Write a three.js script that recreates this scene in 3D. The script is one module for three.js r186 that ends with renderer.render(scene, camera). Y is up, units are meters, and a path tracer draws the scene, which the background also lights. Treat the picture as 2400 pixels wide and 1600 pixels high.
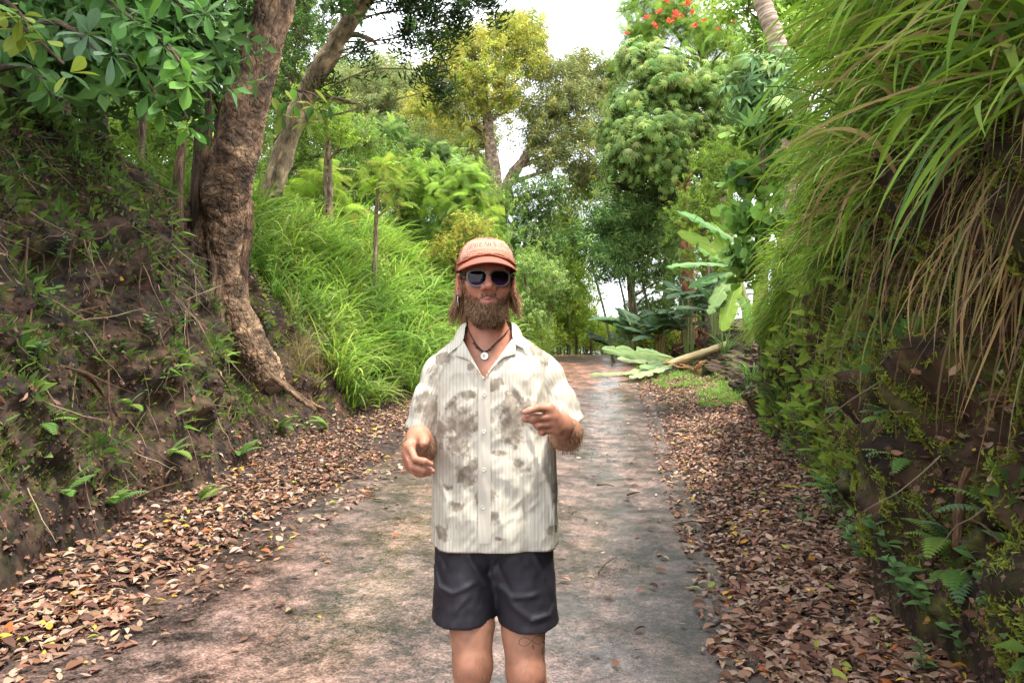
import * as THREE from 'three';
import { mergeGeometries, mergeVertices } from 'three/addons/utils/BufferGeometryUtils.js';
import { createNoise3D } from 'simplex-noise';

// ---------------------------------------------------------------- camera, sky, sun, exposure
const scene = new THREE.Scene();
const camera = new THREE.PerspectiveCamera(48.4, 1.5, 0.05, 900);
camera.position.set(0, 1.5, 0);
camera.lookAt(0, 1.5, -10);
const renderer = new THREE.WebGLRenderer({ antialias: true });
renderer.toneMapping = THREE.LinearToneMapping;
renderer.toneMappingExposure = 3.95;
renderer.shadowMap.enabled = true;
renderer.shadowMap.type = THREE.PCFSoftShadowMap;
const sun = new THREE.DirectionalLight(new THREE.Color().setRGB(1, 0.95, 0.84), 2.1);
sun.position.set(16, 60, -4); sun.target.position.set(0, 0, -12);
sun.castShadow = true; sun.shadow.radius = 18; sun.shadow.mapSize.set(2048, 2048);
Object.assign(sun.shadow.camera, { left: -40, right: 40, top: 40, bottom: -40, near: 1, far: 160 });
scene.add(sun, sun.target);

// ---------------------------------------------------------------- helpers
const V3 = (x, y, z) => new THREE.Vector3(x, y, z);
const rng = (s) => () => { s = (s + 0x6d2b79f5) | 0; let t = Math.imul(s ^ (s >>> 15), 1 | s); t = (t + Math.imul(t ^ (t >>> 7), 61 | t)) ^ t; return ((t ^ (t >>> 14)) >>> 0) / 4294967296; };
let RR = rng(7);
const rnd = (a = 0, b = 1) => a + (b - a) * RR();
const pick = (a) => a[Math.floor(RR() * a.length)];
const clamp = (x, a = 0, b = 1) => Math.min(b, Math.max(a, x));
const lerp = (a, b, t) => a + (b - a) * t;
const ss = (a, b, x) => { x = clamp((x - a) / (b - a)); return x * x * (3 - 2 * x); };
const N3 = createNoise3D(rng(11));
const fbm = (x, y, z, o = 3) => { let s = 0, a = 0.5; for (let i = 0; i < o; i++) { s += a * N3(x, y, z); x *= 2.03; y *= 2.03; z *= 2.03; a *= 0.5; } return s; };
const taken = {};
const numbered = (n) => { const k = taken[n] = (taken[n] ?? -1) + 1; return k ? `${n}_${String(k).padStart(3, '0')}` : n; };
const shade = (o) => { o.castShadow = o.receiveShadow = true; return o; };
function tag(o, label, category, group, kind) {
  if (label) o.userData.label = label; if (category) o.userData.category = category;
  if (group) o.userData.group = group; if (kind) o.userData.kind = kind; return o;
}
function thing(name, label, category, pos = [0, 0, 0], turn = 0, group) {
  const o = new THREE.Group(); o.name = numbered(name); o.position.set(...pos); o.rotation.y = turn; scene.add(o);
  return tag(o, label, category, group);
}
function part(name, geo, mat, parent, label) {
  const m = shade(new THREE.Mesh(geo, mat)); m.name = name; parent.add(m); if (label) m.userData.label = label; return m;
}
function topMesh(name, geo, mat, label, category, group, kind) {
  const m = shade(new THREE.Mesh(geo, mat)); m.name = numbered(name); scene.add(m); return tag(m, label, category, group, kind);
}
// picture-plane measurements of the photograph (2400 x 1600) turned into a place at a real distance
const FOC = 1780;
const P = (px, py, d) => V3((px - 1200) / FOC * d, 1.5 - (py - 800) / FOC * d, -d);

class Geo {
  constructor() { this.p = []; this.uv = []; this.c = []; this.i = []; this.colored = false; }
  v(x, y, z, u = 0, w = 0, c) { this.p.push(x, y, z); this.uv.push(u, w); if (c) { this.colored = true; this.c.push(c[0], c[1], c[2]); } else this.c.push(1, 1, 1); return this.p.length / 3 - 1; }
  t(a, b, c) { this.i.push(a, b, c); }
  q(a, b, c, d) { this.i.push(a, b, c, a, c, d); }
  build(smooth = true) {
    const g = new THREE.BufferGeometry();
    g.setAttribute('position', new THREE.Float32BufferAttribute(this.p, 3));
    g.setAttribute('uv', new THREE.Float32BufferAttribute(this.uv, 2));
    if (this.colored) g.setAttribute('color', new THREE.Float32BufferAttribute(this.c, 3));
    g.setIndex(this.i); g.computeVertexNormals(); return g;
  }
}
const UPV = V3(0, 1, 0);
// a tube through points with radii; ripple(angle, along, point) adds to the radius
function tube(g, pts, rad, n = 8, opt = {}) {
  const c = new THREE.CatmullRomCurve3(pts), steps = opt.steps ?? pts.length * 4, L = c.getLength();
  const R = (t) => { if (typeof rad === 'function') return rad(t); if (typeof rad === 'number') return rad; const k = t * (rad.length - 1), i = Math.min(rad.length - 2, Math.floor(k)); return lerp(rad[i], rad[i + 1], k - i); };
  let nrm = null; const rows = [];
  for (let s = 0; s <= steps; s++) {
    const t = s / steps, p = c.getPoint(t), T = c.getTangent(t);
    if (!nrm) nrm = (Math.abs(T.y) < 0.9 ? V3(0, 1, 0) : V3(1, 0, 0)).cross(T).normalize(); else nrm = nrm.sub(T.clone().multiplyScalar(nrm.dot(T))).normalize();
    const b = T.clone().cross(nrm), row = [], r = R(t);
    for (let k = 0; k <= n; k++) {
      const a = (k % n) / n * Math.PI * 2, ca = Math.cos(a), sa = Math.sin(a);
      const dx = nrm.x * ca + b.x * sa, dy = nrm.y * ca + b.y * sa, dz = nrm.z * ca + b.z * sa;
      const rr = opt.ripple ? r + opt.ripple(a, t * L, p.x + dx * r, p.y + dy * r, p.z + dz * r, r) : r;
      row.push(g.v(p.x + dx * rr, p.y + dy * rr, p.z + dz * rr, k / n * (opt.uvr ?? Math.PI * 2 * r), t * L, opt.color ? opt.color(a, t * L, p.x + dx * r, p.y + dy * r, p.z + dz * r) : undefined));
    }
    rows.push(row);
  }
  for (let s = 0; s < steps; s++) for (let k = 0; k < n; k++) g.q(rows[s][k], rows[s][k + 1], rows[s + 1][k + 1], rows[s + 1][k]);
  if (opt.cap !== false) for (const [row, flip] of [[rows[0], 1], [rows[steps], 0]]) {
    const p = c.getPoint(flip ? 0 : 1), m = g.v(p.x, p.y, p.z);
    for (let k = 0; k < n; k++) flip ? g.t(m, row[k + 1], row[k]) : g.t(m, row[k], row[k + 1]);
  }
  return c;
}
// a leaf as a folded, drooping strip: three columns of vertices along it
function leaf(g, base, dir, up, len, wid, o = {}) {
  const segs = o.segs ?? 3, fold = o.fold ?? 0.25, droop = o.droop ?? 0.25, peak = o.peak ?? 0.45, curl = o.curl ?? 0, twist = o.twist ?? 0, col = o.col;
  const D = dir.clone().normalize(), S = D.clone().cross(up); if (S.lengthSq() < 1e-6) S.set(1, 0, 0); S.normalize();
  const U = S.clone().cross(D).normalize(); let prev = null;
  for (let k = 0; k <= segs; k++) {
    const t = k / segs, w = wid * 0.5 * (t <= 0 ? (o.w0 ?? 0.05) : t >= 1 ? (o.w1 ?? 0.02) : Math.pow(Math.sin(Math.PI * Math.pow(t, Math.log(0.5) / Math.log(peak))), o.pw ?? 0.8));
    const dz = -droop * t * t * len + curl * Math.sin(t * Math.PI) * len, ax = len * t * (1 - 0.25 * droop * t);
    const ct = Math.cos(twist * t), st = Math.sin(twist * t);
    const sx = S.x * ct + U.x * st, sy = S.y * ct + U.y * st, sz = S.z * ct + U.z * st, ux = U.x * ct - S.x * st, uy = U.y * ct - S.y * st, uz = U.z * ct - S.z * st;
    const cx = base.x + D.x * ax + U.x * dz, cy = base.y + D.y * ax + U.y * dz, cz = base.z + D.z * ax + U.z * dz, f = fold * w;
    const row = [g.v(cx - sx * w + ux * f, cy - sy * w + uy * f, cz - sz * w + uz * f, 0, t, col), g.v(cx, cy, cz, 0.5, t, col), g.v(cx + sx * w + ux * f, cy + sy * w + uy * f, cz + sz * w + uz * f, 1, t, col)];
    if (prev) { g.q(prev[0], prev[1], row[1], row[0]); g.q(prev[1], prev[2], row[2], row[1]); }
    prev = row;
  }
}
const rv = () => { const z = rnd(-1, 1), a = rnd(0, 6.283), r = Math.sqrt(1 - z * z); return V3(r * Math.cos(a), z, r * Math.sin(a)); };
// textures
function tex(w, h, fn, srgb = false, rx = 1, ry = 1) {
  const d = new Uint8Array(w * h * 4);
  for (let y = 0; y < h; y++) for (let x = 0; x < w; x++) { const c = fn(x / w, y / h, x, y), o = (y * w + x) * 4; for (let k = 0; k < 3; k++) d[o + k] = clamp(c.length ? c[k] : c) * 255; d[o + 3] = 255; }
  const t = new THREE.DataTexture(d, w, h, THREE.RGBAFormat); t.wrapS = t.wrapT = THREE.RepeatWrapping; t.magFilter = THREE.LinearFilter; t.minFilter = THREE.LinearMipmapLinearFilter; t.generateMipmaps = true;
  if (srgb) t.colorSpace = THREE.SRGBColorSpace; t.repeat.set(rx, ry); t.needsUpdate = true; return t;
}
// noise that repeats with the tile: the tile is wrapped on a torus-like lattice
const hash = (x, y, s) => { let h = Math.imul(x, 374761393) ^ Math.imul(y, 668265263) ^ Math.imul(s, 1274126177); h = Math.imul(h ^ (h >>> 13), 1274126177); return ((h ^ (h >>> 16)) >>> 0) / 4294967296; };
const vt = (u, v, f, s) => { const x = u * f, y = v * f, ix = Math.floor(x), iy = Math.floor(y), fx = x - ix, fy = y - iy, a = fx * fx * (3 - 2 * fx), b = fy * fy * (3 - 2 * fy), m = (k) => ((k % f) + f) % f;
  return lerp(lerp(hash(m(ix), m(iy), s), hash(m(ix + 1), m(iy), s), a), lerp(hash(m(ix), m(iy + 1), s), hash(m(ix + 1), m(iy + 1), s), a), b); };
const ft = (u, v, f, o, s) => { let r = 0, a = 0.5, n = 0; for (let i = 0; i < o; i++) { r += a * vt(u, v, f << i, s + i); n += a; a *= 0.55; } return r / n; };
const wt = (u, v, fx, fy, s) => { const x = u * fx, y = v * fy, ix = Math.floor(x), iy = Math.floor(y); let d1 = 9, d2 = 9, id = 0;
  for (let j = -1; j <= 1; j++) for (let i = -1; i <= 1; i++) { const cx = ix + i, cy = iy + j, mx = ((cx % fx) + fx) % fx, my = ((cy % fy) + fy) % fy, px = cx + hash(mx, my, s), py = cy + hash(mx, my, s + 1), d = Math.hypot(px - x, py - y); if (d < d1) { d2 = d1; d1 = d; id = hash(mx, my, s + 2); } else if (d < d2) d2 = d; }
  return [d1, d2, id]; };

// ---------------------------------------------------------------- sky: bright thin overcast, the same all round
{
  const W = 512, H = 256, d = new Float32Array(W * H * 4);
  for (let y = 0; y < H; y++) for (let x = 0; x < W; x++) {
    const a = x / W * Math.PI * 2, el = ((y + 0.5) / H - 0.5) * Math.PI, cx = Math.cos(a) * Math.cos(el), cz = Math.sin(a) * Math.cos(el), cy = Math.sin(el);
    const c = 0.5 + fbm(cx * 2.2, cy * 3.5, cz * 2.2, 4) * 0.9, m = clamp(c), o = (y * W + x) * 4, L = cy < 0 ? 0.35 : lerp(0.92, 1.08, m);
    d[o] = L * lerp(0.86, 1.0, m); d[o + 1] = L * lerp(0.94, 1.0, m); d[o + 2] = L * lerp(1.08, 1.0, m); d[o + 3] = 1;
  }
  const t = new THREE.DataTexture(d, W, H, THREE.RGBAFormat, THREE.FloatType); t.mapping = THREE.EquirectangularReflectionMapping; t.magFilter = THREE.LinearFilter; t.needsUpdate = true;
  scene.background = t; scene.environment = t;
}
// ---------------------------------------------------------------- the lie of the land (d = metres ahead of the camera)
const gy = (d) => 0.95 * ss(5, 31, d) - 0.004 * Math.min(45, Math.max(0, d - 30)) ** 2;
const roadC = (d) => -0.9 + 0.14 * d;
const footL = (d) => lerp(-3.02 + 0.1 * N3(d * 0.7, 3, 1), roadC(d) - 2.3, ss(9.5, 19, d)) - 0.36 * Math.exp(-(((d - 10.1) / 1.1) ** 2)) + 0.1 * N3(d * 0.5, 9, 2);
const footR = (d) => lerp(1.3 + 0.2 * d + 0.22 * ss(4, 7, d), roadC(d) + 2.6, ss(15, 24, d)) + 0.13 * N3(d * 0.6, 5, 7);
const heightL = (d) => lerp(3.6, 3.5, ss(9, 13, d)) * (1 - 0.7 * ss(23, 42, d)) + 0.25 * N3(d * 0.3, 1, 4);
const runL = (d) => lerp(1.45, 3.4, ss(9, 13.5, d));
const heightR = (d) => 5.3 * (1 - 0.78 * ss(6, 17, d)) + 0.3 * N3(d * 0.35, 2, 8);
const runR = (d) => lerp(0.75, 2.2, ss(9, 20, d));
function bank(side, d, t, out = V3()) {
  const L = side < 0, H = L ? heightL(d) : heightR(d), R = L ? runL(d) : runR(d), f = L ? footL(d) : footR(d);
  let off, h;
  if (t <= 1) { off = R * t; h = H * (1 - Math.pow(1 - t, 1.55)); } else { off = R + (t - 1) * 10; h = H + (t - 1) * (L ? 2.6 : 1.8) + 0.3 * fbm(off * 0.2, d * 0.2, 3); }
  const x = f + side * off, y = gy(d) + h, z = -d, m = ss(0, 0.12, t) * (1 - 0.6 * ss(1, 1.2, t));
  const k = L ? 1 : 1.15, big = fbm(x * 0.8, y * 0.9, z * 0.8, 2) * 0.42, mid = N3(x * 2.3, y * 2.3, z * 2.3) * 0.11, lit = fbm(x * 7, y * 7, z * 7, 3) * 0.09, fine = N3(x * 13, y * 13, z * 13) * 0.024 + (0.4 - Math.abs(N3(x * 24, y * 24, z * 24))) * 0.014;
  const lump = L ? 0 : 0.16 * (0.5 - Math.abs(N3(x * 1.9 + 4, y * 1.9, z * 1.9))) * ss(1.2, 0.5, t) + 0.05 * (0.5 - Math.abs(N3(x * 6, y * 6, z * 6)));
  const disp = ((big + mid + lit) * (L ? 0.68 : 1) + fine + lump) * m * k;
  return out.set(x - side * disp * 0.9, y - 0.04 * (1 - ss(0, 0.05, t)) + disp * 0.25, z);
}
// height of the land at a place
function landY(x, d) {
  const fl = footL(d), fr = footR(d); if (x > fl && x < fr) return vergeY(x, d);
  const side = x <= fl ? -1 : 1, off = side < 0 ? fl - x : x - fr, R = side < 0 ? runL(d) : runR(d), t = off < R ? off / R : 1 + (off - R) / 10;
  return bank(side, d, t).y;
}
function bankNormal(side, d, t) {
  const e = 0.05, a = bank(side, d, t), b = bank(side, d + e, t), c = bank(side, d, t + 0.02);
  return b.sub(a).cross(c.sub(a)).multiplyScalar(side < 0 ? -1 : 1).normalize();
}
const vergeY = (x, d) => { const u = x - roadC(d); const m = ss(u < 0 ? 1.85 : 1.5, u < 0 ? 2.15 : 1.8, Math.abs(u)); return gy(d) + lerp(-0.035, 0.012 + 0.03 * fbm(x * 1.1, d * 1.1, 4, 2) + 0.012 * N3(x * 6, d * 6, 1), m) + 0.05 * ss(1.7, 2.6, Math.abs(u)); };

const soilBump = tex(512, 512, (u, v) => { const a = ft(u, v, 8, 6, 3), w = wt(u, v, 14, 14, 9)[0]; return clamp(a * 0.7 + (1 - w) * 0.35); }, false, 0.8, 0.8);
const soilMap = tex(512, 512, (u, v) => { const a = ft(u, v, 12, 5, 21), b = ft(u, v, 5, 5, 40), k = 0.62 + 0.6 * (a - 0.5) * 1.6; return [k * (0.95 + 0.25 * (b - 0.5)), k * 0.9, k * 0.86]; }, true, 0.8, 0.8);
const soilMat = new THREE.MeshStandardMaterial({ color: 0xffffff, vertexColors: true, map: soilMap, bumpMap: soilBump, bumpScale: 0.075, roughness: 0.93 });

function bankMesh(side) {
  const g = new Geo(), ds = [], ts = [];
  for (let d = -5; d < 60;) { ds.push(d); d += d < 0.2 ? 0.25 : d < 9 ? 0.036 : d < 13 ? 0.055 : d < 22 ? 0.13 : 0.5; }
  for (let t = 0; t <= 1.0001; t += 1 / 130) ts.push(t);
  for (let t = 1.01, s = 0.012; t < 7; t += s, s *= 1.13) ts.push(t);
  const p = V3(), nT = ts.length;
  for (const d of ds) for (const t of ts) {
    bank(side, d, t, p);
    const n1 = fbm(p.x * 1.1 + 5, p.y * 1.1, p.z * 1.1, 3), n2 = fbm(p.x * 3.3, p.y * 3.3 + 9, p.z * 3.3, 3), n3 = fbm(p.x * 0.7 - 8, p.y * 0.7, p.z * 0.7, 2);
    // red-brown clay, paler dry crumbs, moss where it took hold
    let c = [0.16 + 0.06 * n2, 0.092 + 0.035 * n2, 0.06 + 0.025 * n2];
    const clay = ss(0.1, 0.45, n3), dark = ss(0.05, 0.5, n1);
    c = c.map((x, i) => lerp(x, [0.25, 0.125, 0.065][i], clay * 0.7)); c = c.map((x, i) => lerp(x, [0.08, 0.056, 0.042][i], dark * 0.7));
    const moss = side > 0 ? ss(-0.02, 0.22, n2 + 0.35 * n1) : 0.75 * ss(0.12, 0.4, n2 - 0.3 * n3);
    c = c.map((x, i) => lerp(x, [0.2, 0.23, 0.05][i], moss * 0.75));
    g.v(p.x, p.y, p.z, p.z, t * (t < 1 ? 4.2 : 10) - (t < 1 ? 0 : 5.8), c);
  }
  for (let i = 0; i < ds.length - 1; i++) for (let j = 0; j < nT - 1; j++) { const a = i * nT + j, b = a + 1, c = a + nT + 1, e = a + nT; side < 0 ? g.q(a, e, c, b) : g.q(a, b, c, e); }
  return topMesh(side < 0 ? 'earth_bank_left' : 'earth_bank_right', g.build(), soilMat, side < 0 ? 'shaded brown earth bank with roots and small plants along the road' : 'steep mossy earth bank under the long hanging grass', 'bank', null, 'structure');
}
bankMesh(-1); bankMesh(1);
{ // ground sheet to the horizon
  const g = new Geo(), xs = [], ds = [];
  for (const x of [-400, -200, -100, -60, -40, -30, -20, -12]) xs.push(x);
  for (let x = -8; x <= 10; x += 0.11) xs.push(x);
  for (const x of [12, 16, 20, 30, 40, 60, 100, 200, 400]) xs.push(x);
  for (const d of [-80, -40, -20, -10, -5, -2]) ds.push(d);
  for (let d = 0; d < 20; d += 0.11) ds.push(d); for (let d = 20; d < 45; d += 0.4) ds.push(d); for (const d of [46, 50, 56, 64, 80, 110, 150, 220, 320, 600]) ds.push(d);
  for (const d of ds) for (const x of xs) {
    const near = x > -8.1 && x < 10.1, y = (near ? vergeY(x, d) : gy(d)) - (near ? 0 : 0.05) - (d > 20 ? 0.02 : 0);
    const n = fbm(x * 0.9, 2, d * 0.9, 3), n2 = fbm(x * 4, 7, d * 4, 2), u = x - roadC(d);
    const grass = ss(13.5, 15.5, d) * ss(1.5, 2.1, Math.abs(u)) * (u > 0 ? 1 : ss(15, 17, d));
    let c = [0.13 + 0.06 * n + 0.03 * n2, 0.08 + 0.03 * n + 0.02 * n2, 0.055 + 0.02 * n];
    c = c.map((k, i) => lerp(k, [0.1 + 0.03 * n, 0.15 + 0.03 * n, 0.025][i], grass * 0.8));
    g.v(x, y, -d, x, d, c);
  }
  const n = xs.length; for (let i = 0; i < ds.length - 1; i++) for (let j = 0; j < n - 1; j++) { const a = i * n + j; g.q(a, a + 1, a + n + 1, a + n); }
  topMesh('ground', g.build(), soilMat, 'bare brown soil of the verges under the leaf litter', 'ground', null, 'structure');
}
{ // the road: a gritty, damp, single-lane track with smoother wheel tracks and red soil over its far end
  const W = 768;
  const grit = tex(W, W, (u, v) => { const a = wt(u, v, 150, 150, 5), b = wt(u, v, 70, 70, 15), c = ft(u, v, 16, 5, 2), d = ft(u, v, 64, 3, 77); return clamp(0.55 * (1 - a[0]) * (0.4 + a[2]) + 0.4 * Math.max(0, 0.75 - b[0]) * (b[2] > 0.45 ? 1 : 0.15) + 0.3 * c + 0.15 * d - 0.15); }, false, 1 / 1.4, 1 / 1.4);
  const col = tex(W, W, (u, v) => { const a = wt(u, v, 150, 150, 5), c = ft(u, v, 8, 6, 31), d = ft(u, v, 40, 4, 60); const k = 0.52 + 0.34 * (a[2] - 0.5) + 0.75 * (c - 0.5) + 0.5 * (d - 0.5); return [k * 1.06, k * 0.97, k * 0.93]; }, true, 1 / 1.4, 1 / 1.4);
  const rough = tex(512, 2048, (u, v) => {
    const x = (u - 0.5) * 3.7 - 0.18, d = v * 42 - 2, tr = Math.max(Math.exp(-(((x - 0.68) / 0.3) ** 2)), 0.75 * Math.exp(-(((x + 0.62) / 0.34) ** 2)));
    const n = fbm(x * 1.2, d * 0.45, 3, 4), n2 = fbm(x * 6, d * 3, 8, 3), tread = 0.05 * Math.sin(d * 62) * (Math.abs(x - 0.55) < 0.12 ? 1 : 0);
    return clamp(0.42 - 0.26 * tr * (0.8 + n) - 0.16 * n - 0.1 * n2 + tread + 0.18 * ss(17, 21, d), 0.14, 1);
  });
  rough.channel = 1;
  const film = tex(256, 1024, (u, v) => { // where rain water still stands on the surface
    const x = (u - 0.5) * 3.7 - 0.18, d = v * 42 - 2, tr = Math.max(Math.exp(-(((x - 0.72) / 0.42) ** 2)), 0.4 * Math.exp(-(((x + 0.62) / 0.36) ** 2))), n = fbm(x * 1.5, d * 0.5, 13, 4), n2 = fbm(x * 9, d * 5, 4, 2);
    return clamp(0.95 * tr * ss(-0.45, 0.2, n + 0.3 * n2) + 0.12 * ss(0.05, 0.4, n + 0.4 * n2)) * (1 - 0.8 * ss(16, 21, d)); });
  film.channel = 1;
  const m = new THREE.MeshPhysicalMaterial({ vertexColors: true, map: col, bumpMap: grit, bumpScale: 0.0016, roughness: 1, roughnessMap: rough, clearcoat: 0.85, clearcoatMap: film, clearcoatRoughness: 0.3 });
  const g = new Geo(), uv1 = [], nx = 60, ds = []; for (let d = -4; d < 44;) { ds.push(d); d += d < 2 ? 0.2 : d < 20 ? 0.06 : 0.3; }
  for (const d of ds) for (let k = 0; k <= nx; k++) {
    const u = (k / nx - 0.5), edge = 0.12 * N3(d * 1.3, u > 0 ? 4 : 9, 2) + 0.05 * N3(d * 5, u > 0 ? 4 : 9, 6), x = roadC(d) - 0.18 + u * (3.7 + (Math.abs(u) > 0.49 ? edge : 0));
    const off = u * 3.7 - 0.18, rut = -0.014 * Math.exp(-(((off - 0.68) / 0.25) ** 2)) - 0.012 * Math.exp(-(((off + 0.62) / 0.28) ** 2)), y = gy(d) + 0.004 + rut + 0.009 * fbm(x * 1.7, d * 1.7, 5, 3) - 0.04 * ss(0.46, 0.5, Math.abs(u));
    const n = fbm(x * 0.9, d * 0.5, 9, 3), n2 = fbm(x * 3, d * 3, 1, 3), red = clamp(ss(15, 21, d + 4 * n) + 0.16 * ss(-0.1, 0.4, n - 0.15 * off));
    const tread = Math.abs(off - 0.5) < 0.14 || Math.abs(off + 0.5) < 0.14 ? 0.12 * Math.sign(Math.sin(d * 40 + off * 20)) : 0;
    const wet = ss(0.95, 1.75, Math.abs(off + 0.1)) * (0.75 + 0.5 * n), trk = Math.max(Math.exp(-(((off - 0.68) / 0.26) ** 2)), 0.7 * Math.exp(-(((off + 0.62) / 0.3) ** 2))), k0 = (1 + 0.2 * n2 + 0.05 * n + 0.6 * tread + 0.45 * trk) * (1 - 0.4 * clamp(wet)); let c = [0.34 * k0, 0.27 * k0, 0.255 * k0]; c = c.map((q, i) => lerp(q, [0.56, 0.33, 0.23][i] * (1 + 0.25 * n2), red));
    g.v(x, y, -d, x, d, c); uv1.push(k / nx, (d + 2) / 42);
  }
  for (let i = 0; i < ds.length - 1; i++) for (let j = 0; j < nx; j++) { const a = i * (nx + 1) + j; g.q(a, a + 1, a + nx + 2, a + nx + 1); }
  const b = g.build(); b.setAttribute('uv1', new THREE.Float32BufferAttribute(uv1, 2));
  topMesh('road', b, m, 'damp single lane track with wheel marks and red soil', 'road', null, 'structure');
}
// ---------------------------------------------------------------- plant materials: thin, slightly see-through blades with a waxy coat
const leafMat = (rgb, o = {}) => new THREE.MeshPhysicalMaterial({ color: new THREE.Color().setRGB(...rgb), roughness: 1, specularIntensity: o.spec ?? 0.3, transmission: o.trans ?? 0.38, thickness: 0, clearcoat: o.coat ?? 0, clearcoatRoughness: o.cr ?? 0.38, side: THREE.DoubleSide, vertexColors: !!o.vc, bumpMap: o.bump ?? null, bumpScale: o.bs ?? 0 });
const WHITE = [1, 1, 1];
const foliageMat = leafMat(WHITE), drapeMat = leafMat(WHITE, { trans: 0.3, coat: 0.12 });
const rib = tex(64, 256, (u, v) => { const a = Math.abs(u - 0.5) * 2, s = Math.abs(((v * 14 - a * 2.6) % 1 + 1) % 1 - 0.5) * 2; return clamp(0.75 - 0.6 * Math.exp(-((a / 0.07) ** 2)) - 0.3 * Math.pow(s, 6)); });
const shinyLeafMat = (c) => leafMat(c, { bump: rib, bs: 0.004, coat: 0.13, cr: 0.32, trans: 0.42 });
// bark
const barkH = (u, v) => { const a = u + 0.05 * (ft(u, v, 5, 4, 8) - 0.5), b = v + 0.06 * (ft(u, v, 4, 4, 5) - 0.5), w = wt(a, b, 11, 5, 3), w2 = wt(a + 0.02, b, 24, 9, 33), r = 1 - Math.abs(2 * ft(a, b * 0.5, 14, 4, 61) - 1) * 2.2; return [ss(0.0, 0.2, w[1] - w[0]), ss(0, 0.22, w2[1] - w2[0]), clamp(r), w[2]]; };
const barkBump = tex(512, 512, (u, v) => { const h = barkH(u, v); return clamp(0.38 * h[0] + 0.22 * h[1] * (0.4 + h[3]) - 0.3 * h[2] + 0.5 * ft(u, v, 20, 5, 1) + 0.12); }, false, 1.3, 0.8);
const barkMap = tex(512, 512, (u, v) => { const h = barkH(u, v), n = ft(u, v, 6, 6, 12), k = 0.62 + 0.14 * (h[3] - 0.5) + 1.0 * (n - 0.5) + 0.2 * (ft(u, v, 40, 3, 9) - 0.5); return [k * 1.08, k * 0.98, k * 0.88]; }, true, 1.3, 0.8);
const barkMat = (c, bs = 0.02) => new THREE.MeshStandardMaterial({ color: new THREE.Color().setRGB(...c), map: barkMap, bumpMap: barkBump, bumpScale: bs, roughness: 0.92 });
const bark = { tan: barkMat([0.6, 0.45, 0.32], 0.035), dark: barkMat([0.24, 0.18, 0.14]), pale: barkMat([0.95, 0.84, 0.68]), rust: barkMat([0.62, 0.34, 0.2]), grey: barkMat([0.62, 0.54, 0.45]), green: new THREE.MeshStandardMaterial({ color: new THREE.Color().setRGB(0.13, 0.16, 0.07), roughness: 0.5 }), root: barkMat([0.45, 0.3, 0.2], 0.01) };

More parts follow.
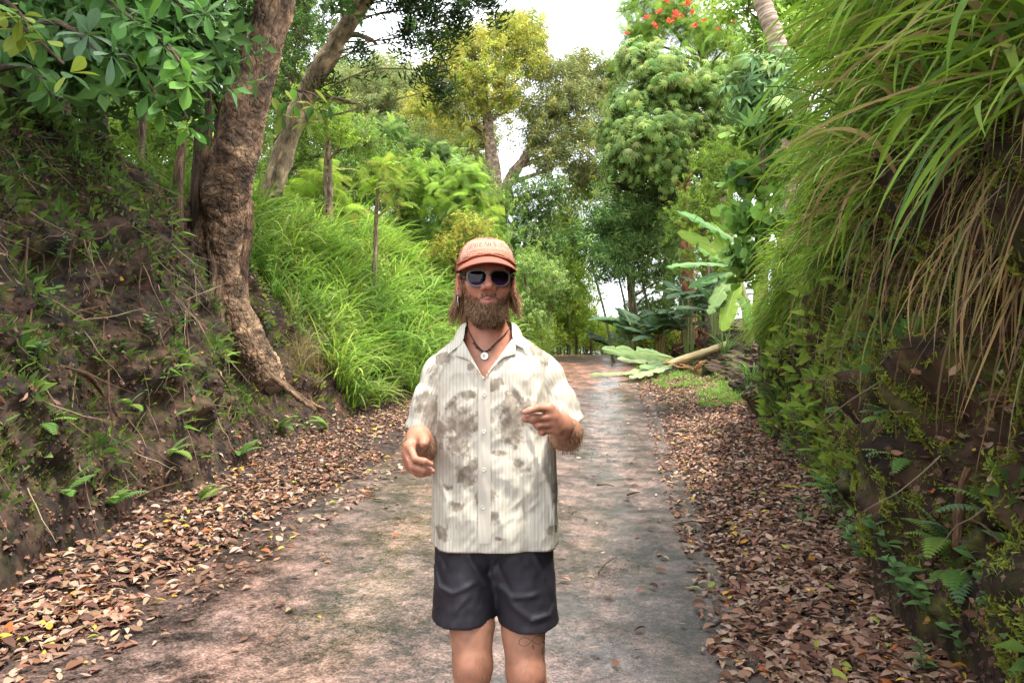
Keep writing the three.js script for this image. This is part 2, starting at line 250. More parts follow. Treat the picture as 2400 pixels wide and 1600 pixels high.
// ---------------------------------------------------------------- leaf sprays (drawn many times)
function sprayGeo(kind, seed) {
  const keep = RR; RR = rng(seed); const g = new Geo(), X = V3();
  const col = () => { const k = rnd(0.72, 1.25); return [k * rnd(0.9, 1.12), k, k * rnd(0.8, 1.1)]; };
  if (kind === 'broad') { for (let i = 0; i < 15; i++) { const t = i / 14, a = i * 2.4, b = V3(0.06 * Math.sin(t * 4), t * 0.42, 0.05 * t), d = V3(Math.cos(a), 0.35 + 0.6 * t + rnd(-0.3, 0.3), Math.sin(a)); leaf(g, b, d, V3(0, 1, 0).add(rv().multiplyScalar(0.5)), rnd(0.11, 0.19), rnd(0.055, 0.085), { segs: 2, droop: rnd(0.1, 0.5), col: col() }); } }
  if (kind === 'lance') { for (let i = 0; i < 22; i++) { const t = i / 21, a = i * 2.4, b = V3(0.05 * Math.sin(t * 5), t * 0.5, 0), d = V3(Math.cos(a), rnd(-0.9, 0.4), Math.sin(a)); leaf(g, b, d, rv(), rnd(0.12, 0.2), rnd(0.026, 0.042), { segs: 2, droop: 0.3, fold: 0.2, col: col() }); } }
  if (kind === 'small') { for (let i = 0; i < 26; i++) { const t = i / 25, a = i * 2.4, b = V3(0.09 * Math.sin(t * 5 + 1), t * 0.4, 0.06 * Math.cos(t * 4)), d = V3(Math.cos(a), rnd(-0.3, 0.9), Math.sin(a)); leaf(g, b, d, V3(0, 1, 0).add(rv().multiplyScalar(0.6)), rnd(0.06, 0.1), rnd(0.03, 0.05), { segs: 2, droop: 0.2, col: col() }); } }
  if (kind === 'pinnate') { for (let f = 0; f < 4; f++) { const a = f * 1.9 + rnd(0, 0.6), D = V3(Math.cos(a), rnd(0.2, 0.7), Math.sin(a)).normalize(), S = D.clone().cross(UPV).normalize(); const c = col();
    for (let i = 0; i < 13; i++) for (const s of [-1, 1]) { const t = (i + 1) / 14, b = D.clone().multiplyScalar(t * 0.5); b.y -= 0.22 * t * t; leaf(g, b, S.clone().multiplyScalar(s).addScaledVector(D, 0.45).add(V3(0, -0.15, 0)), UPV, 0.1 * Math.sin(0.5 + t * 2.2), 0.021, { segs: 1, fold: 0, droop: 0.1, w0: 0.7, w1: 0.3, col: c }); } } }
  if (kind === 'umbrella') { for (let f = 0; f < 3; f++) { const b0 = V3(rnd(-0.22, 0.22), rnd(0, 0.3), rnd(-0.22, 0.22)), n = 9, tilt = rv().multiplyScalar(0.35).add(UPV).normalize(), c = col(); for (let i = 0; i < n; i++) { const a = i / n * 6.283 + f, d = V3(Math.cos(a), 0.1, Math.sin(a)); d.addScaledVector(tilt, -d.dot(tilt) + 0.05); leaf(g, b0, d, tilt, rnd(0.2, 0.27), 0.07, { segs: 2, droop: 0.55, peak: 0.62, col: c }); } } }
  if (kind === 'heart') { for (let i = 0; i < 7; i++) { const b = V3(rnd(-0.16, 0.16), rnd(-0.2, 0.2), rnd(-0.05, 0.1)), d = V3(rnd(-0.7, 0.7), rnd(-1, 0.1), rnd(0.1, 0.9)); leaf(g, b, d, V3(rnd(-0.4, 0.4), rnd(0.2, 1), rnd(0.3, 1)), rnd(0.15, 0.24), rnd(0.14, 0.2), { segs: 3, peak: 0.3, droop: 0.2, fold: 0.2, w0: 0.5, pw: 0.6, col: col() }); } }
  if (kind === 'herb') { for (let i = 0; i < 11; i++) { const a = i * 2.4, t = i / 10, b = V3(0.02 * Math.cos(a), 0.02 + 0.09 * t, 0.02 * Math.sin(a)), d = V3(Math.cos(a), 0.35 + 0.5 * t, Math.sin(a)); leaf(g, b, d, UPV, rnd(0.06, 0.11) * (1.15 - 0.5 * t), rnd(0.03, 0.046), { segs: 2, droop: rnd(0.2, 0.7), col: col() }); } }
  if (kind === 'bamboograss') { for (let i = 0; i < 12; i++) { const a = i * 2.4, t = i / 11, b = V3(0.015 * Math.cos(a), 0.02 + 0.13 * t, 0.015 * Math.sin(a)), d = V3(Math.cos(a), 0.2 + 0.6 * t, Math.sin(a)); leaf(g, b, d, UPV, rnd(0.09, 0.15), rnd(0.016, 0.024), { segs: 3, droop: rnd(0.3, 0.9), peak: 0.3, col: col() }); } }
  if (kind === 'moss') { for (let i = 0; i < 26; i++) { const d = rv(); d.y = Math.abs(d.y) * 0.8 + 0.25; leaf(g, V3(rnd(-0.03, 0.03), 0, rnd(-0.03, 0.03)), d, rv(), rnd(0.012, 0.028), 0.007, { segs: 1, w0: 0.8, col: col() }); } }
  RR = keep; return g.build();
}
const spray = {}; ['broad', 'lance', 'small', 'pinnate', 'umbrella', 'heart', 'herb', 'bamboograss', 'moss'].forEach((k, i) => { spray[k] = sprayGeo(k, 100 + i * 7); });
const sprayMat = leafMat(WHITE, { vc: true }), glossMat = leafMat(WHITE, { vc: true, coat: 0.16, cr: 0.3, trans: 0.36 });

// one part made of very many copies: items = [{ p, y: direction of the copy's +Y, s, c: [r, g, b], roll }]
const _m = new THREE.Matrix4(), _q = new THREE.Quaternion(), _q2 = new THREE.Quaternion(), _s = V3(), _c = new THREE.Color();
function many(name, geo, mat, items, parent) {
  const im = shade(new THREE.InstancedMesh(geo, mat, items.length)); im.name = parent ? name : numbered(name);
  items.forEach((o, i) => {
    _q.setFromUnitVectors(UPV, o.y.clone().normalize()); _q.multiply(_q2.setFromAxisAngle(UPV, o.roll ?? 0));
    if (o.q) _q.copy(o.q);
    _s.set(o.s, o.s * (o.sy ?? 1), o.s); im.setMatrixAt(i, _m.compose(o.p, _q, _s)); im.setColorAt(i, _c.setRGB(...o.c));
  });
  im.userData.kind = 'stuff'; (parent ?? scene).add(im); return im;
}
const tint = (c, v = 0.25, h = 0.12) => { const k = 1 + rnd(-v, v); return [c[0] * k * (1 + rnd(-h, h)), c[1] * k, c[2] * k * (1 + rnd(-h, h))]; };
// sprays spread through the shell of an uneven clump
function clumpSprays(items, c, r, n, cols, o = {}) {
  const seed = rnd(0, 50), flat = o.flat ?? 0.8;
  for (let i = 0; i < n; i++) {
    const d = rv(); if (d.y < -0.25 && rnd() < 0.6) d.y *= -1;
    const bump = 0.76 + 0.46 * N3(d.x * 1.7 + seed, d.y * 1.7, d.z * 1.7) + 0.28 * N3(d.x * 4.2, d.y * 4.2 + seed, d.z * 4.2), k = r * bump * Math.pow(rnd(0.25, 1), 0.45);
    const p = V3(c.x + d.x * k, c.y + d.y * k * flat, c.z + d.z * k), y = d.clone().multiplyScalar(o.out ?? 0.8).add(V3(0, o.lift ?? 0.35, 0)).addScaledVector(rv(), o.mess ?? 0.55);
    items.push({ p, y, s: rnd(0.75, 1.3) * (o.size ?? 1), c: tint(rnd() < 0.72 ? cols[0] : pick(cols), o.vary ?? 0.28), roll: rnd(0, 6.28) });
  }
}
// a tree: trunk through points, a limb to every clump, twigs and leaf sprays in each
function tree(o) {
  RR = rng(o.seed);
  if (o.trunk && o.rooted !== false) { const b = o.trunk[0], y = landY(b.x, -b.z) - 0.15; o.trunk = o.trunk.filter((p, i) => i > 0 && p.y > y + 0.8); o.trunk.unshift(V3(b.x, y, b.z)); if (o.trunk.length < 2) o.trunk.push(V3(b.x, y + 1, b.z)); }
  o.clumps = o.clumps.map(([c, r]) => [c, r * (o.grow ?? 1.28)]);
  const t = thing(o.name, o.label, o.category ?? 'tree', o.trunk ? o.trunk[0].toArray() : o.clumps[0].slice(0, 1)[0].toArray(), 0, o.group), B = t.position.clone(), rel = (v) => v.clone().sub(B);
  let curve = null;
  if (o.trunk) {
    const g = new Geo(); curve = tube(g, o.trunk.map(rel), o.r ?? [0.2, 0.12], o.sides ?? 10, { steps: (o.trunk.length - 1) * 6, uvr: 1, ripple: (a, s, x, y, z, r) => r * 0.22 * N3(x * 5 / (r * 8 + 0.3), y * 1.5, z * 5 / (r * 8 + 0.3)) });
    part('trunk', g.build(), o.bark ?? bark.grey, t);
  }
  const items = [], twigs = new Geo();
  for (const [c0, r] of o.clumps) {
    const c = rel(c0); let from = V3(c.x, c.y - r * 2, c.z);
    if (curve) {
      let best = 1e9, bt = 0.5; for (let k = 4; k <= 20; k++) { const p = curve.getPoint(k / 20), dd = p.distanceTo(c) + Math.max(0, p.y - c.y + r * 0.6) * 3; if (dd < best) { best = dd; bt = k / 20; from = p; } }
      const mid = from.clone().lerp(c, 0.5); mid.y += 0.12 * from.distanceTo(c) * rnd(-0.6, 1); mid.x += rnd(-0.2, 0.2) * r; mid.z += rnd(-0.2, 0.2) * r;
      const g = new Geo(), R0 = (typeof o.r === 'object' ? lerp(o.r[0], o.r[o.r.length - 1], bt) : 0.1) * 0.55 * (o.limb ?? 1); tube(g, [from, mid, c], [R0, R0 * 0.7, R0 * 0.3], 6, { steps: 8, uvr: 0.6 }); part('limb', g.build(), o.bark ?? bark.grey, t);
    }
    if (o.twigs !== 0) for (let k = 0; k < (o.twigs ?? 7); k++) { const d = rv(); d.y = Math.abs(d.y) * 0.7 - 0.1; const e = c.clone().addScaledVector(d, r * rnd(0.6, 0.95)), m = c.clone().lerp(e, 0.5).addScaledVector(rv(), r * 0.14); tube(twigs, [c.clone().addScaledVector(rv(), r * 0.1), m, e], [0.012 * (o.tw ?? 1) + r * 0.014, 0.008 * (o.tw ?? 1), 0.004], 4, { steps: 5, cap: false }); }
    clumpSprays(items, c, r, Math.round((o.dens ?? 60) * (o.fine ? 2.7 : 1.2) * r * r), o.cols, o);
  }
  if (twigs.i.length) part('twigs', twigs.build(), o.bark ?? bark.grey, t).userData.kind = 'stuff';
  many('crown', spray[o.spray ?? 'broad'], o.mat ?? sprayMat, items, t);
  t.userData.sprays = undefined; delete t.userData.sprays;
  return t;
}
const C = (px, py, r, d) => [P(px, py, d), r * d / FOC];
// ---------------------------------------------------------------- trees beyond the bend
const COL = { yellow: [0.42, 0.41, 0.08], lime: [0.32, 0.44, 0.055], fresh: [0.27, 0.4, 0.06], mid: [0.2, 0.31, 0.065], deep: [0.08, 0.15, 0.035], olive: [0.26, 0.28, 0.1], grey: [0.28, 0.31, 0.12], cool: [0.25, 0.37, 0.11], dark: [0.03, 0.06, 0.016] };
const far = 'trees beyond the bend';
tree({ seed: 1, name: 'tall_tree', label: 'tall forked tree with yellow green crown against the sky, above the man', group: far, spray: 'lance', cols: [COL.yellow, COL.lime, COL.olive], bark: bark.grey, r: [0.34, 0.26, 0.18], dens: 150, size: 1.05,
  trunk: [P(1170, 560, 30), P(1163, 440, 30), P(1150, 350, 30), P(1140, 260, 30)],
  clumps: [C(1180, 105, 62, 30), C(1232, 78, 42, 30.5), C(1112, 140, 60, 29.5), C(1055, 195, 58, 30), C(1135, 215, 62, 29.5), C(1222, 175, 44, 30), C(1190, 262, 46, 30.5), C(1085, 285, 58, 30), C(1010, 262, 50, 30), C(1248, 128, 34, 30), C(1060, 120, 40, 31)] });
tree({ seed: 2, name: 'spreading_tree', label: 'olive crowned tree with limbs leaning away to the gap, right of the tall forked tree', group: far, spray: 'lance', cols: [COL.olive, COL.yellow, COL.grey], bark: bark.grey, r: [0.3, 0.22, 0.14], dens: 150, size: 1.0,
  trunk: [P(1172, 570, 31), P(1182, 450, 31), P(1232, 368, 31), P(1290, 300, 31)],
  clumps: [C(1305, 195, 52, 31), C(1372, 168, 42, 31.5), C(1342, 255, 58, 31), C(1402, 240, 48, 32), C(1280, 290, 52, 31), C(1350, 345, 56, 31), C(1418, 325, 46, 32), C(1290, 395, 48, 31), C(1252, 335, 36, 31), C(1392, 425, 46, 32)] });
for (const [k, px, d, cl, txt] of [[3, 868, 34, [[830, 215, 58], [885, 262, 60], [905, 180, 48], [850, 330, 58], [800, 280, 50]], 'grey green thicket tree nearest the pale leaning trunk'], [4, 965, 35, [[960, 225, 62], [1002, 310, 62], [940, 325, 58], [1025, 375, 52], [900, 370, 50]], 'grey green thicket tree with many thin grey stems, left of the tall forked tree'], [5, 1080, 34, [[1075, 350, 56], [1110, 410, 52], [1050, 420, 50], [1130, 340, 46]], 'low grey green thicket tree at the foot of the tall forked tree']])
  tree({ seed: k, name: 'thicket_tree', label: txt, group: far, spray: 'lance', cols: [COL.grey, COL.olive, COL.cool], bark: bark.grey, r: [0.18, 0.12, 0.07], dens: 110, size: 1.0, twigs: 16, tw: 1.8, trunk: [P(px, 640, d), P(px - 6, 470, d), P(px + 6, 330, d)], clumps: cl.map((c) => C(...c, d + rnd(-1, 1))) });
tree({ seed: 6, name: 'umbrella_tree', label: 'pale green umbrella leaved tree with rust coloured trunk, behind the banana plant', group: far, spray: 'umbrella', cols: [COL.cool, [0.24, 0.36, 0.11], COL.grey], bark: bark.rust, r: [0.26, 0.22, 0.14], dens: 105, size: 0.78,
  trunk: [P(1615, 830, 26), P(1612, 640, 26), P(1606, 470, 26), P(1612, 330, 26)],
  clumps: [C(1482, 262, 62, 26), C(1560, 200, 76, 25.5), C(1640, 232, 66, 26), C(1525, 330, 74, 25), C(1602, 310, 66, 26), C(1680, 318, 48, 26), C(1470, 380, 56, 26), C(1556, 395, 56, 25.5), C(1500, 150, 54, 26), C(1440, 320, 44, 26.5)] });
tree({ seed: 7, name: 'shadowy_tree', label: 'dark leaved tree under the pale umbrella crown with dry twigs', group: far, spray: 'broad', cols: [COL.deep, COL.mid, COL.grey], bark: bark.dark, r: [0.2, 0.16, 0.1], dens: 60, twigs: 14, tw: 2,
  trunk: [P(1660, 700, 27), P(1655, 520, 27), P(1662, 390, 27)], clumps: [C(1500, 420, 54, 27), C(1580, 440, 50, 27.5), C(1640, 395, 48, 27), C(1460, 440, 44, 27), C(1540, 480, 50, 27), C(1690, 420, 44, 28)] });
const tulip = tree({ seed: 8, name: 'flowering_tree', label: 'bright green tree dotted with orange red flowers against the white sky', group: far, spray: 'pinnate', cols: [COL.fresh, COL.mid, COL.lime], bark: bark.grey, r: [0.35, 0.25, 0.14], dens: 62, size: 1.15,
  trunk: [P(1700, 760, 31), P(1690, 400, 31), P(1650, 150, 31)],
  clumps: [C(1560, 50, 74, 31), C(1635, 88, 66, 31), C(1500, 95, 52, 31.5), C(1705, 110, 66, 30), C(1450, 175, 48, 32), C(1610, -40, 80, 31), C(1480, 20, 34, 32), C(1700, 190, 56, 30), C(1530, -30, 60, 31.5), C(1420, 235, 40, 32)] });
{ // red flower heads on the tulip tree
  const g = new Geo(); RR = rng(81); for (let i = 0; i < 14; i++) { const d = rv(); d.y = Math.abs(d.y); leaf(g, V3(0, 0, 0), d, rv(), 0.16, 0.08, { segs: 2, droop: 0.3 }); }
  const fg = g.build(), fm = leafMat([0.75, 0.14, 0.08], { trans: 0.3 }), pts = [[1590, 36], [1581, 42], [1570, 52], [1611, 10], [1546, 28], [1520, 40], [1512, 42], [1535, 60], [1625, 30], [1672, 24], [1628, 62], [1720, 58], [1712, 100], [1560, 2], [1582, 30], [1600, 40], [1745, 148], [1700, 380], [1722, 402], [1470, 78], [1650, 50], [1684, 70]];
  for (const [px, py] of pts) { const f = part('flower', fg, fm, tulip); f.position.copy(P(px, py, 28.6 + rnd(-0.3, 0.3)).sub(tulip.position)); f.scale.setScalar(rnd(0.6, 1.4)); f.rotation.set(rnd(-0.5, 0.5), rnd(0, 6), rnd(-0.5, 0.5)); }
}
tree({ seed: 9, name: 'lush_tree', label: 'lush bright green tree behind the leaning palm trunk at the top', group: far, spray: 'broad', cols: [COL.fresh, COL.lime, COL.mid], bark: bark.grey, r: [0.3, 0.22, 0.14], dens: 55, size: 1.2,
  trunk: [P(1850, 700, 22), P(1840, 300, 22), P(1830, 60, 22)], clumps: [C(1760, 30, 76, 22), C(1850, 50, 90, 22), C(1930, -10, 100, 21.5), C(1790, 140, 64, 22), C(1870, 160, 80, 21), C(1960, 110, 90, 20), C(2100, -30, 120, 19), C(1720, -40, 70, 23)] });
for (const [k, sp, cols, dens, d, cl, name, txt, trunk] of [
  [10, 'small', [COL.fresh, COL.lime, COL.mid], 70, 24, [[1660, 400, 46], [1705, 370, 52], [1640, 480, 48], [1690, 455, 52], [1730, 440, 44], [1650, 540, 40], [1600, 520, 40]], 'leafy_shrub', 'fresh green shrub above the banana plant', null],
  [11, 'small', [COL.cool, COL.mid, COL.deep], 90, 28, [[1450, 478, 54], [1505, 530, 56], [1540, 470, 50], [1440, 560, 46], [1520, 595, 54], [1580, 570, 48], [1475, 640, 44], [1560, 650, 48], [1420, 520, 40]], 'slender_tree', 'dark green tree with slender stems beside the bright sky gap', [[1485, 830], [1478, 700], [1462, 560]]],
  [12, 'small', [COL.lime, COL.yellow, COL.fresh], 90, 33, [[1372, 465, 56], [1330, 520, 42], [1405, 430, 44], [1355, 420, 40], [1310, 480, 36]], 'lime_tree', 'small lime green tree hanging over the bright sky gap', [[1290, 700], [1300, 600], [1330, 500]]],
  [13, 'small', [COL.deep, COL.mid, COL.cool], 95, 27, [[1230, 470, 54], [1262, 525, 48], [1215, 555, 56], [1272, 600, 46], [1200, 620, 50], [1180, 500, 46], [1290, 450, 36], [1250, 650, 50]], 'dense_tree', 'dense dark green tree standing behind the red cap', [[1235, 830], [1232, 700], [1230, 560]]],
  [14, 'small', [COL.cool, COL.mid, COL.fresh], 95, 24, [[1230, 640, 42], [1262, 690, 44], [1215, 720, 40], [1290, 660, 36], [1245, 760, 40]], 'leafy_shrub', 'blue green shrub by the road behind the man, near the bamboo', null],
  [15, 'pinnate', [COL.fresh, COL.cool, COL.lime], 62, 20, [[1040, 470, 58], [1095, 515, 56], [1000, 420, 52], [1085, 425, 50], [1130, 560, 46], [1050, 545, 40], [1120, 470, 42]], 'feathery_shrub', 'feathery bright green shrub just left of the red cap', [[1070, 640], [1066, 560], [1060, 470]]],
  [16, 'small', [COL.mid, COL.cool, COL.fresh], 90, 21, [[940, 410, 48], [890, 460, 52], [985, 480, 46], [930, 500, 46], [870, 380, 48], [830, 440, 46]], 'leafy_shrub', 'mid green shrub behind the yellow green sapling', null],
  [17, 'small', [COL.mid, COL.olive, COL.fresh], 80, 20, [[650, 330, 60], [720, 300, 64], [785, 350, 58], [700, 420, 60], [625, 420, 50], [800, 430, 54], [850, 340, 48], [760, 490, 56], [680, 500, 50]], 'leafy_shrub', 'olive green shrub on the slope above the bright grass, right of the thick trunk', null],
  [18, 'pinnate', [COL.deep, COL.mid, COL.fresh], 60, 22, [[980, 370, 48], [1040, 380, 46], [905, 320, 46], [950, 450, 44], [1010, 550, 46], [960, 560, 42]], 'feathery_shrub', 'darker feathery shrub under the grey thicket', null],
  [19, 'small', [COL.yellow, COL.lime, COL.fresh], 85, 19, [[1075, 575, 40], [1110, 545, 34], [1045, 600, 36], [1125, 585, 30]], 'leafy_shrub', 'yellow green shrub beside the cap above the tall grass', null],
  [20, 'small', [COL.fresh, COL.lime, COL.mid], 60, 17, [[765, 260, 50], [790, 300, 42], [740, 220, 44], [800, 330, 34]], 'leafy_tree', 'glossy green young tree between the thick trunk and the thicket', [[770, 560], [768, 420], [765, 280]]],
  [21, 'small', [COL.deep, COL.mid, COL.fresh], 60, 19, [[640, 130, 60], [700, 80, 64], [690, 180, 56], [640, 230, 50], [760, 120, 50], [720, 10, 70], [800, 20, 60]], 'leafy_tree', 'dark green tree behind the pale leaning trunk', [[660, 560], [668, 330], [690, 130]]],
  [22, 'small', [COL.fresh, COL.mid, COL.lime], 80, 23, [[760, 560, 50], [820, 520, 56], [880, 560, 50], [930, 590, 46], [700, 560, 50], [980, 600, 44], [650, 520, 50], [1030, 620, 44], [1080, 650, 44], [860, 620, 44], [940, 650, 40]], 'leafy_shrub', 'fresh green shrub rising behind the top edge of the left grass', null],
  [23, 'small', [COL.mid, COL.deep, COL.olive], 80, 25, [[820, 420, 60], [900, 400, 60], [860, 480, 60], [760, 400, 60], [960, 520, 56], [1020, 560, 50], [700, 400, 60], [980, 440, 60], [1060, 480, 60], [1110, 430, 50], [830, 340, 60], [740, 330, 60], [920, 330, 50], [1040, 400, 50]], 'leafy_shrub', 'dull green shrub deep in the slope behind the sapling', null],
  [24, 'small', [COL.mid, COL.fresh, COL.deep], 60, 26, [[1130, 600, 56], [1080, 640, 50], [1160, 660, 50], [1100, 560, 50], [1190, 570, 46], [1220, 680, 50], [1270, 720, 46], [1180, 720, 50], [1240, 620, 46], [1300, 640, 40], [1170, 500, 50], [1310, 700, 40]], 'leafy_shrub', 'green shrub filling the hollow left of the dense dark tree', null],
  [25, 'small', [COL.olive, COL.mid, COL.grey], 75, 28, [[640, 480, 70], [720, 440, 70], [600, 400, 70], [680, 360, 70], [560, 460, 60]], 'leafy_shrub', 'olive shrub glimpsed right behind the thick leaning trunk', null],
  [26, 'pinnate', [COL.lime, COL.fresh, COL.yellow], 62, 18, [[690, 480, 46], [750, 440, 46], [640, 500, 40], [800, 500, 40]], 'feathery_shrub', 'feathery yellow green shrub at the top of the left grass', null],
  [27, 'small', [COL.cool, COL.mid, COL.fresh], 80, 30, [[1480, 600, 60], [1540, 680, 60], [1600, 600, 60], [1560, 740, 50], [1640, 680, 60], [1500, 740, 46], [1540, 560, 60], [1660, 760, 50], [1620, 520, 60], [1690, 600, 50], [1500, 800, 36], [1600, 800, 44]], 'leafy_shrub', 'dark green shrub behind the broad dark leaves', null],
  [28, 'small', [COL.fresh, COL.mid, COL.lime], 60, 25, [[1680, 560, 56], [1720, 640, 56], [1640, 620, 46], [1700, 720, 50]], 'leafy_shrub', 'green shrub directly behind the banana leaves', null],
]) tree({ seed: k, name, label: txt, category: /shrub/.test(name) ? 'shrub' : 'tree', group: far, spray: sp, cols, dens, size: 0.82, fine: true, bark: bark.grey, r: [0.14, 0.1, 0.06], trunk: trunk ? trunk.map(([x, y]) => P(x, y, d)) : [P(cl[0][0], cl[0][1] + 150, d), P(cl[0][0] + 5, cl[0][1] + 20, d)], clumps: cl.map((c) => { const e = C(...c, d + (c[0] * 7 + c[1] * 3) % 5 * 0.25 - 0.5); return e; }) });
// far screen behind everything on the left and right, seen through the gaps
for (const [k, px, py, r, d, txt] of [[30, 420, 250, 170, 40, 'distant dull green tree glimpsed between the stems on the bank'], [31, 700, 180, 190, 44, 'distant green tree behind the pale leaning trunk, half hidden'], [32, 960, 330, 150, 46, 'distant green tree filling the gap behind the thicket'], [33, 1560, 470, 150, 42, 'distant green tree glimpsed behind the umbrella tree'], [34, 1780, 330, 170, 40, 'distant green tree behind the vine covered slope'], [35, 120, 200, 180, 34, 'distant dull green tree behind the big leaved tree']])
  tree({ seed: k, name: 'distant_tree', label: txt, group: far, spray: 'small', cols: px < 800 ? [COL.deep, COL.mid, COL.olive] : [COL.fresh, COL.mid, COL.olive], dens: 60, size: 1.7, twigs: 5, tw: 2, bark: bark.dark, r: [0.4, 0.3, 0.2], trunk: [P(px, 800, d), P(px + 10, py + 100, d), P(px, py, d)], clumps: [0, 1, 2, 3, 4, 5].map((i) => C(px + Math.cos(i * 2.1) * r * 0.62, py + Math.sin(i * 2.1 + 0.5) * r * 0.6, r * 0.5, d + Math.sin(i * 3) * 1.5)) });

// ---------------------------------------------------------------- bamboo and slender poles by the gap
RR = rng(50);
{
  const spots = []; for (let i = 0; i < 16; i++) spots.push([1240 + i * 8.2 + rnd(-3, 3), rnd(33, 37), rnd(0.035, 0.055), rnd(3.6, 6)]);
  const bm = new THREE.MeshStandardMaterial({ color: new THREE.Color().setRGB(0.2, 0.24, 0.1), roughness: 0.45 });
  spots.forEach(([px, d, r, h], i) => {
    const b = P(px, 800, d), y0 = gy(d) - 0.1, t = thing('bamboo', `thin grey green bamboo pole, ${['first', 'second', 'third', 'fourth', 'fifth', 'sixth', 'seventh', 'eighth', 'ninth', 'tenth', 'eleventh', 'twelfth', 'thirteenth', 'fourteenth', 'fifteenth', 'sixteenth'][i]} from the man in the grove by the road`, 'bamboo', [b.x, y0, -d], 0, 'bamboo grove by the road');
    const g = new Geo(), lean = rnd(-0.25, 0.25); tube(g, [V3(0, 0, 0), V3(lean * 0.3, h * 0.5, 0), V3(lean, h, 0)], [r, r * 0.9, r * 0.5], 6, { steps: 24, ripple: (a, s) => (s % 0.42 < 0.03 ? 0.008 : 0) }); part('culm', g.build(), bm, t);
    const items = []; for (let k = 0; k < 3; k++) clumpSprays(items, V3(lean * (0.5 + k * 0.25) + rnd(-0.3, 0.3), h * (0.45 + 0.25 * k), rnd(-0.3, 0.3)), rnd(0.5, 0.85), 46, [COL.lime, COL.yellow, COL.fresh], { size: 1.1, lift: -0.1 });
    many('foliage', spray.lance, sprayMat, items, t);
  });
  for (const [px, top, d, txt] of [[1400, 600, 25, 'slender dark pole stem nearest the bright sky gap'], [1447, 560, 26, 'slender leaning pole stem crossing the bright sky gap'], [1470, 540, 27, 'slender dark pole stem right of the sky gap'], [1500, 560, 28, 'slender dark pole stem before the broad dark leaves']]) {
    const b = P(px + 40, 800, d), y0 = gy(d) - 0.1, t = thing('pole_tree', txt, 'tree', [b.x, y0, -d], 0, 'slender stems by the sky gap'), e = P(px - 20, top, d).sub(t.position), g = new Geo();
    tube(g, [V3(0, 0, 0), V3(e.x * 0.4, e.y * 0.5, 0), e], [0.05, 0.045, 0.03], 6, { steps: 16 }); part('stem', g.build(), bark.green, t);
    const items = []; for (let k = 0; k < 4; k++) clumpSprays(items, e.clone().multiplyScalar(0.8 + 0.1 * k).add(V3(rnd(-0.6, 0.6), 0, rnd(-0.4, 0.4))), 0.55, 34, [COL.deep, COL.mid, COL.cool], { size: 1.1 });
    many('foliage', spray.lance, sprayMat, items, t);
  }
}
for (const [k, px, py, d, txt] of [[70, 1290, 800, 42, 'far green thicket behind the bamboo poles'], [71, 1375, 806, 44, 'far green thicket low at the end of the road'], [72, 1450, 800, 43, 'far green thicket behind the slender poles'], [73, 1540, 790, 40, 'far green thicket behind the broad dark leaves, low down'], [74, 1210, 790, 40, 'far green thicket hidden behind the man'], [75, 1640, 780, 38, 'far green thicket beneath the umbrella tree']])
  tree({ seed: k, name: 'far_thicket', label: txt, category: 'shrub', group: 'thickets past the end of the road', spray: 'small', cols: [COL.fresh, COL.lime, COL.mid], dens: 100, size: 1.2, bark: bark.dark, r: [0.1, 0.06], trunk: [P(px, 850, d), P(px, py, d)], clumps: [C(px, py, 44, d), C(px - 40, py + 6, 38, d + 0.6), C(px + 40, py + 4, 38, d - 0.5), C(px + 14, py - 30, 30, d)] });
// low bright bushes where the road drops away
for (const [k, px, py, r, d, txt] of [[60, 1330, 770, 44, 34, 'low bright green bush left of the slender poles at the road end'], [61, 1385, 780, 40, 33, 'low bright green bush between two slender poles at the road end'], [62, 1270, 790, 40, 32, 'low green bush under the bamboo poles'], [64, 1480, 790, 40, 31, 'low green bush right of the slender poles'], [65, 1225, 780, 46, 29, 'low green bush at the road edge behind the shirt shoulder'], [66, 1350, 735, 40, 37, 'lime green bush under the left side of the sky gap'], [67, 1540, 790, 44, 27, 'low dark bush behind the red flower spikes'], [63, 1430, 775, 36, 36, 'low pale green bush below the sky gap']])
  tree({ seed: k, name: 'low_bush', label: txt, category: 'shrub', group: 'bushes at the end of the road', spray: 'small', cols: [COL.lime, COL.fresh, COL.yellow], dens: 130, size: 0.9, bark: bark.grey, r: [0.06, 0.04], trunk: [P(px, 835, d), P(px, py, d)], clumps: [C(px, py, r, d), C(px - 26, py + 14, r * 0.75, d), C(px + 26, py + 10, r * 0.75, d + 0.4)] });
// ---------------------------------------------------------------- left side: the leaning trunk, its roots and neighbours
const barkRipple = (amp) => (a, s, x, y, z, r) => { const f = 9, n = Math.abs(N3(x * f, y * f * 0.55, z * f)), m = N3(x * 22, y * 14, z * 22), l = N3(x * 1.6, y * 1.1, z * 1.6); return amp * (Math.min(0.35, n) * 2.2 - 0.5) + amp * 0.45 * m + r * 0.16 * l; };
const barkTint = (a, s, x, y, z) => { const n = fbm(x * 2.2, y * 1.4, z * 2.2, 3), k = 1.05 + 0.5 * fbm(x * 9, y * 7, z * 9, 2), l = ss(0.05, 0.4, n), m = ss(0.1, 0.45, fbm(x * 3 + 9, y * 2, z * 3, 3)); let c = [lerp(0.5, 0.8, l), lerp(0.37, 0.62, l), lerp(0.27, 0.45, l)]; c = c.map((q, i) => lerp(q, [0.2, 0.15, 0.115][i], m * 0.85) * k); return c; };
const bigBark = new THREE.MeshStandardMaterial({ vertexColors: true, map: barkMap, bumpMap: barkBump, bumpScale: 0.06, roughness: 0.92 });
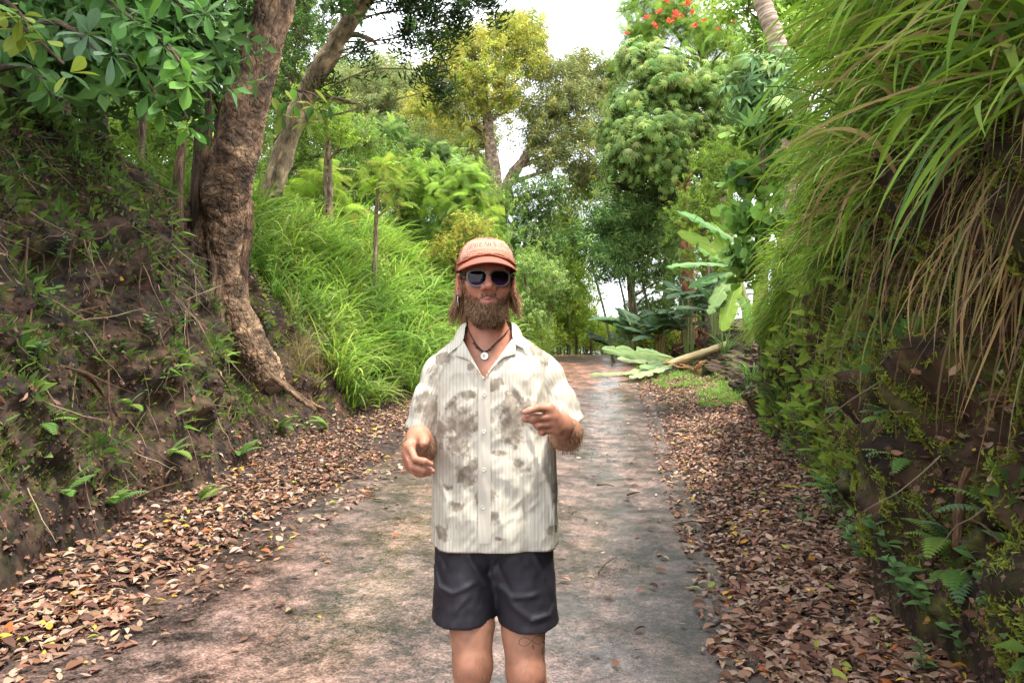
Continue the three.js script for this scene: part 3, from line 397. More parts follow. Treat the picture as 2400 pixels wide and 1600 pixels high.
{
  RR = rng(200);
  const base = P(615, 862, 9.6), t = thing('leaning_tree', 'thick leaning tree with cracked tan bark and a curved foot on the bank', 'tree', base.toArray()), rel = (v) => v.clone().sub(base);
  const g = new Geo();
  tube(g, [P(640, 905, 9.4), P(612, 850, 9.6), P(572, 775, 9.85), P(536, 700, 10), P(519, 620, 10.05), P(519, 540, 10.1), P(531, 450, 10.15), P(549, 370, 10.2), P(572, 270, 10.25), P(606, 150, 10.3), P(645, 10, 10.4), P(690, -160, 10.5), P(740, -420, 10.7)].map(rel), [0.15, 0.19, 0.2, 0.19, 0.2, 0.25, 0.31, 0.31, 0.29, 0.275, 0.25, 0.22, 0.16], 56, { steps: 300, uvr: 1, ripple: barkRipple(0.034), color: barkTint });
  part('trunk', g.build(), bigBark, t);
  const strand = (name, pts, r, n = 20) => { const q = new Geo(); tube(q, pts.map(([x, y, d]) => rel(P(x, y, d))), r, n, { steps: pts.length * 14, uvr: 1, ripple: barkRipple(0.014), color: barkTint }); return part(name, q.build(), bigBark, t); };
  strand('trunk_strand', [[572, 470, 10.35], [574, 540, 10.4], [566, 610, 10.4], [562, 680, 10.35], [572, 760, 10.3], [590, 830, 10.2]], [0.12, 0.11, 0.1, 0.12, 0.13, 0.12]);
  strand('trunk_strand', [[500, 330, 10.3], [487, 420, 10.3], [476, 490, 10.2], [470, 560, 10.1], [478, 640, 10], [486, 740, 9.9]], [0.13, 0.17, 0.2, 0.19, 0.13, 0.06]);
  for (const pts of [[[470, 520, 10], [452, 580, 9.8], [448, 660, 9.6], [470, 740, 9.4]], [[490, 560, 9.95], [500, 640, 9.8], [492, 720, 9.6], [505, 800, 9.4]], [[455, 470, 10.1], [430, 520, 9.9], [425, 600, 9.7], [436, 680, 9.5]], [[480, 600, 9.9], [462, 680, 9.6], [478, 760, 9.3], [470, 830, 9.1]], [[510, 650, 9.85], [515, 740, 9.7], [530, 820, 9.5], [520, 880, 9.3]], [[610, 850, 9.5], [650, 890, 9.3], [700, 930, 9.1], [740, 962, 9.0]]]) strand('root', pts, [0.06, 0.05, 0.04, 0.02], 10);
  // boughs above the picture and their foliage, which shades the bank
  const items = []; RR = rng(201);
  for (const [x, y, z, r] of [[-4.4, 7.6, -8.6, 1.5], [-3.0, 8.0, -11.5, 1.4], [-5.6, 7.4, -7, 1.5], [-5.4, 8.2, -10.4, 1.7], [-4.8, 7.2, -5.2, 1.3], [-2.4, 8.4, -9.4, 1.1], [-6.8, 7.8, -8.6, 1.6], [-4.2, 8.8, -13, 1.6], [-5.6, 7, -3.2, 1.4], [-4.0, 9.2, -10.8, 1.8], [-2.6, 8.4, -4.6, 1.4], [-4, 8, -0.4, 1.6], [-3.4, 8.6, 2.2, 1.6], [-6.2, 8.4, -5.2, 1.8], [-7.4, 7.6, -6.4, 1.7], [-7.2, 8.4, -3, 1.8], [-6.6, 9, -11.6, 1.8], [-3.4, 8.2, -6.6, 1.4], [-3.2, 8.8, -8.4, 1.4], [-8.4, 7.4, -9.6, 1.8], [-5, 9.6, -8, 1.9], [-8.6, 7.8, -4.6, 1.8]]) {
    const c = V3(x, y, z), from = P(690, -160, 10.5), q = new Geo(); tube(q, [rel(from), rel(from.clone().lerp(c, 0.5).add(V3(0, 0.4, 0))), rel(c)], [0.11, 0.07, 0.03], 8, { steps: 12, uvr: 1 }); part('limb', q.build(), bark.tan, t);
    clumpSprays(items, rel(c), r * 1.15, Math.round(r * r * 105), [COL.deep, COL.mid], { size: 1.2 });
  }
  many('crown', spray.broad, sprayMat, items, t);
}
{ // the pale second tree, whose dark hanging sprays reach over the road
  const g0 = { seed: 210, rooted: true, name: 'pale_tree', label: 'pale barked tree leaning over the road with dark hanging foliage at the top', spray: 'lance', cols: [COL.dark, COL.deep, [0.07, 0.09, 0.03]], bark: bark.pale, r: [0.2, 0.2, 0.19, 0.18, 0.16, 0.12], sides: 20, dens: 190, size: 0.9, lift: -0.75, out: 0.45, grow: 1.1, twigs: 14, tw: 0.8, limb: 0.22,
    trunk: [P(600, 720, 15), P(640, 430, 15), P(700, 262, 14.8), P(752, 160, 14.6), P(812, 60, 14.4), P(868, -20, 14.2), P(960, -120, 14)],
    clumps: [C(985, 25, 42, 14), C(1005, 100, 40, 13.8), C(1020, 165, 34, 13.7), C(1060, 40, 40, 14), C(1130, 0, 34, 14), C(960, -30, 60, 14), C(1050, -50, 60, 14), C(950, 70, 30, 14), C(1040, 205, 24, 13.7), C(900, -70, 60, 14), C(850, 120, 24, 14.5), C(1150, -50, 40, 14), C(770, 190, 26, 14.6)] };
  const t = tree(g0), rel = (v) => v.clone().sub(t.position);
  for (const [pts, r] of [[[P(715, 232, 14.8), P(765, 228, 14.6), P(815, 238, 14.4), P(842, 243, 14.3)], [0.07, 0.055, 0.04, 0.02]], [[P(800, 84, 14.5), P(840, 82, 14.3), P(872, 95, 14.2), P(884, 104, 14.2)], [0.07, 0.05, 0.04, 0.02]], [[P(800, 84, 14.5), P(802, 40, 14.6), P(796, -20, 14.8)], [0.06, 0.04, 0.03]]]) { const q = new Geo(); tube(q, pts.map(rel), r, 10, { steps: 14, uvr: 0.5, ripple: (a, s, x, y, z, rr) => rr * 0.3 * N3(x * 6, y * 6, z * 6) }); part('branch', q.build(), bark.pale, t); }
}
// slim stems standing on the crest of the left bank
for (const [k, pts, r, b, txt] of [[220, [[414, 470, 9.6], [418, 400, 9.6], [432, 320, 9.7]], [0.07, 0.06, 0.04], bark.tan, 'short slim brown stem just left of the thick leaning trunk'], [221, [[455, 470, 10], [458, 400, 10], [466, 300, 10]], [0.06, 0.055, 0.05], bark.dark, 'slim dark stem pressed against the thick leaning trunk'], [222, [[232, 320, 9], [240, 180, 9], [262, 20, 9], [280, -160, 9]], [0.09, 0.08, 0.07, 0.05], bark.dark, 'slender dark tree on the crest of the bank under big leaves'], [223, [[120, 290, 8.6], [122, 180, 8.6], [112, 40, 8.6], [100, -160, 8.6]], [0.2, 0.17, 0.16, 0.12], bark.dark, 'stout dark trunk at the far left of the bank top'], [224, [[148, 280, 10], [150, 160, 10], [160, 0, 10]], [0.06, 0.05, 0.05], bark.dark, 'thin dark sapling stem beside the stout trunk on the bank'], [225, [[330, 420, 12], [332, 300, 12], [350, 120, 12], [360, -60, 12]], [0.07, 0.06, 0.05, 0.04], bark.grey, 'thin grey stem on the bank behind the big leaves']])
  tree({ seed: k, name: 'slim_tree', label: txt, group: 'stems on the left bank', spray: 'broad', cols: [COL.deep, COL.mid, COL.dark], bark: b, r, dens: 50, trunk: pts.map((p) => P(...p)), clumps: k < 222 ? [C(pts[2][0], pts[2][1], 12, pts[2][2])] : [C(pts[pts.length - 1][0] - 30, -120, 130, pts[0][2]), C(pts[pts.length - 1][0] + 60, -60, 70, pts[0][2] + 1), C(pts[pts.length - 1][0] - 80, 10, 60, pts[0][2] + 1.5)] });
for (const [k, px, py, r, d, cols, txt] of [[230, 330, 330, 60, 14, [COL.fresh, COL.lime], 'sunlit green understorey bush behind the crest, left of the slim stems'], [231, 420, 380, 54, 16, [COL.lime, COL.fresh], 'sunlit yellow green bush seen between slim stems on the crest'], [232, 60, 190, 90, 11, [COL.deep, COL.dark], 'dark leafy bush behind the stout trunk'], [233, 400, 150, 90, 15, [COL.deep, COL.mid], 'dark green bush hanging behind the big leaves'], [234, 500, 190, 70, 13, [COL.deep, COL.mid], 'dark green foliage mass behind the thick leaning trunk'], [235, 200, 70, 100, 12, [COL.deep, COL.dark], 'dark shadowy tree foliage behind the slender dark tree'], [236, 480, 60, 90, 12, [COL.deep, COL.mid], 'dark foliage mass left of the thick trunk at the top']])
  tree({ seed: k, name: 'understorey_bush', label: txt, category: 'shrub', group: 'understorey on the left bank', spray: 'broad', cols, bark: bark.dark, r: [0.06, 0.04], dens: 150, size: 0.85, trunk: [P(px, 600, d), P(px + 8, py + r * 0.5, d), P(px, py, d)], clumps: [C(px, py, r * 0.8, d), C(px - r, py + r * 0.3, r * 0.62, d + 0.4), C(px + r * 0.9, py + r * 0.2, r * 0.62, d - 0.3), C(px + 5, py - r * 0.8, r * 0.6, d + 0.3)] });

// ---------------------------------------------------------------- the big-leaved tree at the upper left: every leaf its own
{
  RR = rng(240);
  const obov = [0, 1, 2].map((i) => { const g = new Geo(); leaf(g, V3(0, 0, 0), V3(0, 1, 0), V3(0, 0, 1), 1, [0.42, 0.36, 0.46][i], { segs: 6, peak: 0.62, droop: [0.12, 0.25, 0.05][i], fold: 0.22, pw: 0.7 }); return g.build(); });
  const mats = [[0.1, 0.24, 0.05], [0.07, 0.17, 0.04], [0.16, 0.34, 0.05], [0.3, 0.38, 0.05], [0.16, 0.28, 0.15]].map(shinyLeafMat);
  const rosette = (t, p, dir, n, size, tone) => { const D = dir.clone().normalize(), A = D.clone().cross(Math.abs(D.y) > 0.9 ? V3(1, 0, 0) : UPV).normalize(), B = D.clone().cross(A); for (let i = 0; i < n; i++) { const a = i / n * 6.283 + rnd(-0.3, 0.3), d = A.clone().multiplyScalar(Math.cos(a)).addScaledVector(B, Math.sin(a)).addScaledVector(D, rnd(0.15, 0.6)).add(V3(0, -0.12, 0)).normalize(); const m = part('leaf', pick(obov), mats[rnd() < 0.7 ? tone : Math.floor(rnd(0, 3))], t); m.position.copy(p).addScaledVector(d, 0.012); const y = d, z = V3(0, 1, 0).addScaledVector(D, 0.5).addScaledVector(rv(), 0.3), x = y.clone().cross(z).normalize(), zz = x.clone().cross(y); m.quaternion.setFromRotationMatrix(new THREE.Matrix4().makeBasis(x, y, zz)); m.scale.setScalar(size * rnd(0.75, 1.2)); } };
  const base = V3(-5.6, landY(-5.6, 7.4) - 0.1, -7.4), t = thing('big_leaved_tree', 'tree with big glossy oval leaves in rosettes hanging from the upper left', 'tree', base.toArray()), rel = (v) => v.clone().sub(base);
  const g = new Geo(); tube(g, [V3(0, 0, 0), V3(0.3, 1.6, 0.3), V3(0.9, 3.2, 0.7), V3(1.4, 4.4, 1)], [0.11, 0.09, 0.07, 0.04], 14, { steps: 30, uvr: 0.8 }); part('trunk', g.build(), bark.dark, t);
  const bough = (px0, py0, d0, px1, py1, d1, rows, tone, size) => { const a = rel(P(px0, py0, d0)), b = rel(P(px1, py1, d1)), m = a.clone().lerp(b, 0.5).add(V3(0, 0.12, 0)), q = new Geo(), c = tube(q, [a, m, b], [0.03, 0.018, 0.008], 6, { steps: 14 }); part('branch', q.build(), bark.dark, t);
    for (let i = 0; i < rows; i++) { const s = 0.3 + 0.7 * (i + 1) / rows, p = c.getPoint(s).addScaledVector(rv(), 0.06), dir = c.getTangent(s).addScaledVector(rv(), 0.7).add(V3(0, -0.1, 0.25)); rosette(t, p, dir, 5 + Math.floor(rnd(0, 3)), size, tone); } };
  bough(60, -60, 6.4, 330, 60, 5.6, 5, 0, 0.2); bough(150, -40, 6.4, 400, 120, 5.6, 6, 0, 0.2); bough(160, 60, 6.4, 380, 235, 5.6, 6, 0, 0.19); bough(220, -60, 6.2, 470, 50, 5.8, 5, 0, 0.19); bough(300, 60, 6, 445, 180, 5.6, 4, 2, 0.19); bough(60, 60, 6.2, 240, 130, 5.4, 4, 4, 0.2);
  bough(-60, 30, 5.4, 70, 55, 5, 3, 3, 0.17); bough(-60, 60, 5.4, 150, 150, 5.0, 4, 3, 0.17); bough(330, 140, 6, 440, 280, 5.7, 3, 2, 0.18); bough(0, 160, 6.2, 130, 230, 5.4, 4, 1, 0.19);
  { const it = []; for (const [px, py, r, d] of [[120, 60, 80, 6.9], [260, 30, 90, 6.9], [400, 40, 90, 7.2], [330, 130, 80, 6.9], [440, 130, 70, 7.4], [230, 170, 60, 6.8], [60, 150, 60, 6.6], [400, 220, 50, 7.2]]) clumpSprays(it, rel(P(px, py, d)), r * d / FOC * 1.1, 32, [[0.09, 0.19, 0.045], [0.05, 0.11, 0.03], [0.15, 0.28, 0.05]], { size: 1.05, lift: 0.0 }); many('foliage', spray.broad, glossMat, it, t); }
  // hanging sprig beside the trunk
  const s = thing('leafy_sprig', 'yellow green sprig of long leaves in front of the pale leaning trunk', 'branch', P(690, 210, 9).toArray()); mats.push(shinyLeafMat([0.26, 0.32, 0.05]));
  for (const [px, py] of [[690, 240], [735, 250], [770, 246], [720, 285], [660, 270]]) { const q = new Geo(), e = P(px, py, 9).sub(s.position); tube(q, [V3(0, 0, 0), e.clone().multiplyScalar(0.5).add(V3(0, 0.05, 0)), e], [0.012, 0.009, 0.005], 5, { steps: 6 }); part('twig', q.build(), bark.dark, s); const keep = mats[0]; rosette(s, e, V3(rnd(-0.4, 0.4), -0.3, 0.9), 6, 0.19, 5); }
}
// ---------------------------------------------------------------- where a line of sight meets the land
function hit(px, py, d0 = 2.2, d1 = 26) { for (let d = d0; d < d1; d += 0.03) { const p = P(px, py, d); if (p.y < landY(p.x, d)) return p; } return P(px, py, d1); }
const nrmAt = (p) => { const e = 0.06, a = landY(p.x - e, -p.z), b = landY(p.x + e, -p.z), c = landY(p.x, -p.z - e), d = landY(p.x, -p.z + e); return V3(clamp((a - b) / (2 * e), -3, 3), 1, clamp((d - c) / (2 * e), -3, 3)).normalize(); };
// a blade that rises, arches over and hangs; it leaves the origin towards +X
function blade(g, len, wid, a0, a1, o = {}) {
  const segs = o.segs ?? 7, B = o.base ?? V3(0, 0, 0), yaw = o.yaw ?? 0, cy = Math.cos(yaw), sy = Math.sin(yaw), col = o.col; let x = 0, y = 0, prev = null; const ds = len / segs;
  for (let k = 0; k <= segs; k++) {
    const t = k / segs, a = lerp(a0, a1, Math.pow(t, o.pow ?? 1.1)), w = wid * 0.5 * (t > 0.995 ? 0.03 : Math.pow(Math.sin(Math.PI * (0.12 + 0.88 * Math.pow(t, 0.75))), 0.65) + 0.02), tw = (o.twist ?? 0) * t, side = (o.sway ?? 0) * t * t * len;
    const f = w * 0.35, nx = -Math.sin(a) * f, ny = Math.cos(a) * f, put = (px, py, pz, u) => g.v(B.x + px * cy + pz * sy, B.y + py, B.z - px * sy + pz * cy, u, t, col);
    const cz = Math.cos(tw) * w, cn = Math.sin(tw) * w;
    const row = [put(x + nx - Math.sin(a) * cn, y + ny + Math.cos(a) * cn, side - cz, 0), put(x, y, side, 0.5), put(x + nx + Math.sin(a) * cn, y + ny - Math.cos(a) * cn, side + cz, 1)];
    if (prev) { g.q(prev[0], prev[1], row[1], row[0]); g.q(prev[1], prev[2], row[2], row[1]); }
    prev = row; x += Math.cos(a) * ds; y += Math.sin(a) * ds;
  }
}
function tuftGeo(n, l0, l1, w, seed, segs = 6, spread = 1) { const keep = RR; RR = rng(seed); const g = new Geo(); for (let i = 0; i < n; i++) { const k = rnd(0.7, 1.3); blade(g, rnd(l0, l1), w * rnd(0.7, 1.25), rnd(0.9, 1.5), rnd(-1.2, 0.5) * spread, { yaw: rnd(0, 6.283), segs, base: V3(rnd(-0.09, 0.09), 0, rnd(-0.09, 0.09)), twist: rnd(-0.8, 0.8), sway: rnd(-0.25, 0.25), col: [k * rnd(0.9, 1.15), k, k * rnd(0.7, 1.1)] }); } RR = keep; return g.build(); }
const grassMat = leafMat(WHITE, { vc: true, coat: 0.1, cr: 0.3, trans: 0.45 });
const GR = [[0.26, 0.41, 0.065], [0.33, 0.46, 0.09], [0.16, 0.3, 0.05], [0.4, 0.48, 0.15]];
{ // the bright guinea grass on the left slope
  RR = rng(300); const near = [], items = [];
  for (let i = 0; i < 1500; i++) {
    const d = 10.6 + 14 * Math.pow(rnd(), 0.8), t = rnd(0.02, 1.35), n = N3(d * 0.5, t * 3, 4); if (d < 12.6 && t < 0.62 + 0.2 * n) continue; if (d < 11.6 && t > 0.4 && t < 1.1 && rnd() < 0.3) continue;
    const p = bank(-1, d, t); p.y -= 0.03; items.push({ p, y: V3(rnd(-0.1, 0.35), 1, rnd(-0.1, 0.25)), s: rnd(0.75, 1.35), c: tint(rnd() < 0.6 ? GR[0] : pick(GR), 0.22), roll: rnd(0, 6.28) });
  }
  for (let i = 0; i < 260; i++) { const d = rnd(21, 31), x = roadC(d) - rnd(1.8, 7); items.push({ p: V3(x, landY(x, d) - 0.02, -d), y: V3(rnd(-0.2, 0.2), 1, 0), s: rnd(0.7, 1.3), c: tint(GR[1]), roll: rnd(0, 6.28) }); }
  const leafy = []; for (let i = 0; i < 420; i++) { const d = rnd(10.8, 17), t = rnd(0.1, 1.2), n = fbm(d * 0.6, t * 4, 9, 2); if (n < 0.0) continue; const p = bank(-1, d, t); p.y += rnd(0.1, 0.75); leafy.push({ p, y: V3(rnd(-0.4, 0.6), 1, rnd(-0.2, 0.6)), s: rnd(0.5, 1.0), c: tint(pick([[0.2, 0.34, 0.06], [0.3, 0.4, 0.07], [0.13, 0.25, 0.05]]), 0.25), roll: rnd(0, 6.28) }); }
  tag(many('slope_creepers', spray.broad, sprayMat, leafy), 'leafy creepers woven through the tall grass of the left slope', 'plants');
  const k = Math.floor(items.length / 2), tuft1 = tuftGeo(24, 0.5, 1.05, 0.03, 301), tuft2 = tuftGeo(28, 0.55, 1.2, 0.024, 302);
  tag(many('tall_grass', tuft1, grassMat, items.slice(0, k)), 'bright green tall grass covering the left slope beyond the thick trunk', 'grass');
  tag(many('tall_grass', tuft2, grassMat, items.slice(k)), 'bright green tall grass mingled over the left slope behind the man', 'grass');
  // straw-coloured stems showing under the near edge of it
  const dry = []; for (let i = 0; i < 170; i++) { const p = hit(rnd(690, 860), rnd(760, 880), 9); dry.push({ p: p.clone().add(V3(0, -0.05, 0)), y: V3(rnd(-0.6, 0.2), 1, rnd(-0.2, 0.5)), s: rnd(0.6, 1.0), c: tint([0.34, 0.28, 0.13], 0.3), roll: rnd(0, 6.28) }); }
  tag(many('dry_grass', tuftGeo(9, 0.5, 1.0, 0.009, 303, 5, 0.4), grassMat, dry), 'straw coloured dry grass stems at the lower edge of the left slope', 'grass');
  // short turf strip by the fallen banana leaves and along the far road edges
  const turf = []; for (let i = 0; i < 1500; i++) { const d = rnd(13.5, 31), right = rnd() < 0.7, x = roadC(d) + (right ? rnd(1.9 - 0.5 * ss(17, 19, d), 3.4) : -rnd(1.7, 2.6)); if (d < 16 && !right) continue; if (d < 16.5 && x < footR(d) - 0.8) continue; if (fbm(x * 0.8, d * 0.8, 6, 2) < -0.12) continue; turf.push({ p: V3(x, landY(x, d) - 0.01, -d), y: V3(rnd(-0.2, 0.2), 1, rnd(-0.2, 0.2)), s: rnd(0.12, 0.26), c: tint([0.2, 0.32, 0.06], 0.35), roll: rnd(0, 6.28) }); }
  tag(many('turf', tuftGeo(22, 0.5, 1.0, 0.06, 304, 4), grassMat, turf), 'short bright turf on the verge beside the fallen banana leaves', 'grass');
}
// ---------------------------------------------------------------- long grass hanging over the right bank: the 300 largest blades singly, the rest as one mass
{
  RR = rng(310);
  const kinds = []; for (let i = 0; i < 9; i++) { const g = new Geo(); blade(g, 1, 0.026 + 0.005 * (i % 3), rnd(0.3, 1.4), i % 3 ? rnd(-1.55, -1.15) : rnd(-0.9, -0.2), { segs: 9, pow: rnd(0.6, 1.3), twist: rnd(-0.7, 0.7), sway: rnd(-0.22, 0.22) }); kinds.push(g.build()); }
  const p0 = bank(1, 6, 1), t = thing('overhanging_grass', 'long arching green grass hanging over the steep right bank', 'grass', p0.toArray());
  const rows = [];
  for (let i = 0; i < 12000; i++) {
    const d = i < 1500 ? rnd(0.6, 2.6) : 2.6 + 8.6 * Math.pow(rnd(), 1.3), low = d < 5 ? 0.29 : lerp(0.29, 0.27, ss(5, 7.5, d)), hi = lerp(1.3, 0.42, ss(4.8, 7.4, d)), tt = low + (hi - low) * Math.pow(rnd(), 1.05), p = bank(1, d, tt);
    const out = rnd() < 0.72, yaw = Math.PI + rnd(-1.0, 1.0) + (out ? 0 : rnd(-1.7, 1.7)); p.x -= 0.02;
    const green = tt < 0.45 && d < 6 ? rnd() < 0.82 : rnd() < 0.95; rows.push({ p, yaw, s: rnd(0.45, 1.25) * (tt > 0.9 ? 1.12 : 0.88) * lerp(1, 0.6, ss(5, 7.5, d)), d, green, k: Math.floor(rnd(0, 9)) });
  }
  const Q = (o) => new THREE.Quaternion().setFromEuler(new THREE.Euler(0, o.yaw, 0)).multiply(new THREE.Quaternion().setFromAxisAngle(V3(0, 0, 1), rnd(-0.25, 0.3)));
  const mats = [[0.25, 0.41, 0.04], [0.33, 0.48, 0.055], [0.17, 0.31, 0.04], [0.12, 0.23, 0.04], [0.42, 0.3, 0.13]].map((c) => leafMat(c, { trans: 0.45, coat: 0.1, cr: 0.3 }));
  const mass = Array.from({ length: 9 }, () => []); let single = 0;
  for (const o of rows) {
    const scale = o.s / o.d, pos = o.p.clone().sub(p0);
    if (single < 300 && o.d > 2.5 && scale > 0.2 && o.p.x / o.d < 0.78) { single++; const m = part('blade', kinds[o.k], mats[o.green ? Math.floor(rnd(0, 4)) : 4], t); m.position.copy(pos); m.quaternion.copy(Q(o)); m.scale.set(o.s, o.s, o.s * rnd(0.9, 1.35)); }
    else mass[o.k].push({ p: pos, y: UPV, q: Q(o), s: o.s, c: o.green ? tint(rnd() < 0.5 ? [0.25, 0.4, 0.04] : pick([[0.33, 0.48, 0.055], [0.17, 0.31, 0.04], [0.11, 0.22, 0.04], [0.4, 0.46, 0.11]]), 0.25) : tint([0.4, 0.29, 0.13], 0.3) });
  }
  { const wide = []; for (let i = 0; i < 4; i++) { const g = new Geo(); blade(g, 1, 0.036, rnd(0.5, 1.1), rnd(-1.55, -1.3), { segs: 12, pow: rnd(0.6, 0.9), twist: rnd(-0.5, 0.5), sway: rnd(-0.2, 0.2) }); wide.push(g.build()); }
    for (let i = 0; i < 34; i++) { const d = rnd(3.0, 5.2), q = bank(1, d, rnd(0.34, 0.75)), m = part('broad_blade', pick(wide), pick(mats.slice(0, 3)), t); m.position.copy(q).sub(p0); m.rotation.set(0, Math.PI + rnd(-1.1, 1.1), rnd(-0.2, 0.3), 'YXZ'); m.scale.setScalar(rnd(0.8, 1.35)); } }
  const gm = leafMat(WHITE, { trans: 0.45, coat: 0.1, cr: 0.3 });
  mass.forEach((it, i) => { if (it.length) many('blade_mass', kinds[i], gm, it, t); });
  // a curtain of old brown stems hanging under the green
  { RR = rng(315); const old = []; for (let i = 0; i < 4; i++) { const g = new Geo(); blade(g, 1, 0.012, rnd(-0.9, 0.1), rnd(-1.6, -1.45), { segs: 7, pow: 0.35, twist: rnd(-1.5, 1.5), sway: rnd(-0.15, 0.15) }); old.push(g.build()); } const it = old.map(() => []); for (let i = 0; i < 850; i++) { const d = rnd(1, 7.2), q = bank(1, d, rnd(0.2, 0.5)); q.x -= 0.03; it[i % 4].push({ p: q.sub(p0), y: UPV, q: new THREE.Quaternion().setFromEuler(new THREE.Euler(0, Math.PI + rnd(-0.9, 0.9), 0)), s: rnd(0.3, 0.85), c: tint(pick([[0.26, 0.17, 0.085], [0.16, 0.1, 0.055], [0.32, 0.24, 0.11], [0.2, 0.23, 0.06]]), 0.3) }); } const om = leafMat(WHITE, { trans: 0.25 }); old.forEach((g, i) => many('old_stems', g, om, it[i], t)); }
  // dead straw blades hanging in tufts on the near face
  const dryT = thing('dry_hanging_grass', 'tan dead grass blades hanging down the near right bank', 'grass', hit(2330, 420, 2.8).toArray()), dm = [[0.48, 0.32, 0.14], [0.56, 0.4, 0.2], [0.34, 0.22, 0.1], [0.42, 0.36, 0.12]].map((c) => leafMat(c, { trans: 0.3, coat: 0.1 })); RR = rng(320);
  const straight = []; for (let i = 0; i < 5; i++) { const g = new Geo(); blade(g, 1, 0.014, rnd(-0.5, 0.35), rnd(-1.5, -1.15), { segs: 7, pow: 0.5, twist: rnd(-1.5, 1.5), sway: rnd(-0.3, 0.3) }); straight.push(g.build()); }
  for (let i = 0; i < 95; i++) { const c = pick([[2440, 330], [2440, 430], [2440, 520], [2400, 400], [2440, 600], [2300, 480], [2210, 560], [2120, 600], [2380, 560]]), h = hit(c[0] + rnd(-50, 50), c[1] + rnd(-60, 50), 2.6), m = part('dry_blade', pick(straight), pick(dm), dryT); m.position.copy(h).sub(dryT.position); m.rotation.set(0, Math.PI + rnd(-1.3, 1.3), rnd(-0.5, 0.3), 'YXZ'); m.scale.setScalar(rnd(0.35, 0.9)); }
}
// arching tufts at the foot of the right bank, blade by blade
for (const [k, px, py, n, len, txt] of [[330, 1835, 985, 60, 0.95, 'dark green arching grass tuft at the foot of the right bank'], [331, 1760, 905, 40, 0.85, 'pale arching grass tuft by the turf near the fallen banana stem'], [332, 1700, 840, 36, 1.1, 'bright arching grass tuft below the banana plant'], [333, 1900, 1040, 26, 0.7, 'thin bladed grass tuft among the fresh green herbs']]) {
  RR = rng(k); const p = hit(px, py, 4), t = thing('grass_tuft', txt, 'grass', p.toArray(), 0, 'arching grass tufts on the right'), bl = []; for (let i = 0; i < 4; i++) { const g = new Geo(); blade(g, 1, 0.02, rnd(1.2, 1.5), rnd(-1.1, 0.1), { segs: 8, twist: rnd(-0.6, 0.6), pow: 1.4, sway: rnd(-0.2, 0.2) }); bl.push(g.build()); }
  const ms = [[0.1, 0.2, 0.04], [0.16, 0.29, 0.05], [0.07, 0.15, 0.04]].map((c) => leafMat(c, { coat: 0.15, cr: 0.3 }));
  for (let i = 0; i < n; i++) { const m = part('blade', pick(bl), pick(ms), t); m.position.set(rnd(-0.07, 0.07), -0.02, rnd(-0.07, 0.07)); m.rotation.y = rnd(0, 6.283); m.scale.setScalar(len * rnd(0.6, 1.15)); }
}
const foliageMat2 = leafMat([0.1, 0.2, 0.04]);
// ---------------------------------------------------------------- vines, palm, banana and broad-leaved plants on the right
tree({ seed: 400, name: 'vine_cover', label: 'vine with large round glossy leaves covering a bush beside the hanging grass', category: 'vine', spray: 'heart', mat: glossMat, cols: [[0.18, 0.34, 0.06], [0.27, 0.42, 0.06], [0.1, 0.2, 0.06]], bark: bark.dark, r: [0.08, 0.05], dens: 80, size: 1.0, lift: 0.1, mess: 0.4, grow: 1.15,
  trunk: [P(1790, 700, 13.6), P(1780, 560, 13.5), P(1780, 380, 13.5)], clumps: [C(1775, 330, 56, 13.5), C(1750, 420, 56, 13.3), C(1735, 520, 50, 13.2), C(1765, 600, 54, 13), C(1820, 400, 66, 13), C(1815, 520, 66, 12.8), C(1725, 600, 30, 13.4), C(1850, 300, 56, 13), C(1745, 650, 34, 13)] });
tree({ seed: 401, name: 'rosette_shrub', label: 'shrub with drooping hand shaped leaf rosettes in front of the palm trunk', category: 'shrub', spray: 'umbrella', mat: glossMat, cols: [[0.16, 0.28, 0.1], [0.22, 0.34, 0.12]], bark: bark.grey, r: [0.05, 0.03], dens: 62, size: 1.15, grow: 1.15, trunk: [P(1790, 640, 13), P(1790, 400, 13), P(1780, 240, 12.8)], clumps: [C(1775, 205, 44, 12.8), C(1815, 160, 36, 13), C(1770, 270, 44, 12.7), C(1830, 240, 44, 12.8)] });
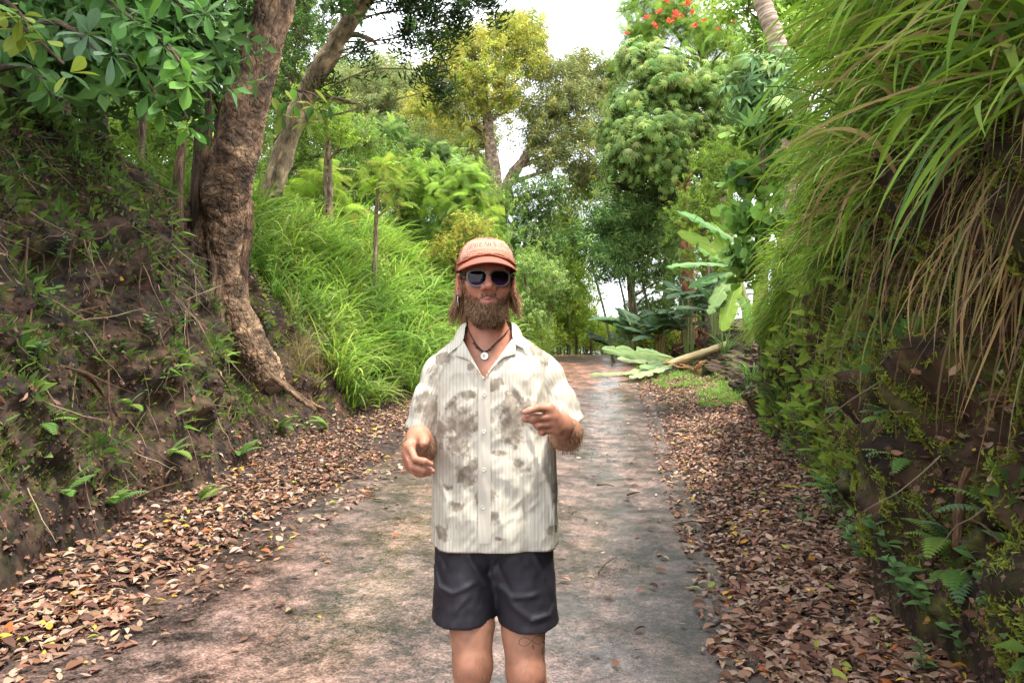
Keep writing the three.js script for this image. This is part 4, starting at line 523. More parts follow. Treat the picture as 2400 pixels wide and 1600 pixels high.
{ // leaning ringed palm
  RR = rng(402); const pts = [P(1905, 330, 13.8), P(1868, 235, 13.9), P(1838, 150, 14), P(1812, 70, 14.1), P(1786, 0, 14.2), P(1750, -110, 14.3), P(1730, -220, 14.4)], b = V3(pts[0].x + 0.9, landY(pts[0].x + 0.9, 13.6) - 0.2, -13.6), t = thing('palm_tree', 'leaning palm with a ringed brown trunk above the hanging grass', 'palm', b.toArray()), rel = (v) => v.clone().sub(b), g = new Geo();
  tube(g, [V3(0, 0, 0), ...pts.map(rel)], [0.19, 0.18, 0.17, 0.165, 0.16, 0.155, 0.15, 0.14], 24, { steps: 220, uvr: 1, ripple: (a, s, x, y, z) => { const q = (s + 0.02 * N3(x * 3, y, z * 3)) % 0.095; return (q < 0.014 ? 0.012 : -0.003) + 0.006 * N3(x * 9, y * 9, z * 9); }, color: (a, s, x, y, z) => { const q = s % 0.095, k = 0.8 + 0.35 * fbm(x * 6, y * 6, z * 6, 3); return q < 0.016 ? [0.62 * k, 0.52 * k, 0.4 * k] : [0.36 * k, 0.25 * k, 0.17 * k]; } });
  part('trunk', g.build(), new THREE.MeshStandardMaterial({ vertexColors: true, roughness: 0.85 }), t);
  for (let f = 0; f < 9; f++) { const q = new Geo(), a = f / 9 * 6.283, top = rel(pts[6]); for (let i = 0; i < 26; i++) for (const s of [-1, 1]) { const u = (i + 2) / 28, p = top.clone().add(V3(Math.cos(a) * u * 2.4, 0.8 * u - 1.3 * u * u, Math.sin(a) * u * 2.4)); leaf(q, p, V3(-Math.sin(a) * s, -0.5, Math.cos(a) * s).addScaledVector(V3(Math.cos(a), 0, Math.sin(a)), 0.5), UPV, 0.6 * Math.sin(0.4 + 2.5 * u), 0.04, { segs: 2, droop: 0.4 }); } part('frond', q.build(), foliageMat2, t); }
}

// a banana leaf: a broad paddle with a stout midrib, ribs across it and a wavy, torn edge; along +Y, face to +Z
function paddle(len, wid, bend, seed, tears = 5) {
  RR = rng(seed); const g = new Geo(), segs = 26, cols = 8, rows = [], cuts = Array.from({ length: tears }, () => [rnd(0.15, 0.95), rnd() < 0.5 ? -1 : 1]);
  for (let k = 0; k <= segs; k++) { const t = k / segs, w = wid * 0.5 * (t > 0.995 ? 0.05 : Math.pow(Math.sin(Math.PI * (0.05 + 0.93 * Math.pow(t, 0.85))), 0.5)), row = []; for (let j = 0; j <= cols; j++) { const u = j / cols * 2 - 1; let e = 1 + 0.06 * N3(t * 9, Math.sign(u) * 3, seed); for (const [ct, cs] of cuts) if (Math.sign(u) === cs && Math.abs(t - ct) < 0.022) e *= 0.5; const a = Math.abs(u), y = len * (t * (1 - 0.12 * bend * t)) - 0.06 * len * a * (1 - t) * 0, z = -bend * len * 0.55 * t * t + a * w * 0.42 - a * a * w * 0.5 + 0.02 * len * N3(t * 7, u * 1.2, seed + 4) * a; row.push(g.v(u * w * e, y, z, j / cols, t * 1.0)); } rows.push(row); }
  for (let k = 0; k < segs; k++) for (let j = 0; j < cols; j++) g.q(rows[k][j], rows[k][j + 1], rows[k + 1][j + 1], rows[k + 1][j]);
  const m = new Geo(); tube(m, [V3(0, -0.3 * len * 0.3, 0.0), V3(0, 0, 0.004), ...[0.25, 0.5, 0.75, 0.98].map((t) => V3(0, len * t * (1 - 0.12 * bend * t), -bend * len * 0.55 * t * t - 0.004))], [0.03, 0.026, 0.02, 0.015, 0.009, 0.004].map((r) => r * Math.max(0.5, len / 1.6)), 7, { steps: 16 });
  return [g.build(), m.build()];
}
const paddleRib = tex(128, 512, (u, v) => { const a = Math.abs(u - 0.5) * 2; return 0.5 + 0.22 * Math.sin((v * 60 - a * 3) * 6.283) * ss(0.02, 0.2, a) + 0.3 * (ft(u, v, 8, 4, 4) - 0.5); });
const pMat = (c, o = {}) => leafMat(c, { bump: paddleRib, bs: 0.012, trans: 0.45, coat: 0.12, cr: 0.3, ...o });
const ribMat = new THREE.MeshStandardMaterial({ color: new THREE.Color().setRGB(0.3, 0.36, 0.12), roughness: 0.5 });
function aim(o, from, to, face) { const y = to.clone().sub(from).normalize(), z0 = face.clone(), x = y.clone().cross(z0).normalize(), z = x.clone().cross(y); o.position.copy(from); o.quaternion.setFromRotationMatrix(new THREE.Matrix4().makeBasis(x, y, z)); }
const bananaGreens = [[0.2, 0.38, 0.08], [0.34, 0.5, 0.08], [0.13, 0.29, 0.08], [0.28, 0.42, 0.15]].map((c) => pMat(c));
{
  const D = 20, base = P(1760, 800, D), b = V3(base.x, landY(base.x, D) - 0.1, -D), t = thing('banana_plant', 'banana plant with broad pale green leaves beside the vine covered bush', 'banana plant', b.toArray()), rel = (px, py, d = D) => P(px, py, d).sub(b), g = new Geo();
  tube(g, [V3(0, 0, 0), rel(1748, 720), rel(1732, 650), rel(1716, 600)], [0.13, 0.12, 0.09, 0.05], 14, { steps: 24 }); part('pseudostem', g.build(), new THREE.MeshStandardMaterial({ color: new THREE.Color().setRGB(0.27, 0.27, 0.1), roughness: 0.6 }), t);
  for (const [a, e, w, bend, tone, face, s] of [[[1722, 566, 20], [1600, 474, 19.2], 0.44, 0.25, 2, [0.1, 0.8, 0.7], 1], [[1722, 610, 20], [1602, 532, 19.3], 0.4, 0.3, 1, [0.2, 0.3, 1], 2], [[1716, 610, 20], [1668, 520, 19.7], 0.36, 0.1, 1, [0.1, 0.1, 1], 3], [[1705, 622, 20], [1563, 600, 19], 0.42, 0.25, 2, [0, 1, 0.4], 4], [[1712, 640, 20], [1615, 650, 19.4], 0.42, 0.4, 2, [0, 1, 0.5], 5], [[1722, 640, 19.9], [1655, 718, 19.2], 0.45, 0.4, 3, [-0.5, 0.6, 0.8], 6], [[1728, 600, 20], [1768, 516, 20.3], 0.4, 0.3, 3, [-0.3, 0.2, 1], 7], [[1728, 660, 19.9], [1692, 770, 19.3], 0.46, 0.25, 1, [-0.4, 0.4, 0.9], 8], [[1715, 625, 20], [1640, 566, 20.6], 0.46, 0.2, 0, [0, 0.5, 0.8], 9], [[1735, 680, 20], [1780, 780, 19.4], 0.42, 0.3, 0, [0.4, 0.4, 0.9], 10]]) {
    const A = rel(...a), E = rel(...e), L = A.distanceTo(E), [lg, mg] = paddle(L, w, bend, 420 + s), m = part('leaf', lg, bananaGreens[tone], t); aim(m, A, E, V3(...face)); part('midrib', mg, ribMat, m);
  }
}

{ // the felled banana stem lying across the verge with its limp leaves
  const b = P(1600, 850, 20.5); b.y = landY(b.x, 20.5); const t = thing('fallen_banana_plant', 'felled banana stem with limp pale leaves lying on the road edge', 'banana plant', b.toArray()), rel = (px, py, d) => P(px, py, d).sub(b), g = new Geo();
  tube(g, [rel(1705, 806, 20.8), rel(1650, 826, 20.6), rel(1600, 842, 20.5), rel(1550, 858, 20.3)], [0.09, 0.1, 0.11, 0.05], 12, { steps: 24, ripple: (a, s, x, y, z) => 0.012 * N3(x * 5, y * 9, z * 5) }); part('stem', g.build(), new THREE.MeshStandardMaterial({ color: new THREE.Color().setRGB(0.46, 0.34, 0.17), roughness: 0.7 }), t);
  const ms = [[0.3, 0.38, 0.16], [0.22, 0.33, 0.12], [0.36, 0.42, 0.22]].map((c) => pMat(c)); let s = 0;
  for (const [a, e, w, bend, tone, face] of [[[1560, 836, 20.4], [1412, 814, 19.6], 0.46, 0.05, 1, [0.1, 0.8, 0.9]], [[1560, 852, 20.2], [1462, 880, 18.6], 0.36, 0.02, 0, [0.2, 1, 0.4]], [[1570, 858, 20], [1475, 884, 18.2], 0.3, 0.02, 2, [0, 1, 0.5]], [[1500, 872, 19], [1380, 878, 17.8], 0.3, 0.0, 0, [0, 1, 0.2]], [[1560, 846, 20.6], [1445, 832, 20.6], 0.4, 0.15, 2, [0, 1, 0.7]], [[1560, 850, 20.3], [1500, 862, 18.9], 0.3, 0.0, 1, [0.3, 1, 0.6]], [[1580, 845, 20.7], [1470, 822, 21.4], 0.4, 0.2, 1, [0, 0.7, 0.9]]]) {
    const A = rel(...a), E = rel(...e); E.y = Math.max(E.y, landY(E.x + b.x, -(E.z + b.z)) - b.y + 0.07); const [lg, mg] = paddle(A.distanceTo(E), w, bend, 450 + s++, 3), q = part('leaf', lg, ms[tone], t); aim(q, A, E, V3(...face)); part('midrib', mg, ribMat, q);
  }
  RR = rng(460); const dm = leafMat([0.4, 0.2, 0.09], { trans: 0.2, coat: 0 }); for (let i = 0; i < 9; i++) { const [lg] = paddle(rnd(0.5, 0.9), 0.22, rnd(0.1, 0.6), 470 + i, 6), m = part('dry_leaf', lg, dm, t); const A = rel(1600 + rnd(0, 70), 866 - rnd(0, 14), 20.2 + rnd(-0.4, 0.2)); A.y = landY(A.x + b.x, -(A.z + b.z)) - b.y + 0.05; aim(m, A, A.clone().add(V3(rnd(-1, 1), rnd(0, 0.35), rnd(-0.3, 0.6))), V3(rnd(-0.3, 0.3), 1, 0.4)); }
}
// dark broad-leaved clumps with red flower spikes
for (const [k, px, d, n, h, txt] of [[480, 1480, 24, 18, 2.0, 'dark broad leaved plant nearest the slender poles'], [481, 1545, 23.5, 20, 2.1, 'dark broad leaved plant with red flower spikes behind the fallen leaves'], [482, 1615, 23, 18, 2.5, 'grey green broad leaved plant in front of the rust coloured trunk'], [483, 1680, 22, 16, 2.1, 'dark broad leaved plant under the banana leaves'], [484, 1440, 27, 10, 1.1, 'small dark broad leaved plant at the road end']]) {
  RR = rng(k); const x = (px - 1200) / FOC * d, b = V3(x, landY(x, d) - 0.05, -d), t = thing('broad_leaved_plant', txt, 'plant', b.toArray(), 0, 'broad leaved plants by the road end'), kinds = [0, 1, 2].map((i) => paddle(0.75, 0.24, 0.35 + 0.2 * i, k + i, 2)), ms = [[0.1, 0.2, 0.08], [0.16, 0.27, 0.12], [0.07, 0.14, 0.06]].map((c) => pMat(c));
  for (let i = 0; i < n; i++) { const a = rnd(0, 6.283), r = rnd(0.2, 0.75), A = V3(Math.cos(a) * r * 0.5, rnd(0.35, 0.8) * h, Math.sin(a) * r * 0.5), q = new Geo(); tube(q, [V3(Math.cos(a) * 0.1, 0, Math.sin(a) * 0.1), A.clone().multiplyScalar(0.6), A], 0.014, 5, { steps: 6, cap: false }); part('stalk', q.build(), ribMat, t); const [lg, mg] = kinds[i % 3], m = part('leaf', lg, pick(ms), t); aim(m, A, A.clone().add(V3(Math.cos(a) * 0.8, rnd(0.1, 0.9), Math.sin(a) * 0.8)), V3(0, 1, 0.3)); m.scale.setScalar(rnd(1.1, 1.9)); part('midrib', mg, ribMat, m); }
  if (k === 481 || k === 482) for (let i = 0; i < 5; i++) { const q = new Geo(), p = V3(rnd(-0.7, 0.7), rnd(0.6, 0.95) * 1.0, rnd(0.2, 0.5)); tube(q, [V3(p.x * 0.4, 0, p.z * 0.4), p], 0.012, 5, { steps: 4 }); for (let j = 0; j < 8; j++) leaf(q, p.clone().add(V3(0, j * 0.03 - 0.1, 0)), V3(Math.cos(j * 2.4), 0.6, Math.sin(j * 2.4)), UPV, 0.13, 0.07, { segs: 2 }); part('flower', q.build(), leafMat([0.45, 0.03, 0.04], { trans: 0.2 }), t); }
}
// the slim pale-stemmed sapling on the left slope
tree({ seed: 490, name: 'sapling', label: 'slim pale stemmed sapling with yellow green leaves on the grassy slope', spray: 'pinnate', cols: [COL.lime, COL.yellow], bark: bark.pale, r: [0.055, 0.045, 0.03], dens: 120, size: 0.75, grow: 1.1, trunk: [P(872, 660, 15.5), P(880, 560, 15.5), P(884, 470, 15.5), P(890, 420, 15.5)], clumps: [C(900, 400, 34, 15.5), C(930, 445, 30, 15.3), C(885, 450, 26, 15.6), C(925, 485, 24, 15.2), C(860, 425, 22, 15.6)] });
// ---------------------------------------------------------------- fallen leaves: the 300 that show largest singly, the rest as litter
{
  RR = rng(500);
  const shapes = []; for (let i = 0; i < 7; i++) { const g = new Geo(); leaf(g, V3(0, 0, -0.5), V3(0, 0, 1), UPV, 1, rnd(0.36, 0.52), { segs: 5, fold: rnd(-0.1, 0.7), droop: rnd(-0.3, 0.3), curl: rnd(-0.05, 0.16), twist: rnd(-0.7, 0.7), peak: rnd(0.4, 0.6), w0: 0.03 }); shapes.push(g.build()); }
  const tones = [[0.17, 0.08, 0.05], [0.25, 0.13, 0.085], [0.32, 0.185, 0.12], [0.11, 0.055, 0.04], [0.38, 0.25, 0.175], [0.2, 0.105, 0.075], [0.42, 0.29, 0.215]], bright = [[0.5, 0.24, 0.03], [0.52, 0.36, 0.06], [0.4, 0.12, 0.04], [0.3, 0.33, 0.06]];
  const spots = [], lay = (x, d, tilt, s, k) => spots.push({ x, d, y: landY(x, d) + k, s, tilt, yaw: rnd(0, 6.283), shape: Math.floor(rnd(0, 7)) });
  for (let i = 0; i < 27600; i++) { const d = i < 1600 ? rnd(0.3, 2.2) : 2.2 + 17.5 * Math.pow(rnd(), 1.5), e = roadC(d) + 1.5, f = footR(d) + 0.15, u = rnd(), x = lerp(e - 0.15, f, u), edge = N3(d * 0.9, 3, 8) * 0.16; if (u < 0.16 + edge && rnd() < 0.75) continue; if (fbm(x * 1.3, d * 1.3, 2, 2) < -0.32 && rnd() < 0.6) continue; lay(x, d, 0.24, 0.024 + 0.078 * Math.pow(rnd(), 1.0), rnd(0.004, 0.04)); }
  for (let i = 0; i < 21400; i++) { const d = i < 1400 ? rnd(0.3, 2.6) : 2.6 + 14.5 * Math.pow(rnd(), 1.35), e = roadC(d) - 1.55, f = footL(d) - 0.12, u = rnd(), x = lerp(e + 0.1, f, u), edge = N3(d * 0.8, 13, 8) * 0.18; if (u < 0.3 + edge && rnd() < 0.82) continue; if (u > 0.75 && rnd() < 0.45) continue; lay(x, d, 0.24, 0.024 + 0.078 * Math.pow(rnd(), 1.0), rnd(0.004, 0.036)); }
  for (let i = 0; i < 420; i++) { const d = 2.4 + 18 * Math.pow(rnd(), 1.2), x = roadC(d) + 1.55 * Math.sign(rnd(-1, 1)) * Math.pow(rnd(), 0.55); lay(x, d, 0.12, rnd(0.03, 0.085), 0.04); }
  for (const o of spots) if (o.x - roadC(o.d) < 1.5 && o.x - roadC(o.d) > -1.9) o.y = gy(o.d) + 0.012 + rnd(0, 0.008);
  const onBank = []; for (let i = 0; i < 2300; i++) { const L = rnd() < 0.65, d = rnd(3, 13), t = L ? Math.pow(rnd(), 0.8) : Math.pow(rnd(), 1.8) * (d < 5 ? 0.22 : 0.5), p = bank(L ? -1 : 1, d, t); onBank.push({ x: p.x, d, y: p.y + 0.012, px: p, s: rnd(0.05, 0.1), yaw: rnd(0, 6.283), shape: Math.floor(rnd(0, 7)), n: bankNormal(L ? -1 : 1, d, t) }); }
  spots.forEach((o) => { o.size = o.s / Math.hypot(o.d, 1.5) * (Math.abs(o.x) < 0.68 * o.d + 0.1 && o.d > 3.1 ? 1 : 0); });
  const order = spots.slice().sort((a, b) => b.size - a.size), single = new Set(order.slice(0, 300)), mats = [...tones, ...bright].map((c) => leafMat(c, { trans: 0.12, coat: 0.1, cr: 0.4 }));
  const q = new THREE.Quaternion(), turn = (o) => (o.n ? new THREE.Quaternion().setFromUnitVectors(UPV, o.n.clone().addScaledVector(rv(), 0.35).normalize()) : new THREE.Quaternion().setFromEuler(new THREE.Euler(rnd(-o.tilt, o.tilt), 0, rnd(-o.tilt, o.tilt)))).multiply(q.setFromAxisAngle(UPV, o.yaw));
  const rest = shapes.map(() => []), word = ['dark brown', 'reddish brown', 'tan', 'blackish brown', 'pale tan', 'brown', 'pinkish tan', 'orange', 'yellow', 'rust red', 'yellow green'];
  for (const o of [...spots, ...onBank]) {
    const b = rnd() < 0.045, k = b ? 7 + Math.floor(rnd(0, 4)) : Math.floor(rnd(0, 7)), p = V3(o.x, o.y, -o.d);
    if (single.has(o)) { const u = o.x - roadC(o.d), where = Math.abs(u) < 1.42 ? 'lying on the road surface' : u > 0 ? 'in the litter on the right verge' : 'in the litter on the left verge'; const m = topMesh('fallen_leaf', shapes[o.shape], mats[k], `${word[k]} curled fallen leaf ${where}`, 'leaf', `${word[k]} leaves ${where}`); m.position.copy(p); m.quaternion.copy(turn(o)); m.scale.setScalar(o.s); }
    else rest[o.shape].push({ p, y: UPV, q: turn(o), s: o.s, c: tint(b ? bright[k - 7] : tones[k], 0.3) });
  }
  const lm = leafMat(WHITE, { trans: 0.12, coat: 0.1, cr: 0.4 });
  const litter = thing('leaf_litter', 'carpet of brown fallen leaves along both road edges', 'leaves'); litter.userData.kind = 'stuff';
  rest.forEach((it, i) => many('leaf_mass', shapes[i], lm, it, litter));
}
// ---------------------------------------------------------------- small plants that cover the banks
{
  RR = rng(520); const cover = (sp, n, side, d0, d1, t0, t1, cols, s0, s1, gate, name, label, mat = sprayMat) => { const it = []; for (let i = 0; i < n * 3 && it.length < n; i++) { const d = rnd(d0, d1), t = rnd(t0, t1), p = bank(side, d, t), g = fbm(p.x * 1.4 + 3, p.y * 1.4, p.z * 1.4, 2); if (g < gate && rnd() < 0.85) continue; const nn = bankNormal(side, d, t); it.push({ p, y: nn.add(V3(0, 0.7, 0)).addScaledVector(rv(), 0.35), s: rnd(s0, s1), c: tint(rnd() < 0.7 ? cols[0] : pick(cols), 0.25), roll: rnd(0, 6.28) }); } return tag(many(name, spray[sp], mat, it), label, 'plants'); };
  cover('herb', 3200, -1, 0.8, 9.5, 0.08, 1.25, [[0.15, 0.27, 0.05], [0.22, 0.34, 0.06], [0.09, 0.17, 0.04]], 0.6, 1.5, -0.02, 'ground_herbs', 'small leafy herbs scattered over the shaded left bank', glossMat);
  cover('bamboograss', 400, -1, 0.8, 10.5, 0.04, 1.1, [[0.19, 0.32, 0.05], [0.26, 0.38, 0.07], [0.1, 0.19, 0.05]], 0.8, 1.9, -0.08, 'creeping_grass', 'narrow leaved creeping grass on the shaded left bank', glossMat);
  cover('herb', 1500, -1, 9.2, 16.5, 0.0, 0.62, [[0.26, 0.36, 0.05], [0.34, 0.38, 0.07], [0.15, 0.26, 0.05]], 0.7, 1.4, -0.3, 'ground_herbs', 'bright yellow green herbs on the gentle slope below the thick trunk');
  cover('herb', 1500, 1, 5.6, 12, 0.0, 0.34, [[0.25, 0.4, 0.06], [0.32, 0.46, 0.07], [0.14, 0.27, 0.05]], 1.0, 2.3, -0.4, 'ground_herbs', 'fresh bright herbs at the foot of the right bank below the hanging grass');
  cover('herb', 420, 1, 0.5, 6.4, 0.02, 0.5, [[0.12, 0.24, 0.06], [0.17, 0.3, 0.07]], 0.7, 1.5, 0.05, 'ground_herbs', 'scattered green herbs on the near mossy right bank', glossMat);
  cover('moss', 19000, 1, 0.4, 8, 0.03, 0.6, [[0.27, 0.32, 0.045], [0.36, 0.42, 0.06], [0.17, 0.2, 0.04]], 0.8, 1.9, 0.0, 'moss', 'yellow green moss tufts on the near right bank');
  cover('moss', 3200, -1, 1.0, 9.5, 0.05, 0.9, [[0.16, 0.2, 0.035], [0.22, 0.26, 0.05]], 0.7, 1.5, 0.16, 'moss', 'green moss tufts on the shaded left bank');
  cover('bamboograss', 170, 1, 0.6, 6.5, 0.5, 0.95, [[0.12, 0.22, 0.08]], 0.8, 1.5, -0.2, 'climbing_herbs', 'pale blue green creeper leaves among the dry hanging grass', glossMat);
}
{ // fine rootlets that lace the bare earth
  RR = rng(535); const kinds = [0, 1, 2, 3].map(() => { const g = new Geo(), p = [V3(0, 0, 0)]; for (let k = 1; k < 6; k++) p.push(p[k - 1].clone().add(V3(rnd(-0.05, 0.05), -0.09, rnd(0.0, 0.02)))); tube(g, p, [0.006, 0.005, 0.004, 0.003, 0.002, 0.001], 4, { steps: 12, cap: false }); return g.build(); });
  kinds.forEach((kg, j) => { const it = []; for (let i = 0; i < 330; i++) { const L = rnd() < 0.75, d = 3 + 8 * rnd(), t = L ? rnd(0.08, 0.95) : rnd(0.1, 0.6), n = bankNormal(L ? -1 : 1, d, t), p = bank(L ? -1 : 1, d, t).addScaledVector(n, 0.01), x = V3(0, 1, 0).addScaledVector(n, -n.y).addScaledVector(rv(), 0.5).normalize(), z = n, xx = x.clone().cross(z).normalize(), zz = xx.clone().cross(x); it.push({ p, y: UPV, q: new THREE.Quaternion().setFromRotationMatrix(new THREE.Matrix4().makeBasis(xx, x, zz)), s: rnd(0.35, 1.3), c: tint(pick([[0.3, 0.2, 0.13], [0.2, 0.13, 0.09], [0.4, 0.29, 0.19]]), 0.3) }); } tag(many('rootlets', kg, new THREE.MeshStandardMaterial({ roughness: 0.9 }), it), ['fine brown rootlets lacing the left and right banks', 'crooked fine rootlets hanging on the bare earth of the banks', 'thin tangled rootlets in the bank clay', 'short fine rootlets sticking to the earth banks'][j], 'roots'); });
}
{ // crumbs and clods of soil on both banks
  RR = rng(530); const ic = mergeVertices(new THREE.IcosahedronGeometry(1, 1).deleteAttribute('normal').deleteAttribute('uv')), at = ic.attributes.position; for (let k = 0; k < at.count; k++) { const v = V3().fromBufferAttribute(at, k); v.multiplyScalar(1 + 0.6 * N3(v.x * 1.6, v.y * 1.6, v.z * 1.6 + 4)); at.setXYZ(k, v.x * 1.2, v.y * 0.7, v.z); } const cl = ic.toNonIndexed(); cl.computeVertexNormals();
  const it = []; for (let i = 0; i < 30000; i++) { const L = rnd() < 0.5, d = 0.5 + 11.5 * Math.pow(rnd(), 1.15), t = L ? Math.pow(rnd(), 1.3) : Math.pow(rnd(), 1.4) * 0.7, p = bank(L ? -1 : 1, d, t), k = rnd(0.6, 1.3); it.push({ p, y: rv(), s: 0.004 + 0.017 * Math.pow(rnd(), 3), c: tint(rnd() < 0.7 ? [0.13 * k, 0.075 * k, 0.05 * k] : [0.2 * k, 0.11 * k, 0.065 * k], 0.2) }); }
  for (let i = 0; i < 3500; i++) { const d = 2.4 + 11 * Math.pow(rnd(), 1.4), left = rnd() < 0.6, u = rnd(), x = left ? lerp(roadC(d) - 1.35, footL(d), u) : lerp(roadC(d) + 1.35, footR(d), u); it.push({ p: V3(x, landY(x, d) + 0.004, -d), y: rv(), s: 0.003 + 0.012 * Math.pow(rnd(), 3), c: tint([0.15, 0.1, 0.075], 0.3) }); }
  tag(many('soil_crumbs', cl, new THREE.MeshStandardMaterial({ roughness: 0.95 }), it), 'brown soil crumbs scattered on the banks and verges', 'soil');
}
// ferns with each frond a part
{
  RR = rng(540); const frond = (bend) => { const g = new Geo(), n = 17; let x = 0, y = 0; const pts = []; for (let k = 0; k <= n; k++) { const t = k / n, a = lerp(1.15, 1.15 - bend, t); pts.push(V3(x, y, 0)); x += Math.cos(a) / n; y += Math.sin(a) / n; if (k > 2 && k < n) { const D = V3(Math.cos(a), Math.sin(a), 0), N = V3(-Math.sin(a), Math.cos(a), 0), L = 0.2 * Math.sin(Math.PI * Math.pow((k - 2) / (n - 1.5), 0.75)) + 0.015; for (const s of [-1, 1]) leaf(g, pts[k], V3(0, 0, s).addScaledVector(D, 0.35), N, L, 0.05, { segs: 2, droop: 0.2, fold: 0.1, w0: 0.8, peak: 0.35 }); } } tube(g, [pts[0], pts[6], pts[12], pts[n]], [0.009, 0.007, 0.005, 0.003], 4, { steps: 8, cap: false }); return g.build(); };
  const fr = [frond(1.5), frond(2), frond(1.1)], fm = [[0.13, 0.26, 0.05], [0.2, 0.33, 0.05], [0.12, 0.22, 0.1], [0.28, 0.33, 0.06]].map((c) => leafMat(c, { coat: 0.2 }));
  const L = [[150, 1165, 'fern with spread fronds low at the far left of the bank'], [255, 1195, 'fern beside bare roots low on the left bank'], [465, 1180, 'bright fern just above the bare soil edge on the left bank'], [395, 1070, 'small fern in the middle of the left bank'], [650, 1010, 'fern in the shadow below the thick trunk root'], [850, 960, 'yellow green fern at the far end of the left bank'], [905, 925, 'small yellow green fern by the road end of the left bank'], [560, 1075, 'fern above a bare twig on the left bank'], [770, 1010, 'fern beneath the long root on the left bank'], [300, 960, 'dark fern high on the shaded left bank'], [90, 1010, 'dark fern at the left picture edge on the bank']], R = [[1885, 835, 'fern by the dark hollow on the right bank'], [2000, 985, 'grey green fern in front of the mossy face'], [2075, 950, 'arching fern just below the hanging grass'], [2225, 1290, 'large fern beside the rough stick on the right bank'], [2330, 690, 'yellow green fern under the tan dead grass'], [2140, 1100, 'small bright fern on the mossy lump'], [1960, 1160, 'fern at the foot of the right bank above the litter'], [2250, 1360, 'drooping fern under the rough stick'], [2110, 1010, 'upright small fern on the right bank'], [2350, 1230, 'fern near the right picture edge'], [1930, 1075, 'fern among the fresh green herbs'], [2130, 900, 'blue green fern hanging below the dry grass']];
  [...L, ...R].forEach(([px, py, txt], i) => { const p = hit(px, py), n = nrmAt(p), near = -p.z, t = thing('fern', txt, 'fern', p.toArray(), 0, 'ferns on the banks'), k = 4 + Math.floor(rnd(0, 4)); for (let j = 0; j < k; j++) { const m = part('frond', pick(fr), fm[px > 1200 ? pick([0, 1, 2]) : px > 800 ? 3 : pick([0, 1])], t), out = Math.atan2(-n.z, n.x) + rnd(-1.3, 1.3); m.rotation.set(0, out, rnd(-0.35, 0.25), 'YXZ'); m.scale.setScalar(rnd(0.22, 0.36) * (near > 8 ? 1.3 : 1)); } });
}
// leafy seedlings at the foot of the right bank, leaf by leaf
{
  RR = rng(560); const lg = [0, 1, 2].map(() => { const g = new Geo(); leaf(g, V3(0, 0, 0), V3(0, 1, 0), V3(0, 0, 1), 1, rnd(0.42, 0.58), { segs: 5, peak: 0.38, droop: rnd(0.15, 0.45), fold: 0.25, w0: 0.1 }); return g.build(); }), ms = [[0.13, 0.27, 0.07], [0.18, 0.33, 0.08], [0.09, 0.2, 0.06]].map((c) => shinyLeafMat(c));
  const spots = [[1880, 1245, 0.26, 'seedling with pale heart shaped leaves nearest the road on the right'], [1945, 1215, 0.3, 'upright seedling with rounded leaves beside the heart leaved one'], [1990, 1300, 0.26, 'seedling spilling onto the litter below the mossy lump'], [2045, 1340, 0.3, 'bushy seedling in the middle of the right bank foot'], [2110, 1330, 0.28, 'bushy seedling above the orange leaf on the right'], [2155, 1430, 0.3, 'leafy seedling with long leaves low on the right'], [2200, 1470, 0.24, 'narrow leaved seedling beside the long leaved one'], [2280, 1560, 0.2, 'small seedling at the bottom right on bare soil'], [2350, 1420, 0.24, 'yellow green seedling at the right picture edge'], [1840, 1080, 0.3, 'bright seedling at the edge of the fresh herbs'], [1790, 1020, 0.26, 'bright seedling nearest the grass tuft'], [2395, 1530, 0.22, 'seedling in the bottom right corner'], [2160, 1590, 0.16, 'tiny seedling among leaves at the bottom right'], [2100, 1180, 0.16, 'tiny round leaved seedling on the mossy face'], [2300, 940, 0.14, 'tiny pale seedling high on the dark right bank'], [60, 870, 0.24, 'seedling with big leaves on the shaded left bank edge'], [330, 800, 0.26, 'broad leaved seedling hanging from the left bank'], [310, 560, 0.26, 'broad leaved seedling near the crest of the left bank'], [340, 460, 0.28, 'pale leaved seedling on the crest left of the slim stems'], [120, 620, 0.26, 'dark leaved seedling high on the left bank'], [90, 740, 0.24, 'oval leaved seedling on the upper left bank'], [620, 790, 0.26, 'blue green seedling beside the curved foot of the thick trunk'], [740, 830, 0.24, 'yellow green seedling below the dry stems'], [440, 640, 0.2, 'seedling beside the hanging roots']];
  for (const [px, py, h, txt] of spots) { const p = hit(px, py), n = nrmAt(p), t = thing('seedling', txt, 'seedling', p.toArray(), 0, 'seedlings on the banks'), ax = n.clone().multiplyScalar(0.6).add(V3(0, 0.8, 0)).normalize(), g = new Geo(), k = 10 + Math.floor(rnd(0, 6)); tube(g, [V3(0, -0.02, 0), ax.clone().multiplyScalar(h * 0.5).add(V3(0.01, 0, 0.01)), ax.clone().multiplyScalar(h)], [0.005, 0.004, 0.002], 5, { steps: 6 }); part('stem', g.build(), bark.green, t);
    for (let i = 0; i < k; i++) { const s = 0.25 + 0.75 * i / (k - 1), a = i * 2.4, d = V3(Math.cos(a), 0.25, Math.sin(a)).addScaledVector(ax, 0.3).normalize(), m = part('leaf', pick(lg), pick(ms), t), x = d.clone().cross(ax).normalize(), z = x.clone().cross(d); m.position.copy(ax).multiplyScalar(h * s); m.quaternion.setFromRotationMatrix(new THREE.Matrix4().makeBasis(x, d, z)); m.scale.setScalar(rnd(0.07, 0.13) * (1.25 - 0.5 * s) * (h / 0.26)); } }
}
